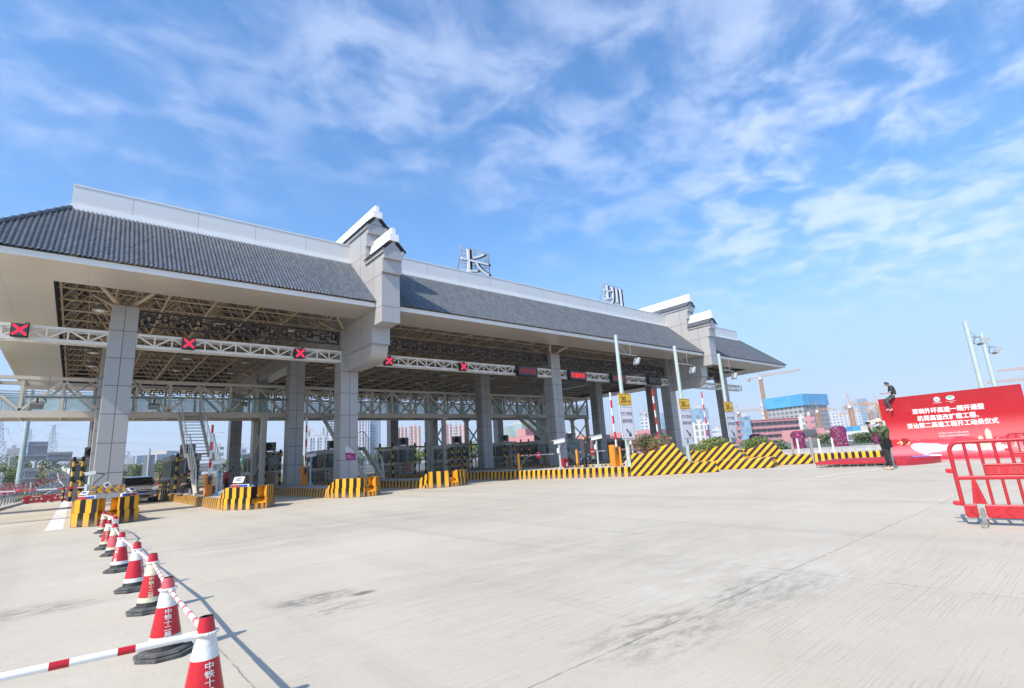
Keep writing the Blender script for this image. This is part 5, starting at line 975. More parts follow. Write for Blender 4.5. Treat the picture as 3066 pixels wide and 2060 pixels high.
for i, (a, b, r, m_k, lab) in enumerate(((ZW(755, 1265), ZW(790, 1430), .075, 'brown', 'brownish marker post, leftmost of the short posts on the striped kerb'), (ZW(828, 1272), ZW(850, 1430), .055, 'white', 'white marker post beside the brownish one'), (ZW(960, 1255), ZW(985, 1425), .085, 'grey', 'thick grey marker post in the middle of the row'), (ZW(1048, 1270), ZW(1072, 1420), .055, 'white', 'white marker post right of the thick grey one'), (ZW(1185, 1262), ZW(1212, 1412), .055, 'white', 'rightmost white marker post before the broad purple bush'))):
    c = at_d(b, 36.0); t = thing('marker_post', lab, 'post', (c.x, c.y, 0), 0, 'short posts along the striped kerb'); zt = at_d(a, 36.0).z; m = {'brown': mat('post_brown', (.36, .31, .24), .6), 'white': WHT, 'grey': STEEL}[m_k]; m_ = MB(); m_.tube((c.x, c.y, 0), (c.x, c.y, zt), r, None, 12); m_.build('post', m, t, 60); m_ = MB(); m_.lathe([(r+.005, 0), (r+.01, .02), (r*.6, .05), (0, .055)], (c.x, c.y, zt), 12); m_.build('cap', STEEL, t, 60)
# ================================================================== ON AND BY THE NOSES
SOLF = mat('solar_frame', (.74, .74, .72), .45); SOLC = mat('solar_cells', (.05, .06, .09), .2, var=.1)
def solar(c, ax, ay, w, h, lab, leg=None, cells=(7, 2)):
    c, ax, ay = Vector(c), Vector(ax).normalized(), Vector(ay); ay = (ay-ax*ay.dot(ax)).normalized(); n = ax.cross(ay); t = thing('solar_panel', lab, 'solar panel', c, 0, 'small solar panels on the island noses'); bevel(MB().obox(c, ax*w/2, ay*h/2, n*.015).build('frame', SOLF, t), .006); m_ = MB(); iw, ih = w*.62, h*.62
    for i in range(cells[0]):
        for j in range(cells[1]): m_.obox(c+ax*(-iw/2+iw*(i+.5)/cells[0])+ay*(-ih/2+ih*(j+.5)/cells[1])+n*.017, ax*iw/cells[0]*.40, ay*ih/cells[1]*.42, n*.003)
    m_.build('cells', SOLC, t)
    if leg is not None: MB().tube(c-n*.015, Vector(leg), .018, None, 8).build('leg', SOLF, t)
    return t
def flasher(p, q, lab, flip=False):
    p, q = Vector(p), Vector(q); t = thing('warning_light_bar', lab, 'warning light', (p+q)/2, 0, 'red and blue light bars'); d = (q-p).normalized(); L = (q-p).length; bevel(MB().bar(p-d*.02, q+d*.02, .07, .10).build('frame', WHT, t), .01); m_ = MB(); n = Vector((d.y, -d.x, 0)); n = n if n.y < 0 else -n
    for k, (a, b) in enumerate(((.02, .49), (.51, .98))): m_.bar(p+d*L*a+n*.053, p+d*L*b+n*.038, .012, .075, (0, 0, 1), (k+flip) % 2)
    m_.build('lens', [mat('lens_red', (.40, .02, .03), .25), mat('lens_blue', (.02, .06, .30), .25)], t); return t
flasher((.18, 21.5, .865), (.58, 21.05, .865), 'red and blue light bar on the left block of the first striped nose'); flasher((1.22, 21.05, .865), (1.62, 21.5, .865), 'blue and red light bar on the right block of the first striped nose', True)
flasher((4.62, 22.2, .865), (4.98, 21.25, .865), 'red and blue light bar on the left block of the second striped nose')
solar((.30, 21.5, 1.0), (.55, -.85, 0), (.5, .2, .55), .32, .14, 'solar panel above the left light bar of the first nose', (.30, 21.55, .85)); solar((1.50, 21.5, 1.02), (.55, .85, .05), (-.5, .2, .55), .32, .14, 'solar panel above the right light bar of the first nose', (1.50, 21.5, .85), (6, 2)); solar((4.78, 21.9, 1.08), (.7, -.7, 0), (.3, .3, .8), .40, .24, 'solar panel standing on the second striped nose', (4.78, 21.95, .92))
Yc = 22.35; c4 = [at_y(ZF(*p), Yc) for p in ((1420, 812), (1965, 775), (1965, 905), (1420, 942))]
t = thing('chevron_board', 'yellow board with four dotted black chevrons pointing left, on the first nose', 'road sign', ((c4[0]+c4[2])/2)); x0, x1 = c4[0].x, c4[1].x; z0 = (c4[3].z+c4[2].z)/2; z1 = (c4[0].z+c4[1].z)/2; zt = (c4[1].z-c4[0].z)
V4 = lambda u, v, o=0: Vector((x0+(x1-x0)*u, Yc-o, c4[3].z+(c4[2].z-c4[3].z)*u + v*(c4[0].z-c4[3].z)))
m_ = MB(); m_.prism([(0, 0), (1, 0), (1, 1), (0, 1)], (1, 0, 0), (0, 0, 1), (0, 0, 0), (0, .03, 0)); m_.v = [V4(v.x, v.z, -v.y) for v in m_.v]; m_.build('edge', mat('blue_grey_edge', (.22, .24, .42), .4), t); m_ = MB(); m_.add([V4(u, v, .003) for u, v in ((.012, .05), (.988, .05), (.988, .95), (.012, .95))], [(0, 1, 2, 3)]); m_.build('face', YEL, t, fix=False); m_ = MB(); dm = MB(); rr = random.Random(3)
for k in range(4):
    u = .03+.245*k; w = .115; s_ = 1 if k < 3 else .8; m_.add([V4(u+a, b, .006) for a, b in ((0, .5), (.13*s_, .93), (.13*s_+w*s_, .93), (w*s_, .5), (.13*s_+w*s_, .07), (.13*s_, .07))], [(0, 3, 2, 1), (0, 5, 4, 3)])
    for _ in range(26):
        v = rr.uniform(.12, .88); uu = u+abs(v-.5)/.43*.13*s_+rr.uniform(.02, w*s_-.02); dm.obox(V4(uu, v, .010), (.012, 0, 0), (0, .003, 0), (0, 0, .012))
m_.build('chevron', mat('chevron_black', (.06, .06, .06), .5), t, fix=False); dm.build('lamp_dot', mat('grey_lamp_dot', (.55, .55, .54), .4), t); m_ = MB()
m_.tube(V4(.45, .02, -.05), (V4(.45, 0).x, Yc+.05, .41), .022, None, 8); m_.tube(V4(.45, .3, -.04), (V4(.36, 0).x, Yc+.5, .45), .018, None, 8); m_.build('stand', STEEL, t)
cpl = V4(.46, .80, .03); solar(cpl+Vector((0, -.06, .06)), (.75, -.2, .5), (-.5, .0, .75), .17, .17, 'tilted solar panel leaning on the top edge of the chevron board', None, (6, 2))
mb = MB(); mb.tube((.35, 22.1, .58), (1.35, 22.1, .66), .018, None, 8); o_ = mb.build('thin_rail', WHT); tag(o_, 'thin white rail across the notch behind the first nose', 'rail')
# water bottles
WB = glass('bottle_plastic', (.45, .62, .80), .38, .08); WCAP = mat('bottle_blue_cap', (.03, .10, .55), .4)
def bottle(c, lab, rot=(0, 0, 0)):
    t = thing('water_bottle', lab, 'bottle', c, 0, 'big water bottles on the second nose'); m_ = MB(); M_ = Matrix.Translation(c) @ Matrix.Rotation(rot[0], 4, 'X') @ Matrix.Rotation(rot[1], 4, 'Y'); m_.lathe([(0, 0), (.125, .005), (.135, .03), (.130, .09), (.136, .12), (.130, .2), (.136, .23), (.13, .30), (.09, .37), (.035, .41), (.03, .45)], (0, 0, 0), 20); m_.v = [M_ @ v for v in m_.v]; m_.build('body', WB, t, 50); m_ = MB(); m_.lathe([(.036, .43), (.036, .48), (0, .485)], (0, 0, 0), 12); m_.v = [M_ @ v for v in m_.v]; m_.build('cap', WCAP, t, 50)
b0 = at_y(ZA(1690, 640), 22.2); bottle((5.02, 22.55, .42), 'middle water bottle standing on the second nose'); bottle((4.75, 22.9, .42), 'water bottle partly hidden behind the left block of the second nose'); bottle((5.42, 22.5, .42), 'water bottle beside the plain orange side of the second nose'); bottle((4.40, 23.2, .55), 'water bottle lying tilted at the left end of the second nose', (0, 1.2, 0))
# ================================================================== FLOODLIGHT ARMS ON THE FIRST COLUMNS
def flood(x0, x1, y, z, xl, lab):
    t = thing('floodlight_arm', lab, 'floodlight', ((x0+x1)/2, y, z), 0, 'floodlights on horizontal arms'); m_ = MB(); m_.tube((x0, y, z), (x1, y, z-.02), .045, None, 8); s = 1 if x0 < x1 else -1; m_.tube((x0, y, z+.85), (x0+(x1-x0)*.45, y, z), .022, None, 6); m_.tube((x0+(x1-x0)*.72, y, z), (x0+(x1-x0)*.72, y, z+.8), .01, None, 6); m_.build('arm', mat('dark_green_grey_arm', (.12, .15, .145), .5), t)
    m_ = MB(); c = Vector((xl, y-.02, z-.36)); m_.obox(c, (.20, 0, 0), (0, .15, .05), (0, -.03, .10)); bevel(m_.build('lamp_box', mat('lamp_box_grey', (.16, .15, .13), .5), t), .02); m_ = MB(); m_.tube((xl, y, z), c, .03); m_.path([Vector((xl+.15, y, z-.02)), Vector((xl+.26, y, z-.2)), c+Vector((.15, 0, 0))], .014, 6); m_.build('bracket', BLK, t)
fz = at_y(ZM(5.835, 0, 1020)(1400, 985), 26.4); fl_ = at_y(ZM(5.835, 0, 1020)(650, 1060), 26.4)
flood(.55, fl_.x-.35, 26.4, fz.z, fl_.x, 'floodlight on a dark arm running left from the first column'); f2_ = at_y(ZQ(1120, 565), 26.4); flood(1.49, f2_.x+.3, 26.4, at_y(ZQ(1000, 508), 26.4).z, f2_.x, 'floodlight on a dark arm running right from the first column'); f3_ = at_y(ZQ(2080, 575), 35.0); flood(10.3, f3_.x-.3, 35.0, at_y(ZQ(2200, 515), 35.0).z, f3_.x, 'floodlight on a dark arm left of the second-row column')

# ================================================================== CAR
def car(cx, y0, lab):
    """dark grey crossover, nose towards -Y at y0"""
    paint = Mat('car_grey_paint', .25, .4, .5); paint.color((.30, .285, .26, 1)); paint.b.inputs['Coat Weight'].default_value = .8; paint = paint.m; gl = mat('car_window', (.012, .014, .015), .05, var=.05); ch = mat('car_chrome', (.6, .6, .6), .15, .9); tyre = mat('car_tyre', (.02, .02, .02), .8); t = thing('parked_car', lab, 'car', (cx, y0+2.3, 0)); hw = .91
    st = [(0.0, .62, .42, .62), (.06, .78, .30, .74), (.25, .87, .24, .86), (.6, .905, .22, .93), (1.15, hw, .22, .99), (1.5, hw, .22, 1.03), (2.4, hw, .22, 1.04), (3.4, hw, .24, 1.05), (4.2, .89, .26, 1.06), (4.55, .84, .34, 1.0), (4.65, .72, .45, .85)]
    m_ = MB(); rings = []
    for (y, w, zb, zt) in st:
        h = zt-zb; ring = [(-w*.90, zb), (-w, zb+h*.22), (-w, zb+h*.62), (-w*.955, zb+h*.86), (-w*.80, zt-.012), (-w*.4, zt), (0, zt+.008), (w*.4, zt), (w*.80, zt-.012), (w*.955, zb+h*.86), (w, zb+h*.62), (w, zb+h*.22), (w*.90, zb)]; rings.append([(cx+x, y0+y, z) for x, z in ring])
    n = len(rings[0]); m_.v = [Vector(p) for r_ in rings for p in r_]
    for j in range(len(rings)-1):
        for i in range(n): m_.f.append((j*n+i, j*n+(i+1) % n, (j+1)*n+(i+1) % n, (j+1)*n+i)); m_.i.append(0)
    m_.f += [tuple(range(n))[::-1], tuple(range((len(rings)-1)*n, len(rings)*n))]; m_.i += [0, 0]; b = m_.build('body', paint, t, 70); s_ = b.modifiers.new('smooth', 'SUBSURF'); s_.levels = s_.render_levels = 1
    def cab(nm, prof, wb, wt, m, z0): 
        q = MB(); A_ = [(cx-wb, y0+y, z) if z <= z0+.01 else (cx-wt, y0+y, z) for y, z in prof]; B_ = [(2*cx-x, y, z) for x, y, z in A_]; k = len(prof); q.add(A_+B_, [tuple(range(k)), tuple(range(k, 2*k))[::-1]]+[(i, (i+1) % k, k+(i+1) % k, k+i) for i in range(k)]); return q.build(nm, m, t, 60)
    cab('windscreen', [(1.28, 1.01), (2.05, 1.44), (3.7, 1.46), (4.45, 1.03)], .80, .60, gl, 1.03)
    q = bevel(cab('roof', [(1.98, 1.435), (2.3, 1.51), (3.2, 1.53), (3.75, 1.46)], .615, .58, paint, 1.48), .03); q = MB()
    for s in (-1, 1): q.bar((cx+s*.80, y0+1.26, 1.01), (cx+s*.615, y0+2.02, 1.445), .06, .06); q.bar((cx+s*.82, y0+2.75, 1.03), (cx+s*.63, y0+2.72, 1.47), .06, .10); q.bar((cx+s*.80, y0+4.35, 1.05), (cx+s*.62, y0+3.7, 1.47), .09, .10)
    q.build('pillar', paint, t)
    q = MB(); q.prism([(-.50, .80), (.50, .80), (.42, .62), (-.42, .62)], (1, 0, 0), (0, 0, 1), (cx, y0-.03, 0), (0, .12, 0)); q.prism([(-.48, .46), (.48, .46), (.42, .36), (-.42, .36)], (1, 0, 0), (0, 0, 1), (cx, y0-.02, 0), (0, .12, 0)); q.build('grille', BLK, t); q = MB()
    for z in (.795, .71): q.bar((cx-.5, y0-.035, z), (cx+.5, y0-.035, z), .02, .025)
    q.build('chrome_bar', ch, t); q = MB(); q.box(cx-.23, cx+.23, y0-.06, y0-.04, .49, .61); pl = q.build('number_plate', mat('plate_blue', (.02, .07, .36), .4), t); q = MB(); write(q, '粤B·951U2', (cx, y0-.062, .515), (1, 0, 0), (0, 0, 1), .09, .38, .004); q.build('plate_writing', WHT, pl, fix=False)
    for s in (-1, 1):
        q = MB(); q.prism([(s*.50, .70), (s*.56, .84), (s*.82, .93), (s*.86, .78), (s*.70, .68)], (1, 0, 0), (0, 0, 1), (cx, y0+.06, 0), (0, .14, 0)); bevel(q.build('headlight', mat('car_headlight', (.62, .64, .66), .12), t), .02); q = MB(); q.obox((cx+s*.68, y0+.03, .42), (.08, 0, 0), (0, .03, 0), (0, 0, .04)); q.build('fog_lamp', ch, t); q = MB(); q.obox((cx+s*1.0, y0+1.5, 1.07), (.11, 0, 0), (0, .06, 0), (0, 0, .075)); bevel(q.build('mirror', paint, t), .03)
        for yy in (.95, 3.7):
            q = MB(); X = cx+s*.80; prof = [(.20, -.10), (.33, -.11), (.345, -.08), (.345, .08), (.33, .11), (.20, .10)]; k = 24
            for r_, w_ in prof: q.v += [Vector((X+w_, y0+yy+r_*math.cos(2*math.pi*i/k), .345+r_*math.sin(2*math.pi*i/k))) for i in range(k)]
            for j in range(5):
                for i in range(k): q.f.append((j*k+i, j*k+(i+1) % k, (j+1)*k+(i+1) % k, (j+1)*k+i)); q.i.append(0)
            w = q.build('wheel', tyre, t, 60); q = MB(); q.tube((X-.10, y0+yy, .345), (X+.10, y0+yy, .345), .20, None, 20); q.build('rim', STEEL, w)
    return t
cw_ = at_y((423, 1450), 36.6); car(cw_.x, 36.4, 'dark grey car with a blue plate waiting between the first two islands')
# motorbike
t = thing('motorbike', 'red motorbike half hidden behind the second nose', 'motorbike', (6.1, 31.2, HI)); rd = mat('bike_red', (.42, .02, .03), .3); m_ = MB()
for yy in (30.6, 31.9):
    k = 18; q = MB()
    for i in range(k): a, b = 2*math.pi*i/k, 2*math.pi*(i+1)/k; q.tube((6.1, yy+.26*math.cos(a), HI+.28+.26*math.sin(a)), (6.1, yy+.26*math.cos(b), HI+.28+.26*math.sin(b)), .05, None, 6, False)
    q.build('wheel', BLK, t, 60)
m_.obox((6.1, 31.2, HI+.55), (.13, 0, 0), (0, .5, 0), (0, 0, .16)); m_.obox((6.1, 30.75, HI+.78), (.12, 0, 0), (0, .12, -.1), (0, .06, .16)); bevel(m_.build('fairing', rd, t), .05); m_ = MB(); m_.obox((6.1, 31.55, HI+.80), (.13, 0, 0), (0, .38, 0), (0, 0, .06)); bevel(m_.build('saddle', BLK, t), .03); m_ = MB(); m_.path([(5.8, 30.85, HI+1.08), (6.1, 30.72, HI+1.0), (6.4, 30.85, HI+1.08)], .02, 8); m_.tube((6.1, 30.72, HI+1.0), (6.1, 30.6, HI+.3), .03); 
for s in (-1, 1): m_.tube((6.1+s*.22, 30.8, HI+1.05), (6.1+s*.3, 30.8, HI+1.24), .01); m_.lathe([(0, -.05), (.05, 0), (0, .05)], (6.1+s*.3, 30.8, HI+1.27), 10)
m_.build('handlebar', BLK, t)
# ================================================================== PEOPLE
SKIN = mat('skin', (.42, .26, .18), .55, var=.05); HAIR = mat('black_hair', (.012, .010, .010), .5)
def skinmesh(name, chains, m, parent, root, sub=2):
    """chains: lists of (point, radius); equal points are welded"""
    vs, rs, es, idx = [], [], [], {}
    def vid(p, r):
        k = (round(p[0], 4), round(p[1], 4), round(p[2], 4))
        if k not in idx: idx[k] = len(vs); vs.append(Vector(p)); rs.append(r)
        return idx[k]
    for c in chains:
        for (a, ra), (b, rb) in zip(c, c[1:]):
            i, j = vid(a, ra), vid(b, rb)
            if i != j: es.append((i, j))
    me = bpy.data.meshes.new(name); inv = world_of(parent).inverted(); me.from_pydata([inv @ v for v in vs], es, []); me.materials.append(m); o = bpy.data.objects.new(name, me); COL.objects.link(o); o.parent = parent
    md = o.modifiers.new('skin', 'SKIN'); md.use_smooth_shade = True; sd_ = me.skin_vertices[0].data if me.skin_vertices else None
    if sd_ is None: bpy.context.view_layer.update(); sd_ = me.skin_vertices[0].data
    for i, r in enumerate(rs): sd_[i].radius = (r, r) if isinstance(r, (int, float)) else r; sd_[i].use_root = False
    sd_[vid(root, 0)].use_root = True; ms = o.modifiers.new('smooth', 'SUBSURF'); ms.levels = ms.render_levels = sub
    dg = bpy.context.evaluated_depsgraph_get(); dg.update(); m2 = bpy.data.meshes.new_from_object(o.evaluated_get(dg)); o.modifiers.clear(); o.data = m2
    m2.polygons.foreach_set('use_smooth', [True]*len(m2.polygons)); return o
def person(loc, fwd, s, J, lab, cols, cat='person', hat=None, hairfull=True, mask=False, bag=False, phone=False, vest=False, group=None):
    """J: joints in (forward, left, up) metres for a 1.75 m person; s scales"""
    F = Vector((fwd[0], fwd[1], 0)).normalized(); Lf = Vector((-F.y, F.x, 0)); O = Vector(loc); t = thing('person', lab, cat, loc, 0, group); W_ = lambda p: O+(F*p[0]+Lf*p[1]+Vector((0, 0, p[2])))*s
    def C(pts): return [(tuple(W_(p)), r*s) for p, r in pts]
    pel, sp1, ch, nk, hd = J['pelvis'], J['spine'], J['chest'], J['neck'], J['head']; hv = (Vector(hd)-Vector(nk)).normalized(); hf = Vector(J.get('look', (1, 0, 0))).normalized(); mixp = lambda a, b, t_: tuple(Vector(a).lerp(Vector(b), t_))
    H = Vector(hd); top = H+hv*.095; body = [C([(pel, .085), (sp1, .085), (ch, .09), (nk, .05), (tuple(H-hv*.06-hf*.0), .058), (tuple(H), .085), (tuple(H+hv*.06), .078), (tuple(top), .045)])]
    body.append(C([(tuple(H), .085), (tuple(H+hf*.085-hv*.05), .03), (tuple(H+hf*.092-hv*.085), .022)])); body.append(C([(tuple(H), .085), (tuple(H+hf*.098-hv*.005), .014)]))
    coat, trs, shoes, hands = [], [], [], []
    coat.append(C([(mixp(pel, sp1, .25), .135*cols.get('bulk', 1)), (sp1, .132*cols.get('bulk', 1)), (ch, .145*cols.get('bulk', 1)), (mixp(ch, nk, .75), .08), (mixp(ch, nk, 1.0), .062)]))
    for sd_ in ('l', 'r'):
        S, E, Wr = J['sh'+sd_], J['el'+sd_], J['wr'+sd_]; hdv = (Vector(J.get('ha'+sd_, tuple(Vector(Wr)+(Vector(Wr)-Vector(E)).normalized()*.1)))-Vector(Wr)).normalized(); pm = tuple(Vector(Wr)+hdv*.07)
        body.append(C([(ch, .09), (S, .05), (mixp(S, E, .5), .043), (E, .036), (mixp(E, Wr, .5), .034), (Wr, .024), (pm, .030)]))
        side = hdv.cross(Vector((0, 0, 1))); side = side.normalized() if side.length > .1 else Vector((0, 1, 0)); dn = hdv.cross(side).normalized(); dn = dn if dn.z < 0 else -dn
        for k, (off, ln) in enumerate(((-.027, .062), (-.009, .072), (.009, .068), (.027, .052))):
            a = Vector(pm)+side*off; body.append(C([(pm, .030), (tuple(a+hdv*.025), .0095), (tuple(a+hdv*(.025+ln*.5)+dn*.012), .009), (tuple(a+hdv*(.025+ln*.85)+dn*.032), .007)]))
        body.append(C([(Wr, .024), (tuple(Vector(Wr)+hdv*.035-side*.038+dn*.01), .011), (tuple(Vector(Wr)+hdv*.075-side*.045+dn*.022), .008)]))
        wcf = .93 if cols.get('sleeve', 1) == 1 else cols['sleeve']; coat.append(C([(ch, .145*cols.get('bulk', 1)), (S, .08*cols.get('bulk', 1)), (mixp(S, E, .5), .062), (E, .054)]+([(mixp(E, Wr, .5), .048), (mixp(E, Wr, wcf), .038)] if wcf > .5 else [])))
        Hp, K, A, To = J['hip'+sd_], J['kn'+sd_], J['an'+sd_], J['to'+sd_]
        body.append(C([(pel, .085), (Hp, .075), (mixp(Hp, K, .5), .066), (K, .05), (mixp(K, A, .4), .046), (A, .032), (To, .028)])); trs.append(C([(pel, .118), (Hp, .094), (mixp(Hp, K, .5), .085), (K, .066), (mixp(K, A, .5), .060), (mixp(K, A, .93), .052)]))
        hl = tuple(Vector(A)-(Vector(To)-Vector(A)).normalized()*.05+(Vector(A)-Vector(K)).normalized()*.04); md_ = tuple((Vector(A)+Vector(To))/2+(Vector(A)-Vector(K)).normalized()*.025); shoes.append((C([(hl, .042), (tuple(Vector(A)+(Vector(A)-Vector(K)).normalized()*.02), .048), (md_, .045), (To, .036)]), tuple(W_(hl))))
    root = tuple(W_(pel)); b = skinmesh('body', body, SKIN, t, root); skinmesh('jacket', coat, cols['coat'], t, tuple(W_(mixp(pel, sp1, .25)))); skinmesh('trousers', trs, cols['trousers'], t, root)
    for ch_, rt_ in shoes: skinmesh('shoe', [ch_], cols['shoes'], t, rt_)
    up = hv; bk = -hf; sdv = hf.cross(up).normalized(); X = lambda a, b_, c: W_(tuple(H+hf*a+sdv*b_+up*c))
    m_ = MB(); n = 16; rings = []
    lo = -.04 if hairfull else -.015
    for j in range(7):
        ph = math.pi/2*j/6; cz = lo+(.125-lo)*math.sin(ph); rr = .099*math.cos(ph)**.6 if j < 6 else 0
        rings.append([X(-.012+rr*math.cos(2*math.pi*i/n)*(1.05 if math.cos(2*math.pi*i/n) < 0 else .90), rr*.92*math.sin(2*math.pi*i/n), cz + (.055*(math.cos(2*math.pi*i/n) > .2) if j < 2 else 0) + (.012*math.sin(i*5.1) if hat is None else 0)) for i in range(n)])
    m_.v = [p for r_ in rings for p in r_]
    for j in range(6):
        for i in range(n): m_.f.append((j*n+i, j*n+(i+1) % n, (j+1)*n+(i+1) % n, (j+1)*n+i)); m_.i.append(0)
    m_.build('hair', HAIR, t, 80); e_ = MB()
    for q in (-1, 1): c = X(.082, q*.033, .012); e_.obox(c, F*.006*s, Lf*.014*s, Vector((0, 0, .006))*s)
    e_.build('eye', BLK, t); e_ = MB()
    for q in (-1, 1): e_.obox(X(-.005, q*.094, -.015), hf*.018*s, sdv*.010*s, up*.03*s)
    bevel(e_.build('ear', SKIN, t), .008)
    if hat:
        m_ = MB(); rings = []
        for j in range(7): ph = math.pi/2*j/6; rr = .106*math.cos(ph)**.55 if j < 6 else 0; rings.append([X(-.008+rr*math.cos(2*math.pi*i/n), rr*.94*math.sin(2*math.pi*i/n), .025+.115*math.sin(ph)) for i in range(n)])
        m_.v = [p for r_ in rings for p in r_]
        for j in range(6):
            for i in range(n): m_.f.append((j*n+i, j*n+(i+1) % n, (j+1)*n+(i+1) % n, (j+1)*n+i)); m_.i.append(0)
        br_ = [(.08+.12*math.cos(a), .085*math.sin(a)) for a in [R(q) for q in range(-90, 91, 15)]]; nb = len(br_); m_.add([X(a, b_, .035-.02*abs(b_)/.085) for a, b_ in br_]+[X(a, b_, .027-.02*abs(b_)/.085) for a, b_ in br_], [tuple(range(nb)), tuple(range(nb, 2*nb))[::-1]]+[(i, i+1, nb+i+1, nb+i) for i in range(nb-1)]); m_.build('cap', hat, t, 60)
    if mask: m_ = MB(); m_.obox(X(.088, 0, -.062), hf*.014*s, sdv*.058*s, up*.042*s); bevel(m_.build('face_mask', mat('mask_pale_blue', (.55, .66, .78), .8), t), .012)
    if bag:
        m_ = MB(); c = W_((.03, .20, .86)); m_.obox(c, F*.10*s, Lf*.05*s, Vector((0, 0, .13*s))); bevel(m_.build('shoulder_bag', BLK, t), .02); m_ = MB(); pts = [(.05, .21, .98), (.10, .16, 1.15), (.13, .06, 1.33), (.06, -.05, 1.46), (-.06, -.10, 1.44), (-.13, 0, 1.25), (-.06, .17, 1.02)]; m_.path([W_((a, b_*1.05, c_)) for a, b_, c_ in pts], .016*s, 6); m_.build('strap', BLK, t); m_ = MB(); m_.obox(W_((-.05, -.19, .98)), F*.07*s, Lf*.05*s, Vector((0, 0, .055*s))); bevel(m_.build('camera', DGREY, t), .01)
    if phone: m_ = MB(); p = phone; m_.obox(W_(p), F*.006*s, Lf*.075*s, Vector((0, 0, .038*s))) if J.get('ph', 1) == 1 else m_.obox(W_(p), F*.07*s, Lf*.036*s, Vector((0, 0, .008*s))); bevel(m_.build('phone', BLK, t), .005)
    if vest:
        m_ = MB(); q = Vector(mixp(sp1, ch, .25)); q2 = Vector(mixp(sp1, ch, .95))
        for c, rr in ((q, .158), (q2, .172)): m_.lathe([(rr*s, -.03*s), (rr*1.02*s, 0), (rr*s, .03*s)], W_(tuple(c)), 18)
        m_.build('reflective_stripe', mat('hi_vis_yellow', (.62, .85, .05), .5), t)
    return t
jac = mat('olive_jacket', (.075, .105, .045), .8, var=.22, scale=9, bump=.5, bscale=14); dkt = mat('charcoal_trousers', (.022, .021, .022), .8, var=.2, scale=8, bump=.4, bscale=12); shb = mat('beige_trainers', (.46, .38, .27), .7, var=.2, scale=15)
pf = on_z(ZM(2.09, 2400, 900)(556, 1058)); fl = (-CR.x, -CR.y)
st_ = dict(pelvis=(0, 0, .93), spine=(-.02, 0, 1.10), chest=(0, 0, 1.32), neck=(.02, 0, 1.47), head=(.05, 0, 1.60), shl=(.0, .19, 1.40), elr_=0, shr=(.0, -.19, 1.40), ell=(.24, .24, 1.25), elr=(.24, -.22, 1.25), wrl=(.40, .09, 1.47), wrr=(.40, -.06, 1.48), hal=(.43, .03, 1.57), har=(.43, -.02, 1.57), hipl=(0, .10, .90), hipr=(0, -.10, .90), knl=(.05, .11, .49), knr=(-.03, -.11, .49), anl=(.0, .11, .085), anr=(-.06, -.12, .085), tol=(.17, .14, .04), tor=(.11, -.15, .04))
person((pf.x, pf.y, .0), fl, 1.085, st_, 'man in a cap and olive jacket standing and photographing, black bag at his hip', dict(coat=jac, trousers=dkt, shoes=shb, bulk=1.14), hat=mat('beige_cap', (.66, .56, .42), .85, var=.1), mask=True, bag=True, phone=(.47, 0, 1.60))
# man sitting on top of the banner wall
so_ = BP(.56, 2.96); fd = -BD+BN*.42
sj = dict(pelvis=(-.02, 0, .09), spine=(-.05, 0, .27), chest=(.0, 0, .50), neck=(.09, 0, .63), head=(.17, 0, .73), look=(.85, 0, -.35), shl=(.03, .18, .57), shr=(.03, -.18, .57), ell=(.10, .24, .30), elr=(.10, -.22, .30), wrl=(.32, .14, .26), wrr=(.34, -.10, .27), hal=(.43, .08, .25), har=(.44, -.05, .26), hipl=(.04, .10, .06), hipr=(.04, -.09, .06), knl=(.36, .13, -.17), knr=(.40, -.08, -.10), anl=(.22, .15, -.58), anr=(.29, -.07, -.53), tol=(.35, .17, -.68), tor=(.43, -.09, -.64), ph=0)
person(so_, (fd.x, fd.y), .92, sj, 'man in dark clothes sitting on top of the banner wall, looking at his phone', dict(coat=mat('charcoal_shirt', (.035, .037, .038), .8, var=.15), trousers=mat('dark_grey_jeans', (.055, .056, .062), .8, var=.2), shoes=mat('red_white_trainers', (.52, .25, .27), .6, var=.35, scale=18), sleeve=.12), phone=(.50, .0, .27))
# two people behind the cars
pa = at_x(ZA(700, 590), 5.0); navy = mat('navy_uniform', (.015, .017, .028), .8)
se = dict(pelvis=(0, 0, .47), spine=(-.04, 0, .64), chest=(.04, 0, .87), neck=(.10, 0, 1.0), head=(.17, 0, 1.12), look=(.9, 0, -.3), shl=(.05, .18, .95), shr=(.05, -.18, .95), ell=(.14, .24, .70), elr=(.14, -.22, .70), wrl=(.36, .14, .60), wrr=(.36, -.12, .60), hipl=(.05, .10, .45), hipr=(.05, -.10, .45), knl=(.46, .13, .46), knr=(.46, -.13, .46), anl=(.48, .12, .09), anr=(.44, -.12, .09), tol=(.64, .13, .04), tor=(.60, -.13, .04))
person((4.62, 31.0, HI), (-.9, -.25), 1.0, se, 'seated man in a dark uniform with yellow reflective stripes beside the cream stair', dict(coat=navy, trousers=navy, shoes=BLK), hat=mat('black_cap', (.015, .015, .016), .7), vest=True)
sd2 = dict(st_); sd2.update(ell=(.05, .25, 1.12), elr=(.05, -.25, 1.12), wrl=(.16, .22, .90), wrr=(.16, -.22, .90), hal=(.2, .2, .8), har=(.2, -.2, .8))
person((5.0, 32.7, HI), (-.9, -.3), 1.0, sd2, 'standing person in black half hidden behind the cream stair', dict(coat=BLK, trousers=BLK, shoes=BLK))
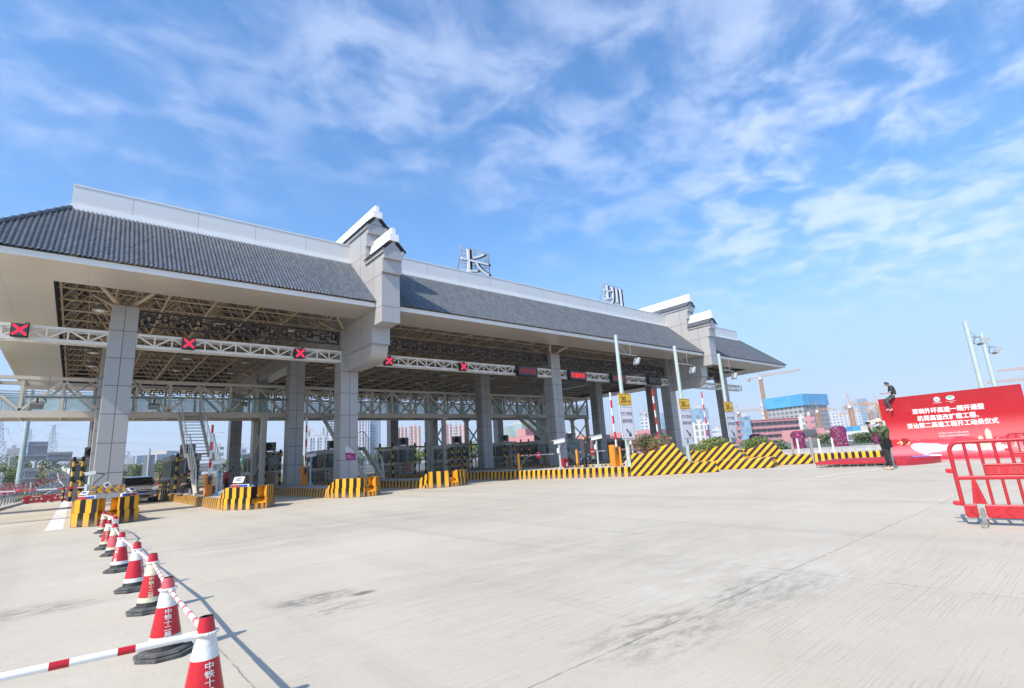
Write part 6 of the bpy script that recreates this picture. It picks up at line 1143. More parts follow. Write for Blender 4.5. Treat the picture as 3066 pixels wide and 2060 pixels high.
for x, y, lab in ((4.72, 31.12, 'low grey stool under the seated man'), (5.2, 31.9, 'red plastic stool beside the standing person'), (5.45, 31.0, 'red plastic stool under the cream stair')):
    t = thing('plastic_stool', lab, 'stool', (x, y, HI), 0, 'plastic stools by the stair'); m = mat('stool_grey', (.25, .26, .28), .5) if 'grey' in lab else mat('stool_red', (.50, .02, .03), .4); m_ = MB(); m_.box(x-.17, x+.17, y-.17, y+.17, HI+.36, HI+.40); bevel(m_.build('seat', m, t), .015)
    for a in (-1, 1):
        for b in (-1, 1): m_ = MB(); m_.bar((x+a*.18, y+b*.18, HI), (x+a*.14, y+b*.14, HI+.36), .05, .03); m_.build('leg', m, t)
# ================================================================== LEFT: RAMP, SLOPE, RAILS, SIGNS SEEN FROM BEHIND
def lerp_tab(tab, y):
    for (a, va), (b, vb) in zip(tab, tab[1:]):
        if y <= b: t_ = max(0, (y-a)/(b-a)); t_ = t_*t_*(3-2*t_)*.5+t_*.5; return va+(vb-va)*t_
    return tab[-1][1]
road_px = [(60, (250, 1060), (1165, 1040)), (66, (520, 1000), (1165, 1000)), (80, (760, 905), (1185, 915)), (110, (985, 825), (1300, 835)), (150, (900, 705), (1320, 770)), (200, (885, 600), (1310, 680)), (245, (750, 560), (1010, 560)), (300, (640, 520), (985, 515))]
RE = [(Y, at_y(ZF(*l), Y), at_y(ZF(*r), Y)) for Y, l, r in road_px]; ZTAB = [(50, -.02), (66, .0)]+[(Y, a.z) for Y, a, b in RE if Y > 70]+[(420, 14), (900, 15)]; XL = [(50, -9)]+[(Y, a.x) for Y, a, b in RE]+[(420, -30), (900, -30)]
asph = Mat('asphalt', .85, 0, .3); v = asph.coord('Object'); asph.color(asph.mix(asph.ramp(asph.noise(v, .35, 6, .6), .3, .7), (.055, .056, .060, 1), (.095, .095, .098, 1))); asph = asph.m
mb = MB(); fine = []
for i in range(60): Y = 64+236*i/59; fine.append(Y)
def edge(k, Y):
    tab = [(q[0], q[k].x) for q in RE]; return lerp_tab(tab, Y)
pts = [(edge(1, Y), edge(2, Y), Y, lerp_tab(ZTAB, Y)+.03) for Y in fine]
for (a, b, Y, z), (c, d, Y2, z2) in zip(pts, pts[1:]): mb.add([(a, Y, z), (b, Y, z), (d, Y2, z2), (c, Y2, z2)], [(0, 1, 2, 3)])
tag(mb.build('ramp_road', asph), kind='structure')
mb = MB()
for q, w in ((.03, .2), (.97, .2)):
    for (a, b, Y, z), (c, d, Y2, z2) in zip(pts, pts[1:]): x0 = a+(b-a)*q; x1 = c+(d-c)*q; mb.add([(x0-w/2, Y, z+.02), (x0+w/2, Y, z+.02), (x1+w/2, Y2, z2+.02), (x1-w/2, Y2, z2+.02)], [(0, 1, 2, 3)])
for k, ((a, b, Y, z), (c, d, Y2, z2)) in enumerate(zip(pts, pts[1:])):
    if k % 2 == 0 and k > 3: x0 = a+(b-a)*.5; x1 = c+(d-c)*.5; mb.add([(x0-.12, Y, z+.02), (x0+.12, Y, z+.02), (x1+.12, Y2, z2+.02), (x1-.12, Y2, z2+.02)], [(0, 1, 2, 3)])
tag(mb.build('road_marking', wpaint), kind='structure')
grs = Mat('slope_ground', .95, 0, .2); v = grs.coord('Object'); grs.color(grs.mix(grs.ramp(grs.noise(v, .22, 5, .65), .40, .62), (.05, .085, .022, 1), (.26, .17, .085, 1))); mb = MB(); ny_, nx_ = 60, 50; rr = random.Random(5); g = []
for j in range(ny_+1):
    Y = 52+500*(j/ny_)**1.6
    for i in range(nx_+1):
        f = i/nx_; xl = lerp_tab(XL, Y)-1.2; X = xl+ (70 if Y > 300 else 45)*f-  (260*(1-f)**2 if f < 1 else 0) if False else xl+60-(f)*320
        rise = max(0, min(1, (xl-X-.5)/14)); rise = rise*rise*(3-2*rise); right = max(0, min(1, (X-xl-18)/30)); g.append(Vector((X, Y, (lerp_tab(ZTAB, Y)-.12)*(1-right)-.08*right+rise*(2.6*min(1, (Y-52)/40)+rr.uniform(-.25, .25)))))
for j in range(ny_):
    for i in range(nx_): a = j*(nx_+1)+i; mb.f.append((a, a+1, a+nx_+2, a+nx_+1)); mb.i.append(0)
mb.v = g; hs = tag(mb.build('hillside', grs.m, None, 80), kind='structure')
def zhill(x, Y): xl = lerp_tab(XL, Y)-1.2; r_ = max(0, min(1, (xl-x-.5)/14)); r_ = r_*r_*(3-2*r_); return lerp_tab(ZTAB, Y)-.12+r_*2.6*min(1, (Y-52)/40)
RAIL = mat('guard_rail_steel', (.40, .41, .42), .45, .5, var=.12)
def guardrail(pts, lab, h=.78, sp=2.0):
    c = sum(pts, Vector())/len(pts); t = thing('guard_rail', lab, 'guard rail', c, 0, 'steel guard rails along the left lane'); m_ = MB(); fl_ = []
    for a, b in zip(pts, pts[1:]): n = max(1, int((b-a).length/1.2)); fl_ += [a.lerp(b, k/n) for k in range(n)]
    fl_.append(pts[-1]); prof = [(.0, h-.34), (.07, h-.28), (.0, h-.22), (.0, h-.16), (.07, h-.10), (.0, h-.02)]
    for a, b in zip(fl_, fl_[1:]):
        d = (b-a).normalized(); nn = Vector((d.y, -d.x, 0)); m_.add([a+nn*o+Vector((0, 0, z)) for o, z in prof]+[b+nn*o+Vector((0, 0, z)) for o, z in prof], [(i, i+1, 7+i, 6+i) for i in range(5)])
    m_.build('beam', RAIL, t, 40); m_ = MB(); acc = 0
    for k in range(0, len(fl_), 2): m_.tube(fl_[k]+Vector((0, 0, 0)), fl_[k]+Vector((0, 0, h)), .06, None, 8)
    m_.build('post', RAIL, t, 60); return t
guardrail([on_z(ZF(-700, 1290)), on_z(ZF(0, 1130)), on_z(ZF(150, 1085)), on_z(ZF(305, 1040))], 'nearest steel guard rail at the left edge of the picture', .85)
guardrail([Vector((edge(1, Y)-.6, Y, lerp_tab(ZTAB, Y))) for Y in (70, 78, 86, 95, 104, 112, 124)], 'steel guard rail curving along the ramp past the red flower bed')
tag(MB().bar(on_z(ZF(-300, 1260)), on_z(ZF(420, 1065)), .45, .3).build('kerb_strip', CONC), kind='structure')
wp = thing('parapet_wall', 'white concrete parapet curving along the far side of the ramp', 'wall', (0, 150, 3)); m_ = MB(); pp = [at_y(ZF(*p), Y) for p, Y in (((1180, 625), 150), ((1090, 590), 180), ((1010, 560), 215), ((975, 545), 240), ((1000, 520), 270))]
for a, b in zip(pp, pp[1:]): m_.bar(a, b, .4, 1.5)
m_.build('wall', WHITE, wp)
SB = mat('sign_back_alu', (.42, .43, .45), .45, .4, var=.08)
def signback(quad, D, pole, lab, ribs=7, name='road_sign'):
    c = [at_d(ZF(*p), D) for p in quad]; t = thing(name, lab, 'road sign', on_z(ZF(*pole[-1][1]), 0) if False else Vector((c[0].x, c[0].y, 0)), 0, 'road signs seen from behind'); ax = (c[1]-c[0]); ax.z = 0; w = ax.length; ax.normalize(); n = Vector((ax.y, -ax.x, 0)); n = n if n.y < 0 else -n; zt = (c[0].z+c[1].z)/2; zb = (c[2].z+c[3].z)/2; o = Vector((c[0].x, c[0].y, 0))
    m_ = MB(); m_.prism([(0, zb), (w, zb), (w, zt), (0, zt)], ax, (0, 0, 1), o, -n*.06); m_.build('panel', SB, t); m_ = MB()
    for k in range(ribs): u = w*(k+.5)/ribs; m_.bar(o+ax*u+n*.03+Vector((0, 0, zb)), o+ax*u+n*.03+Vector((0, 0, zt)), .05, .07, n)
    for f in (.25, .78): z = zb+(zt-zb)*f; m_.bar(o+ax*(-.25)+n*.12+Vector((0, 0, z)), o+ax*(w+.05)+n*.12+Vector((0, 0, z)), .10, .12)
    m_.build('rib', SB, t); m_ = MB()
    for (pt, pb, r) in pole: a = at_d(ZF(*pt), D); b = at_d(ZF(*pb), D); x, y = (a.x+b.x)/2, (a.y+b.y)/2; m_.tube((x, y, zhill(x, y)-.3), (x, y, a.z), r, r*.85, 12)
    m_.build('pole', GREYP, t, 50); return t
signback([(455, 115), (760, 115), (725, 412), (425, 412)], 78, [((372, 135), (262, 870), .24), ((440, -690), (350, 820), .26)], 'big sign seen from behind on two tall grey poles, ribs upright')
signback([(735, 280), (1137, 275), (1105, 425), (728, 425)], 84, [((552, 428), (500, 830), .24)], 'wide low sign seen from behind on a cantilever pole'); signback([(385, 528), (580, 520), (560, 745), (362, 760)], 74, [((440, 550), (415, 820), .07)], 'square sign with level ribs seen from behind above the red flowers', 5); signback([(765, 592), (893, 592), (886, 715), (758, 715)], 88, [((822, 610), (808, 760), .07)], 'small sign seen from behind where the ramp bends', 4); signback([(-40, 598), (70, 595), (62, 870), (-50, 880)], 60, [((20, 600), (5, 940), .12)], 'narrow sign seen from behind at the very left edge', 2)
for k, (p, D, rad, n, w, lab) in enumerate((((110, 720), 82, (3.2, 2.2, 1.6), 1500, (2, 6, 4, 0, 0, 0, 0, .5), 'round bright green bush at the far left'), ((215, 690), 90, (2.6, 2, 1.5), 1100, (3, 5, 2, 0, 0, 0, 0, 1), 'green bush behind the two tall sign poles'), ((660, 690), 96, (2.6, 2, 1.3), 1000, (3, 4, 2, 0, 0, 0, 0, 2), 'dry green bush right of the cantilever sign pole'), ((30, 520), 140, (4, 3, 4), 1300, (2, 5, 3, 0, 0, 0, 0, 2), 'tall yellowish bush at the left edge, high on the slope'), ((1130, 545), 190, (4, 3, 3), 1100, (3, 5, 2, 0, 0, 0, 0, 2), 'tree-like bush above the white parapet'))):
    c = at_d(ZF(*p), D); bush('slope_bush', lab, 'bush', c, rad, n, .14, w, 'bushes on the slope', 6, True, zhill(c.x, c.y)-.2)
def bed(pts, D, w, h, lab):
    t = MB(); r2 = random.Random(11)
    for (ax_, ay_), (bx_, by_) in zip(pts, pts[1:]):
        a, b = at_d(ZF(ax_, ay_), D), at_d(ZF(bx_, by_), D+3); n = int((b-a).length*7)
        for k in range(n): p = a.lerp(b, r2.random()); leaves(t, (p.x+r2.uniform(-w, w), p.y+r2.uniform(-w, w), p.z+r2.uniform(-.1, h)), (.35, .35, .25), 9, .09, (.6, .8, .3, 2.2, .8, 2.4, 0, .2), .2, r2)
    return tag(t.build('flower_bed', GR, None, None, False), lab, 'flower bed', None, 'stuff')
bed([(90, 860), (300, 850), (480, 830)], 70, 1.2, .5, 'red flower bed below the two tall sign poles'); bed([(530, 815), (700, 775), (870, 745)], 84, 1.6, .8, 'pink and magenta flower bed along the bend of the ramp'); bed([(-60, 940), (100, 930), (210, 935)], 56, .8, .4, 'red flowers behind the nearest guard rail')
# red water-filled barriers and small cones at the mouth of the left lane
def waterbar(c, d, lab, L=1.35, h=.62):
    c = Vector(c); d = Vector((d[0], d[1], 0)).normalized(); n = Vector((-d.y, d.x, 0)); t = thing('water_barrier', lab, 'barrier', c, 0, 'red water-filled barriers'); m_ = MB(); m_.prism([(-L/2, .06), (-L*.36, 0), (-L*.2, .05), (L*.2, .05), (L*.36, 0), (L/2, .06), (L/2, h*.9), (L*.42, h), (-L*.42, h), (-L/2, h*.9)], d, (0, 0, 1), c-n*.17, n*.34); bevel(m_.build('body', REDP, t), .03); m_ = MB()
    for k in (-1, 0, 1): o = c+d*k*.30-n*.176+Vector((0, 0, h*.52)); m_.add([o+d*.085*math.cos(2*math.pi*i/16)+Vector((0, 0, .085*math.sin(2*math.pi*i/16))) for i in range(16)], [tuple(range(16))])
    m_.build('hole', mat('hole_pale', (.55, .50, .48), .8), t, None, False); m_ = MB(); m_.bar(c+d*-.28-n*.174+Vector((0, 0, h*.86)), c+d*.28-n*.174+Vector((0, 0, h*.86)), .008, .05); m_.build('label_strip', WHT, t)
    m_ = MB()
    for s in (-1, 1): m_.obox(c+d*s*(L/2+.06)+Vector((0, 0, h*.66)), d*.07, n*.07, (0, 0, .07))
    m_.build('coupling', REDP, t); return t
waterbar((-2.15, 56.8, 0), (1, .06), 'left red water barrier with three holes, closing the left lane'); waterbar((-.72, 56.9, 0), (1, .06), 'right red water barrier with three holes, closing the left lane')
def small_cone(x, y, lab):
    t = thing('traffic_cone', lab, 'traffic cone', (x, y, 0), 0, 'small cones beside the water barriers'); m_ = MB(); m_.box(x-.17, x+.17, y-.17, y+.17, 0, .04); m_.build('rubber_foot', RUB, t)
    for nm, a, b, m in (('red_sleeve', .04, .26, RED), ('white_band', .26, .40, WHS), ('top_band', .40, .52, RED)): m_ = MB(); m_.lathe([(.13-.10*(a-.04)/.48, a), (.13-.10*(b-.04)/.48, b)]+([(0, b)] if b > .5 else []), (x, y, 0), 14); m_.build(nm, m, t, 50)
small_cone(-2.95, 58.2, 'small cone left of the two red water barriers'); small_cone(.05, 58.4, 'small yellowish cone right of the two red water barriers')
for k, (p, D, lab) in enumerate(((ZA(395, 500), 75, 'red barrier far behind the dark car, right of its mirror'), (ZA(1480, 430), 80, 'red barrier far behind the second nose'), (ZB(250, 490), 80, 'red and white barrier far left of the poster column'))):
    c = at_d(p, D); waterbar((c.x, c.y, 0), (1, -.4), lab, 3.2, 1.0)
# ================================================================== TREES
def tree(lab, p, D, h, r, n=1500, w=(3, 5, 2, 0, 0, 0, 0, .4), size=.22, z0=0., seed=1, crown=.62):
    c = at_d(p, D); b = Vector((c.x, c.y, z0)); t = thing('tree', lab, 'tree', b, 0, 'trees beyond the plaza'); r2 = random.Random(seed); m_ = MB(); m_.tube(b-Vector((0, 0, .5)), b+Vector((0, 0, h*.45)), .035*h, .02*h, 8); bl = []
    for k in range(8):
        a = r2.uniform(0, 6.28); q = b+Vector((r*.62*math.cos(a)*r2.random()**.5, r*.62*math.sin(a)*r2.random()**.5, h*r2.uniform(1-crown+.08, .88))); bl.append(q); m_.tube(b+Vector((0, 0, h*r2.uniform(.25, .45))), q, .012*h, .004*h, 6)
    m_.build('trunk', BARK, t); mb = MB()
    for q in bl: f = r2.uniform(.42, .62); leaves(mb, q, (r*f, r*f, h*crown*.32), n//8, size, w, .4, r2)
    mb.build('crown', GR, t, fix=False); return t
tl = [(ZF(430, 560), 150, 5.5, 3, 'small tree behind the tall sign poles'), (ZF(640, 560), 140, 6, 3.2, 'yellow green tree right of the cantilever pole'), (ZA(370, 330), 95, 4.2, 2.6, 'dry tree right of the grey sign back behind the car'), (ZA(1480, 250), 92, 5.0, 2.6, 'tree below the green road sign'), (ZA(30, 340), 110, 4, 2.4, 'low tree behind the roof of the dark car')]
for k in range(13): tl.append((ZB(60+k*165, 300), 88+7*(k % 4), 3.6+.9*((k*7) % 5)/4, 2.6, ['yellow-green tree seen left of the poster column', 'tree just left of the poster column', 'tree right of the poster column, seen through the stair', 'tree between the poster column and the long-windowed booth', 'tree behind the left end of the long-windowed booth', 'tree seen through the long side windows', 'tree behind the copper-coloured door panel', 'tree between two striped pipe guards', 'tree left of the booth with a fan box, middle of the plaza', 'tree behind the next booth to the right', 'bright tree left of the second-row column, middle of the plaza', 'tree right of the second-row column', 'tree in front of the pink building, under the canopy'][k]))
for k, (p, D, h, r, lab) in enumerate(tl): tree(lab, p, D, h, r, 900, (2, 5, 4, 0, 0, 0, 0, 1.0) if k % 3 else (2, 4, 3, 0, 0, 0, 0, 2), .20, zhill(at_d(p, D).x, D) if k < 2 else -.1, 20+k)
tr_ = ZW(1555, 1330); tree('dark green spreading tree beside the white building, left of the photographer', tr_, 110, at_d(ZW(1555, 1178), 110).z, 2.9, 3000, (5, 4, 1, 0, 0, 0, 0, .5), .2, -.5, 77, .8); tree('low tree between the broad purple bush and the pink building', ZW(1115, 1350), 100, 2.2, 1.4, 700, (4, 4, 1, 0, 0, 0, 0, .5), .18, -.3, 78, .8); tree('low shrub-like tree right of the farthest wedge', ZW(690, 1380), 75, 1.5, 1.4, 700, (4, 4, 2, 0, 0, 0, 0, 1), .15, -.3, 79, .85)

# ================================================================== CITY BEHIND
def facade(name, wall, win, sx_, sz, wx=.6, wz=.55, ox=0, oz=0, vary=.5, rough=.35):
    m = Mat(name, .6); tcn = m.node('ShaderNodeTexCoord'); s = m.node('ShaderNodeSeparateXYZ'); m.l.new(tcn.outputs['Object'], s.inputs[0]); sn = m.node('ShaderNodeSeparateXYZ'); m.l.new(tcn.outputs['Normal'], sn.inputs[0])
    side = m.math('GREATER_THAN', m.math('ABSOLUTE', sn.outputs[0]), .6); up = m.math('LESS_THAN', m.math('ABSOLUTE', sn.outputs[2]), .5); u = m.math('ADD', m.math('MULTIPLY', s.outputs[1], side), m.math('MULTIPLY', s.outputs[0], m.math('SUBTRACT', 1.0, side)))
    qx = m.math('DIVIDE', m.math('SUBTRACT', u, ox), sx_); qz = m.math('DIVIDE', m.math('SUBTRACT', s.outputs[2], oz), sz); k = m.math('MULTIPLY', m.math('MULTIPLY', m.math('LESS_THAN', m.math('FRACT', qx), wx), m.math('LESS_THAN', m.math('FRACT', qz), wz)), up)
    w_ = m.node('ShaderNodeTexWhiteNoise', noise_dimensions='2D'); cb = m.node('ShaderNodeCombineXYZ'); m.l.new(m.math('FLOOR', qx), cb.inputs[0]); m.l.new(m.math('FLOOR', qz), cb.inputs[1]); m.l.new(cb.outputs[0], w_.inputs[0]); wc = m.mix(m.math('MULTIPLY', w_.outputs[0], vary), rgba(win), rgba(tuple(min(1, x*2.2+.04) for x in win)))
    n1 = m.noise(tcn.outputs['Object'], .12, 4); wl = m.mix(n1, rgba(tuple(x*.9 for x in wall)), rgba(tuple(min(1, x*1.08) for x in wall))); m.color(m.mix(k, wl, wc)); m.l.new(m.math('SUBTRACT', .75, m.math('MULTIPLY', k, .75-rough)), m.b.inputs['Roughness']); return m.m
def block(lab, pl, pr_, D, depth, mt, name='building', cat='building', D2=None, zb=-4, group=None, extra=None, roofm=None):
    """a building whose front runs from the top-left pixel to the top-right pixel"""
    a, b = at_d(pl, D), at_d(pr_, D if D2 in (None, 'level') else D2)
    if D2 == 'level': ka_, kb_ = at_d(pl, 1).z-CH, at_d(pr_, 1).z-CH; b = at_d(pr_, max(.6*D, min(1.6*D, D*ka_/kb_)))
    zt = (a.z+b.z)/2; c = (a+b)/2; d = Vector((b.x-a.x, b.y-a.y, 0)); w = d.length; t = thing(name, lab, cat, (c.x, c.y, zb), math.atan2(d.y, d.x), group); M_ = world_of(t); h = zt-zb
    def part(nm, boxes, m):
        q = MB()
        for x in boxes: q.box(*x)
        q.v = [M_ @ v for v in q.v]; return q.build(nm, m, t)
    part('wall', [(-w/2, w/2, 0, depth, 0, h)], mt)
    if roofm is not False: part('roof_block', [(-w*.2, w*.15, depth*.2, depth*.7, h+.001, h+h*.05+1)], roofm or CONC)
    if extra: extra(part, w, depth, h)
    return t
def fins(m, n=4, dep=.8, f=.35, top=1.02):
    def go(part, w, d, h):
        for k in range(n): x = -w/2+w*(k+.5)/n; part('bay', [(x-w/n*f/2, x+w/n*f/2, -dep, -.001, 0, h*top)], m)
    return go
wallw = (.62, .62, .60); FW = facade('tower_white', (.58, .60, .62), (.12, .15, .19), 3.6, 3.0, .55, .5); FB = facade('tower_pale_blue', (.50, .55, .62), (.10, .14, .20), 3.2, 3.0, .6, .6); FRW = facade('tower_cream', (.64, .60, .54), (.14, .14, .15), 3.4, 3.0, .5, .5); FGL = facade('tower_glass', (.22, .33, .42), (.10, .19, .28), 2.4, 3.6, .85, .8, vary=.7, rough=.15); FGR = facade('green_net_grid', (.30, .37, .35), (.25, .33, .31), 4, 3.4, .9, .9, vary=.3); FOF = facade('office_white', (.62, .62, .60), (.16, .18, .20), 3.0, 3.6, .5, .75)
RB = mat('tower_red_bay', (.50, .21, .19), .7, kind='Object', scale=.2); WBAY = mat('tower_white_bay', (.66, .66, .65), .7, scale=.2); BBAY = mat('tower_blue_bay', (.20, .27, .37), .3, scale=.2)
T = [('broad pale tower cluster left of the poster column, lower left block', (915, 1318), (1000, 1300), 560, FB, WBAY), ('pale tower with a taller top behind the left cluster', (960, 1277), (1002, 1282), 600, FB, WBAY), ('tall blue-white twin tower right of the poster column, left half', (1070, 1257), (1105, 1257), 520, FB, WBAY), ('tall blue-white twin tower right of the poster column, right half', (1108, 1259), (1139, 1258), 525, FB, BBAY), ('red and cream tower, left of a pair beyond the footbridge legs', (1187, 1280), (1219, 1283), 540, FRW, RB), ('red and cream tower, right of a pair beyond the footbridge legs', (1224, 1276), (1260, 1277), 540, FRW, RB), ('red and cream tower with a raised top, third in the row', (1322, 1270), (1353, 1274), 530, FRW, RB), ('red and cream tower, last of the row before the dark blue block', (1357, 1275), (1396, 1274), 530, FRW, RB)]
for lab, a, b, D, m, bm in T: block(lab, a, b, D, 22, m, 'apartment_tower', 'apartment tower', None, -6, 'apartment towers beyond the plaza', fins(bm, 3 if bm is RB else 4))
block('dark blue glass block right of the red and cream towers', (1396, 1294), (1413, 1296), 500, 20, FGL, 'office_block', 'building'); block('small pale tower left of the red and cream pair', (1172, 1307), (1187, 1308), 700, 18, FB, 'apartment_tower', 'apartment tower')
block('grey-green netted block beyond the middle of the canopy', (1494, 1277), (1563, 1273), 330, 25, FGR, 'netted_building', 'building', 300, -4); block('white stacked apartment house between two columns', (1697, 1293), (1731, 1292), 300, 14, FW, 'apartment_house', 'building'); block('small grey-green netted block behind the third stair', (1563, 1298), (1602, 1300), 340, 20, FGR, 'netted_building', 'building')
PK = (.50, .225, .225); PINK = mat('pink_wall', PK, .8, kind='Object', scale=.08, var=.06); PDK = facade('shaded_gallery', (.075, .055, .065), (.24, .18, .18), 3.4, 3.3, .30, .70, vary=.8); PWW = facade('pink_with_windows', PK, (.13, .10, .11), 4.2, 3.4, .6, .40, .3, 1.0, .4)
def gallery(nf):
    def go(part, w, d, h):
        fh = h/ (nf+.35)
        for k in range(nf): z = h-fh*.33-fh*(k+.66); part('gallery', [(-w/2+1.5, w/2-1.5, -.02, -.001, z, z+fh*.60)], PDK); part('balcony_front', [(-w/2, w/2, -1.3, -.021, z-fh*.40, z)], PINK)  # flat dark strips on the wall, painted shade of the open gallery recesses
        part('eave', [(-w/2-.3, w/2+.3, -1.6, d+.3, h+.001, h+.5)], PINK); part('roof_terrace', [(-w/2+1, w/2-1, -1.2, -.03, h-fh*.33, h-.002)], PINK)
    return go
block('long pink school building with open gallery floors, below the blue-netted tower', ZW(180, 1092), ZW(905, 1048), 330, 14, PINK, 'pink_building', 'building', 'level', -5.5, None, gallery(5), False)
block('pink end block with windows, right end of the school', ZW(898, 1028), ZW(1000, 1022), 318, 14, PWW, 'pink_building', 'building', None, -5.5); block('plain pink hall in front of the school with a dark canopy', ZW(655, 1172), ZW(1112, 1165), 300, 10, PINK, 'pink_building', 'building', None, -5.5, None, lambda part, w, d, h: (part('dark_canopy', [(w*.0, w*.30, -1.5, -.001, h*.72, h*.98)], DGREY), part('window', [(w*.10, w*.26, -.05, -.001, h*.45, h*.62)], mat('brown_window', (.20, .15, .13), .4))), False)
block('lower pink wing right of the school, partly behind the purple bushes', ZW(1105, 1165), ZW(1175, 1190), 310, 10, PWW, 'pink_building', 'building', None, -5.5, None, None, False)
block('pink factory block seen under the footbridge, left of the middle column', (1497, 1308), (1612, 1304), 190, 15, PWW, 'pink_building', 'building', 180, -3, None, lambda part, w, d, h: part('rooftop_room', [(-w*.1, w*.1, 2, 8, h, h+2.6)], PINK), False); block('pink block with white-framed windows right of the middle column', (1700, 1308), (1768, 1302), 185, 15, PWW, 'pink_building', 'building', 180, -3, None, None, False); block('pink block behind the first speed sign', (1826, 1293), (1950, 1291), 185, 15, PWW, 'pink_building', 'building', 175, -3, None, None, False)
NET = facade('blue_safety_net', (.055, .33, .62), (.05, .30, .58), 3.0, 3.0, .96, .96, vary=.25); FRM = facade('concrete_frame', (.40, .39, .37), (.10, .10, .105), 3.3, 3.1, .62, .62, vary=.6)
block('unfinished tower wrapped in bright blue netting at the top', ZW(490, 850), ZW(870, 815), 420, 28, FRM, 'unfinished_tower', 'building', 405, -6, None, lambda part, w, d, h: part('blue_net', [(-w/2-1.2, w/2+1.2, -1.2, d+1, h*.80, h*1.012)], NET), False); block('white-banded tower left of the blue-netted one', ZW(432, 872), ZW(478, 876), 440, 20, facade('white_bands', (.66, .66, .66), (.22, .26, .32), 40, 3.4, .99, .42), 'office_tower', 'building')
block('white rooftop works behind the pink end block', ZW(830, 1040), ZW(905, 1035), 345, 10, FOF, 'office_block', 'building'); block('low blue-glass block behind the pink school, left', ZW(205, 1040), ZW(330, 1034), 330, 18, FGL, 'office_block', 'building'); block('white slab under the low blue-glass block', ZW(230, 1068), ZW(342, 1062), 360, 18, FOF, 'office_block', 'building')
block('glass office tower behind the middle speed sign', ZK(880, 1022), ZK(1010, 1018), 420, 30, FGL, 'office_tower', 'building', 420); block('white office with dark blue poster, below the glass tower', ZK(888, 1120), ZK(1020, 1118), 330, 24, FOF, 'office_block', 'building', 330, -4, None, lambda part, w, d, h: part('blue_poster', [(w*.24, w*.48, -.25, -.001, h*.42, h*.9)], mat('dark_blue_poster', (.05, .09, .25), .5)))
block('white banded building right of the white office', ZK(1040, 1165), ZK(1120, 1175), 380, 20, facade('banded_grey', (.58, .60, .62), (.24, .28, .33), 50, 3.2, .99, .45), 'office_block', 'building'); block('grid-faced white building left of the first speed sign', ZK(522, 1092), ZK(588, 1088), 480, 20, FW, 'apartment_tower', 'apartment tower'); block('slim glass tower beside the far gable column', ZK(668, 1048), ZK(690, 1050), 420, 16, FGL, 'office_tower', 'building')
for lab, a, b, D, m in (('pale tower right of the pink school', ZW(1000, 1040), ZW(1030, 1040), 640, FW), ('narrow pale tower left of the crane beside the school', ZW(1055, 1033), ZW(1100, 1035), 660, FW), ('broad pale tower beyond the broad purple bush', ZW(1150, 998), ZW(1225, 995), 640, FW), ('second broad pale tower beyond the broad purple bush', ZW(1228, 1000), ZW(1302, 994), 640, FW), ('pale tower behind the main yellow crane', ZW(1332, 1012), ZW(1370, 1010), 680, FW), ('tall slim pale tower right of the main yellow crane', ZW(1395, 852), ZW(1430, 850), 1000, FB), ('pale tower right of the slim one', ZW(1420, 975), ZW(1480, 970), 700, FW), ('hazy blue glass tower behind the cranes', ZW(1440, 850), ZW(1555, 845), 950, FGL), ('hazy dark glass tower left of the banner', ZW(1505, 960), ZW(1660, 960), 800, FGL), ('low hazy block between the towers', ZW(1105, 1108), ZW(1150, 1106), 800, FB)): block(lab, a, b, D, 24, m, 'distant_tower', 'apartment tower', None, -6, 'hazy towers behind the cranes')
block('white low building with rows of windows beside the dark tree', ZW(1330, 1190), ZW(1600, 1178), 170, 14, facade('white_low', (.64, .64, .62), (.14, .15, .16), 3.4, 3.2, .55, .45), 'white_building', 'building', 165, -3); block('bright blue site netting on the roofs behind the white low building', ZW(1330, 1140), ZW(1600, 1125), 260, 4, NET, 'site_netting', 'construction net', 250, -3, None, None, False); block('grey shed between the pink wing and the broad bush', ZW(1115, 1200), ZW(1180, 1215), 305, 10, FW, 'shed', 'building', None, -3)
# left-hand buildings
block('office front with big blue glass fields left of the stair', ZA(0, 62), ZA(595, 42), 300, 20, facade('blue_office', (.40, .42, .44), (.07, .12, .20), 9, 9, .9, .92, 1, 2, .4, .12), 'office_block', 'building', 290, -2); block('grey panelled office end beside the first column', ZF(1945, 330), ZF(2085, 322), 310, 20, facade('grey_panels', (.52, .54, .55), (.46, .48, .50), 4, 4, .96, .96), 'office_block', 'building'); block('pale grey office right of the stair', ZQ(1775, 1038), ZQ(1870, 1032), 280, 20, FW, 'office_block', 'building', None, -2); block('greenish-windowed office left of the second-row column', Z2(590, 812), Z2(685, 830), 260, 20, FB, 'office_block', 'building', None, -2); block('pale office far left behind the sign poles', ZF(112, 220), ZF(330, 222), 430, 20, facade('pale_office', (.52, .51, .49), (.22, .21, .21), 7, 6, .35, .4), 'office_block', 'building', None, 0); block('long low grey wall above the ramp', ZF(205, 408), ZF(300, 405), 320, 10, CONC, 'retaining_wall', 'wall', None, 0, None, None, False); block('grey concrete embankment wall at the top of the ramp', ZF(760, 500), ZF(1300, 440), 330, 8, CONC, 'retaining_wall', 'wall', 340, 0, None, None, False)
ov = thing('overpass', 'grey elevated road crossing behind the dark car', 'bridge', at_d(ZA(150, 240), 150)); a, b = at_d(ZF(1920, 530), 150), at_d(ZA(620, 235), 150); m_ = MB(); dd_ = (b-a).normalized(); m_.bar(a-dd_*8, b+dd_*90, 6, 1.6); m_.build('deck', mat('overpass_concrete', (.30, .30, .31), .8), ov); m_ = MB()
for k in range(6): p = a.lerp(b, k/2.2); m_.box(p.x-.9, p.x+.9, p.y-.9, p.y+.9, -1, p.z-.8)
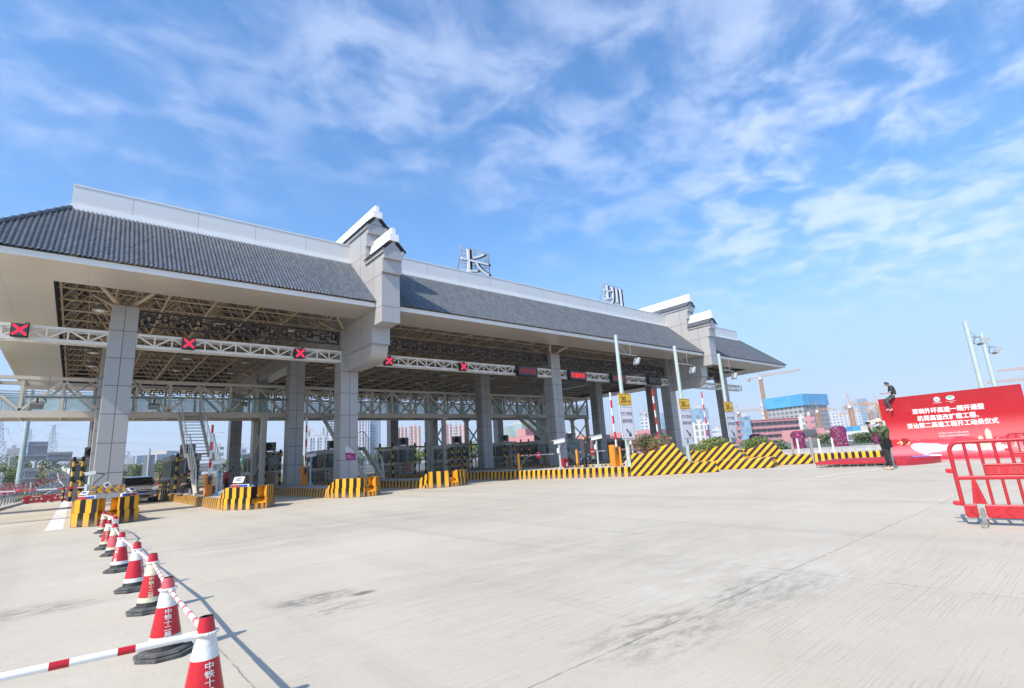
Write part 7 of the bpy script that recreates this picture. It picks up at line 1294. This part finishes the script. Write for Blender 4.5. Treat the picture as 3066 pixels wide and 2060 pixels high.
m_.build('pier', CONC, ov); ov2 = thing('overpass', 'thin grey bridge far behind the first column, over the ramp', 'bridge', at_d(ZF(1150, 400), 360)); a, b = at_d(ZF(1040, 400), 360), at_d(ZF(1420, 375), 360); m_ = MB(); m_.bar(a, b, 5, 1.5); m_.build('deck', CONC, ov2); m_ = MB(); 
for k in (.3, .8): p = a.lerp(b, k); m_.box(p.x-.8, p.x+.8, p.y-.8, p.y+.8, 4, p.z-.7)
m_.build('pier', CONC, ov2)
signback_c = [at_d(p, 88) for p in (ZA(138, 62), ZA(303, 62), ZA(300, 352), ZA(130, 352))]
t = thing('road_sign', 'tall slatted sign back on a pole behind the dark car', 'road sign', Vector((signback_c[0].x, signback_c[0].y, 0))); ax = (signback_c[1]-signback_c[0]); ax.z = 0; w = ax.length; ax.normalize(); o = Vector((signback_c[0].x, signback_c[0].y, 0)); n = Vector((ax.y, -ax.x, 0)); n = n if n.y < 0 else -n; z1, z0 = signback_c[0].z, signback_c[2].z; m_ = MB()
for k in range(9): a, b = z0+(z1-z0)*k/9, z0+(z1-z0)*(k+.92)/9; m_.prism([(0, a), (w, a), (w, b), (0, b)], ax, (0, 0, 1), o, -n*.05)
m_.build('panel', SB, t); m_ = MB(); m_.tube(o+ax*w*.48+n*.15+Vector((0, 0, 0)), o+ax*w*.48+n*.15+Vector((0, 0, z1+.9)), .12, None, 10); m_.build('pole', GREYP, t)
c = [at_d(p, 88) for p in (ZA(1425, 82), ZA(1525, 82), ZA(1525, 168), ZA(1425, 168))]; ax = (c[1]-c[0]); ax.z = 0; w = ax.length; ax.normalize(); n = Vector((ax.y, -ax.x, 0)); n = n if n.y < 0 else -n; o = Vector((c[0].x, c[0].y, 0)); z1, z0 = c[0].z, c[2].z; t = thing('road_sign', 'green motorway sign with a white arrow, seen between two columns', 'road sign', o); m_ = MB(); m_.prism([(0, z0), (w, z0), (w, z1), (0, z1)], ax, (0, 0, 1), o, -n*.06); m_.build('panel', mat('sign_green', (.01, .28, .20), .4), t); m_ = MB(); h_ = z1-z0; m_.add([o+ax*u*w+Vector((0, 0, z0+v*h_))+n*.006 for u, v in ((.1, .52), (.55, .52), (.55, .88), (.1, .88))], [(0, 1, 2, 3)]); m_.build('blue_field', mat('sign_blue', (.03, .12, .45), .4), t, fix=False); m_ = MB(); write(m_, '龙华区', o+ax*w*.32+n*.012+Vector((0, 0, z0+h_*.62)), ax, (0, 0, 1), h_*.2, w*.38); write(m_, '石岩', o+ax*w*.34+n*.012+Vector((0, 0, z0+h_*.2)), ax, (0, 0, 1), h_*.24, w*.34); m_.add([o+ax*u*w+Vector((0, 0, z0+v*h_))+n*.012 for u, v in ((.66, .3), (.72, .25), (.86, .5), (.92, .42), (.92, .72), (.70, .64), (.80, .57))], [(0, 1, 2, 6), (2, 3, 4), (2, 4, 5), (2, 5, 6)]); m_.build('writing', WHT, t, fix=False); m_ = MB(); m_.tube(o+ax*w*.1-n*.2, o+ax*w*.1-n*.2+Vector((0, 0, z1)), .1, None, 8); m_.build('pole', GREYP, t)
# street lamps
for p, q, D, lab in ((ZQ(1768, 890), ZQ(1768, 1040), 120, 'high street lamp with several heads right of the stair'), (ZF(160, 350), ZF(120, 650), 95, 'thin street lamp at the far left'), (ZH(842, 810), ZH(842, 1160), 70, 'grey mast behind the tall upright gate arm'), (ZD(252, 222), ZD(262, 510), 110, 'tall pale mast in front of the red and cream towers')):
    a = at_d(p, D); t = thing('street_lamp', lab, 'street lamp', (a.x, a.y, 0), 0, 'lamp masts behind the plaza'); m_ = MB(); m_.tube((a.x, a.y, zhill(a.x, a.y) if 'far left' in lab else -.1), (a.x, a.y, a.z), .14, .08, 8); m_.build('mast', GREYP, t, 60); m_ = MB()
    for s in (-1, 1): m_.bar((a.x, a.y, a.z), a+Vector((CR.x, CR.y, 0))*s*1.3+Vector((0, 0, .12)), .06, .06); m_.obox(a+Vector((CR.x, CR.y, 0))*s*1.3+Vector((0, 0, .12)), Vector((CR.x, CR.y, 0))*.35, Vector((-CR.y, CR.x, 0))*.15, (0, 0, .06))
    m_.build('lamp_head', STEEL, t)
# cranes
CRY = mat('crane_orange_yellow', (.50, .25, .085), .6, var=.08); CRG = mat('crane_ballast', (.36, .33, .29), .8)
def crane(lab, top, base, jib, cj, D, s=1., jz=0.):
    """top = slewing point, jib/cj = pixels of jib tip and counter-jib end"""
    a = at_d(top, D); b = at_d(base, D); x, y = a.x, a.y; t = thing('tower_crane', lab, 'crane', (x, y, -4), 0, 'tower cranes over the building sites'); s *= .8; w = .75*s; m_ = MB(); z0 = min(-4, b.z); H_ = a.z-z0; n = max(4, int(H_/(2.2*w)))
    for i in (-1, 1):
        for j in (-1, 1): m_.bar((x+i*w, y+j*w, z0), (x+i*w, y+j*w, a.z), .36*s, .36*s)
    for k in range(n):
        za, zb_ = z0+H_*k/n, z0+H_*(k+1)/n
        for i, j, p, q in ((-1, -1, 1, -1), (1, -1, 1, 1), (-1, 1, 1, 1), (-1, -1, -1, 1)): m_.bar((x+i*w, y+j*w, za), (x+p*w, y+q*w, zb_), .22*s, .22*s); m_.bar((x+i*w, y+j*w, zb_), (x+p*w, y+q*w, zb_), .22*s, .22*s)
    m_.build('mast', CRY, t); tip = at_d(jib, D); ce = at_d(cj, D); o = Vector((x, y, a.z+1.0*s)); d = Vector((tip.x-x, tip.y-y, tip.z-o.z)); L = d.length; u = d/L; sd2_ = u.cross(Vector((0, 0, 1))).normalized(); up = sd2_.cross(u); m_ = MB(); n = max(5, int(L/(2.4*s)))
    for k in (-1, 1): m_.bar(o+sd2_*k*.7*s, o+sd2_*k*.7*s+d, .2*s, .2*s)
    m_.bar(o+up*1.4*s, o+d+up*.7*s, .2*s, .2*s)
    for k in range(n):
        p, q = o+d*(k/n), o+d*((k+1)/n); hk = 1.4-.7*(k+.5)/n
        for e in (-1, 1): m_.bar(p+sd2_*e*.7*s, (p+q)/2+up*hk*s, .13*s, .13*s); m_.bar((p+q)/2+up*hk*s, q+sd2_*e*.7*s, .13*s, .13*s)
    m_.build('jib', CRY, t); m_ = MB(); d2 = ce-o; m_.bar(o, o+d2, 1.3*s, .4*s); m_.build('counter_jib', CRY, t); m_ = MB(); m_.obox(o+d2*.93+Vector((0, 0, -.9*s)), (.8*s, 0, 0), (0, .8*s, 0), (0, 0, .9*s)); m_.build('ballast', CRG, t); m_ = MB(); pk = o+Vector((0, 0, 5.5*s)); m_.bar(o+sd2_*.6*s, pk, .22*s, .22*s); m_.bar(o-sd2_*.6*s, pk, .22*s, .22*s); m_.tube(pk, o+d*.66+up*1.0*s, .07*s, None, 4); m_.tube(pk, o+d2*.9, .07*s, None, 4); m_.build('a_frame', CRY, t); m_ = MB(); m_.obox(o+sd2_*1.2*s+Vector((0, 0, -.9*s)), (.6*s, 0, 0), (0, .6*s, 0), (0, 0, .8*s)); m_.build('cabin', WHT, t); return t
crane('tall tower crane rising above the blue-netted tower', ZW(440, 640), ZW(490, 850), ZW(855, 553), ZW(305, 645), 430, 1.5); crane('tower crane left of the white-banded tower', ZW(212, 1000), ZW(222, 1100), ZW(500, 965), ZW(150, 995), 420, 1.3); crane('tower crane between the pink school and the pale towers', ZW(1035, 985), ZW(1060, 1160), ZW(1230, 965), ZW(940, 985), 400, 1.3); crane('main yellow crane right of the purple bushes', ZW(1375, 935), ZW(1412, 1180), ZW(1665, 905), ZW(1310, 932), 300, 1.2); crane('lower crane left of the main yellow one, jib crossing it', ZW(1580, 985), ZW(1605, 1150), ZW(1262, 1025), ZW(1650, 965), 320, 1.1); crane('crane partly hidden behind the left edge of the banner', ZW(1655, 930), ZW(1690, 1100), ZW(1480, 925), ZW(1740, 925), 330, 1.1); crane('distant crane above the grid-faced white building', ZK(560, 1055), ZK(565, 1100), ZK(600, 1048), ZK(520, 1058), 520, 1.2); crane('small distant crane left of the poster column', ZH(880, 932), ZH(876, 1000), ZH(940, 930), ZH(850, 936), 620, 1.2)
crane('crane beyond the banner whose long jib reaches in from the right', ZU(2500, 20), ZU(2600, 300), ZU(1735, 55), ZU(2650, 0), 330, 1.2); crane('lower crane beyond the banner with its jib just over the banner edge', ZU(2560, 160), ZU(2650, 400), ZU(1590, 215), ZU(2700, 150), 330, 1.2)
# pylons and their wires
PYL = mat('pylon_grey', (.30, .32, .34), .6, .3)
def pylon(lab, top, base, D):
    a, b = at_d(top, D), at_d(base, D); x, y = a.x, a.y; h = a.z-b.z; z0 = b.z-h*.15; t = thing('power_pylon', lab, 'pylon', (x, y, z0), 0, 'lattice power pylons'); r = Vector((CR.x, CR.y, 0)).normalized(); q = Vector((-r.y, r.x, 0)); H_ = a.z-z0; W = lambda f: H_*(.105*(1-f)**1.3+.022); P = lambda f, i, j: Vector((x, y, z0+H_*f))+r*i*W(f)+q*j*W(f); m_ = MB(); fs = [0, .14, .27, .39, .5, .6, .69, .77, .85, .92, .985]; tk = .011*H_*.45
    for f0, f1 in zip(fs, fs[1:]):
        for i, j in ((-1, -1), (1, -1), (1, 1), (-1, 1)): m_.bar(P(f0, i, j), P(f1, i, j), tk*1.3, tk*1.3)
        for (i, j), (k, l) in (((-1, -1), (1, -1)), ((1, -1), (1, 1)), ((1, 1), (-1, 1)), ((-1, 1), (-1, -1))): m_.bar(P(f0, i, j), P(f1, k, l), tk, tk); m_.bar(P(f0, k, l), P(f1, i, j), tk, tk); m_.bar(P(f1, i, j), P(f1, k, l), tk, tk)
    m_.build('lattice', PYL, t); m_ = MB(); ends = []
    for f, L in ((.985, .22), (.69, .20), (.42, .19)):
        for s in (-1, 1):
            e = Vector((x, y, z0+H_*(f+.005)))+r*s*H_*L
            for j in (-1, 1): m_.bar(P(f, s, j), e, tk, tk); m_.bar(P(min(.99, f+.035), s, j), e, tk, tk)
            if f < .9: m_.bar(e, e-Vector((0, 0, H_*.10)), tk*1.2, tk*1.2); e = e-Vector((0, 0, H_*.10))
            ends.append(e)
    m_.build('cross_arm', PYL, t); return ends
E1 = pylon('pylon at the left edge of the picture', ZF(20, -320), ZF(20, 370), 520); E2 = pylon('pylon half hidden by the tall sign pole', ZF(480, -90), ZF(470, 300), 760); E3 = pylon('pylon right of the tall sign poles', ZF(850, -150), ZF(830, 270), 560)
def wires(A, B, lab):
    t = thing('power_line', lab, 'power line', (A[0]+B[0])/2, 0, 'power lines between the pylons')
    for p, q in zip(A, B):
        m_ = MB(); pts = [p.lerp(q, k/10)-Vector((0, 0, 4*.035*(q-p).length*(k/10)*(1-k/10))) for k in range(11)]; m_.path(pts, .07, 4); m_.build('wire', PYL, t)
wires(E1, E2, 'power lines between the left pylon and the half hidden one'); wires(E2, E3, 'power lines between the half hidden pylon and the right one'); wires(E3, [p+Vector((420, -60, -6)) for p in E3], 'power lines leaving the right pylon behind the first column')
# hazy city air
hz_ = MB().box(-900, 1500, -60, 1400, -8, 190).build('haze', None or mat('haze_tmp', (1, 1, 1))); hm = bpy.data.materials.new('haze_air'); hm.use_nodes = True; n_ = hm.node_tree.nodes; l_ = hm.node_tree.links; n_.clear(); vo = n_.new('ShaderNodeVolumePrincipled'); vo.inputs['Color'].default_value = (.80, .88, 1, 1); vo.inputs['Density'].default_value = .00055; vo.inputs['Anisotropy'].default_value = .1; ou = n_.new('ShaderNodeOutputMaterial'); l_.new(vo.outputs[0], ou.inputs['Volume']); hz_.data.materials.clear(); hz_.data.materials.append(hm); tag(hz_, kind='stuff')
bpy.data.objects.remove(_txo); bpy.data.curves.remove(_txt)
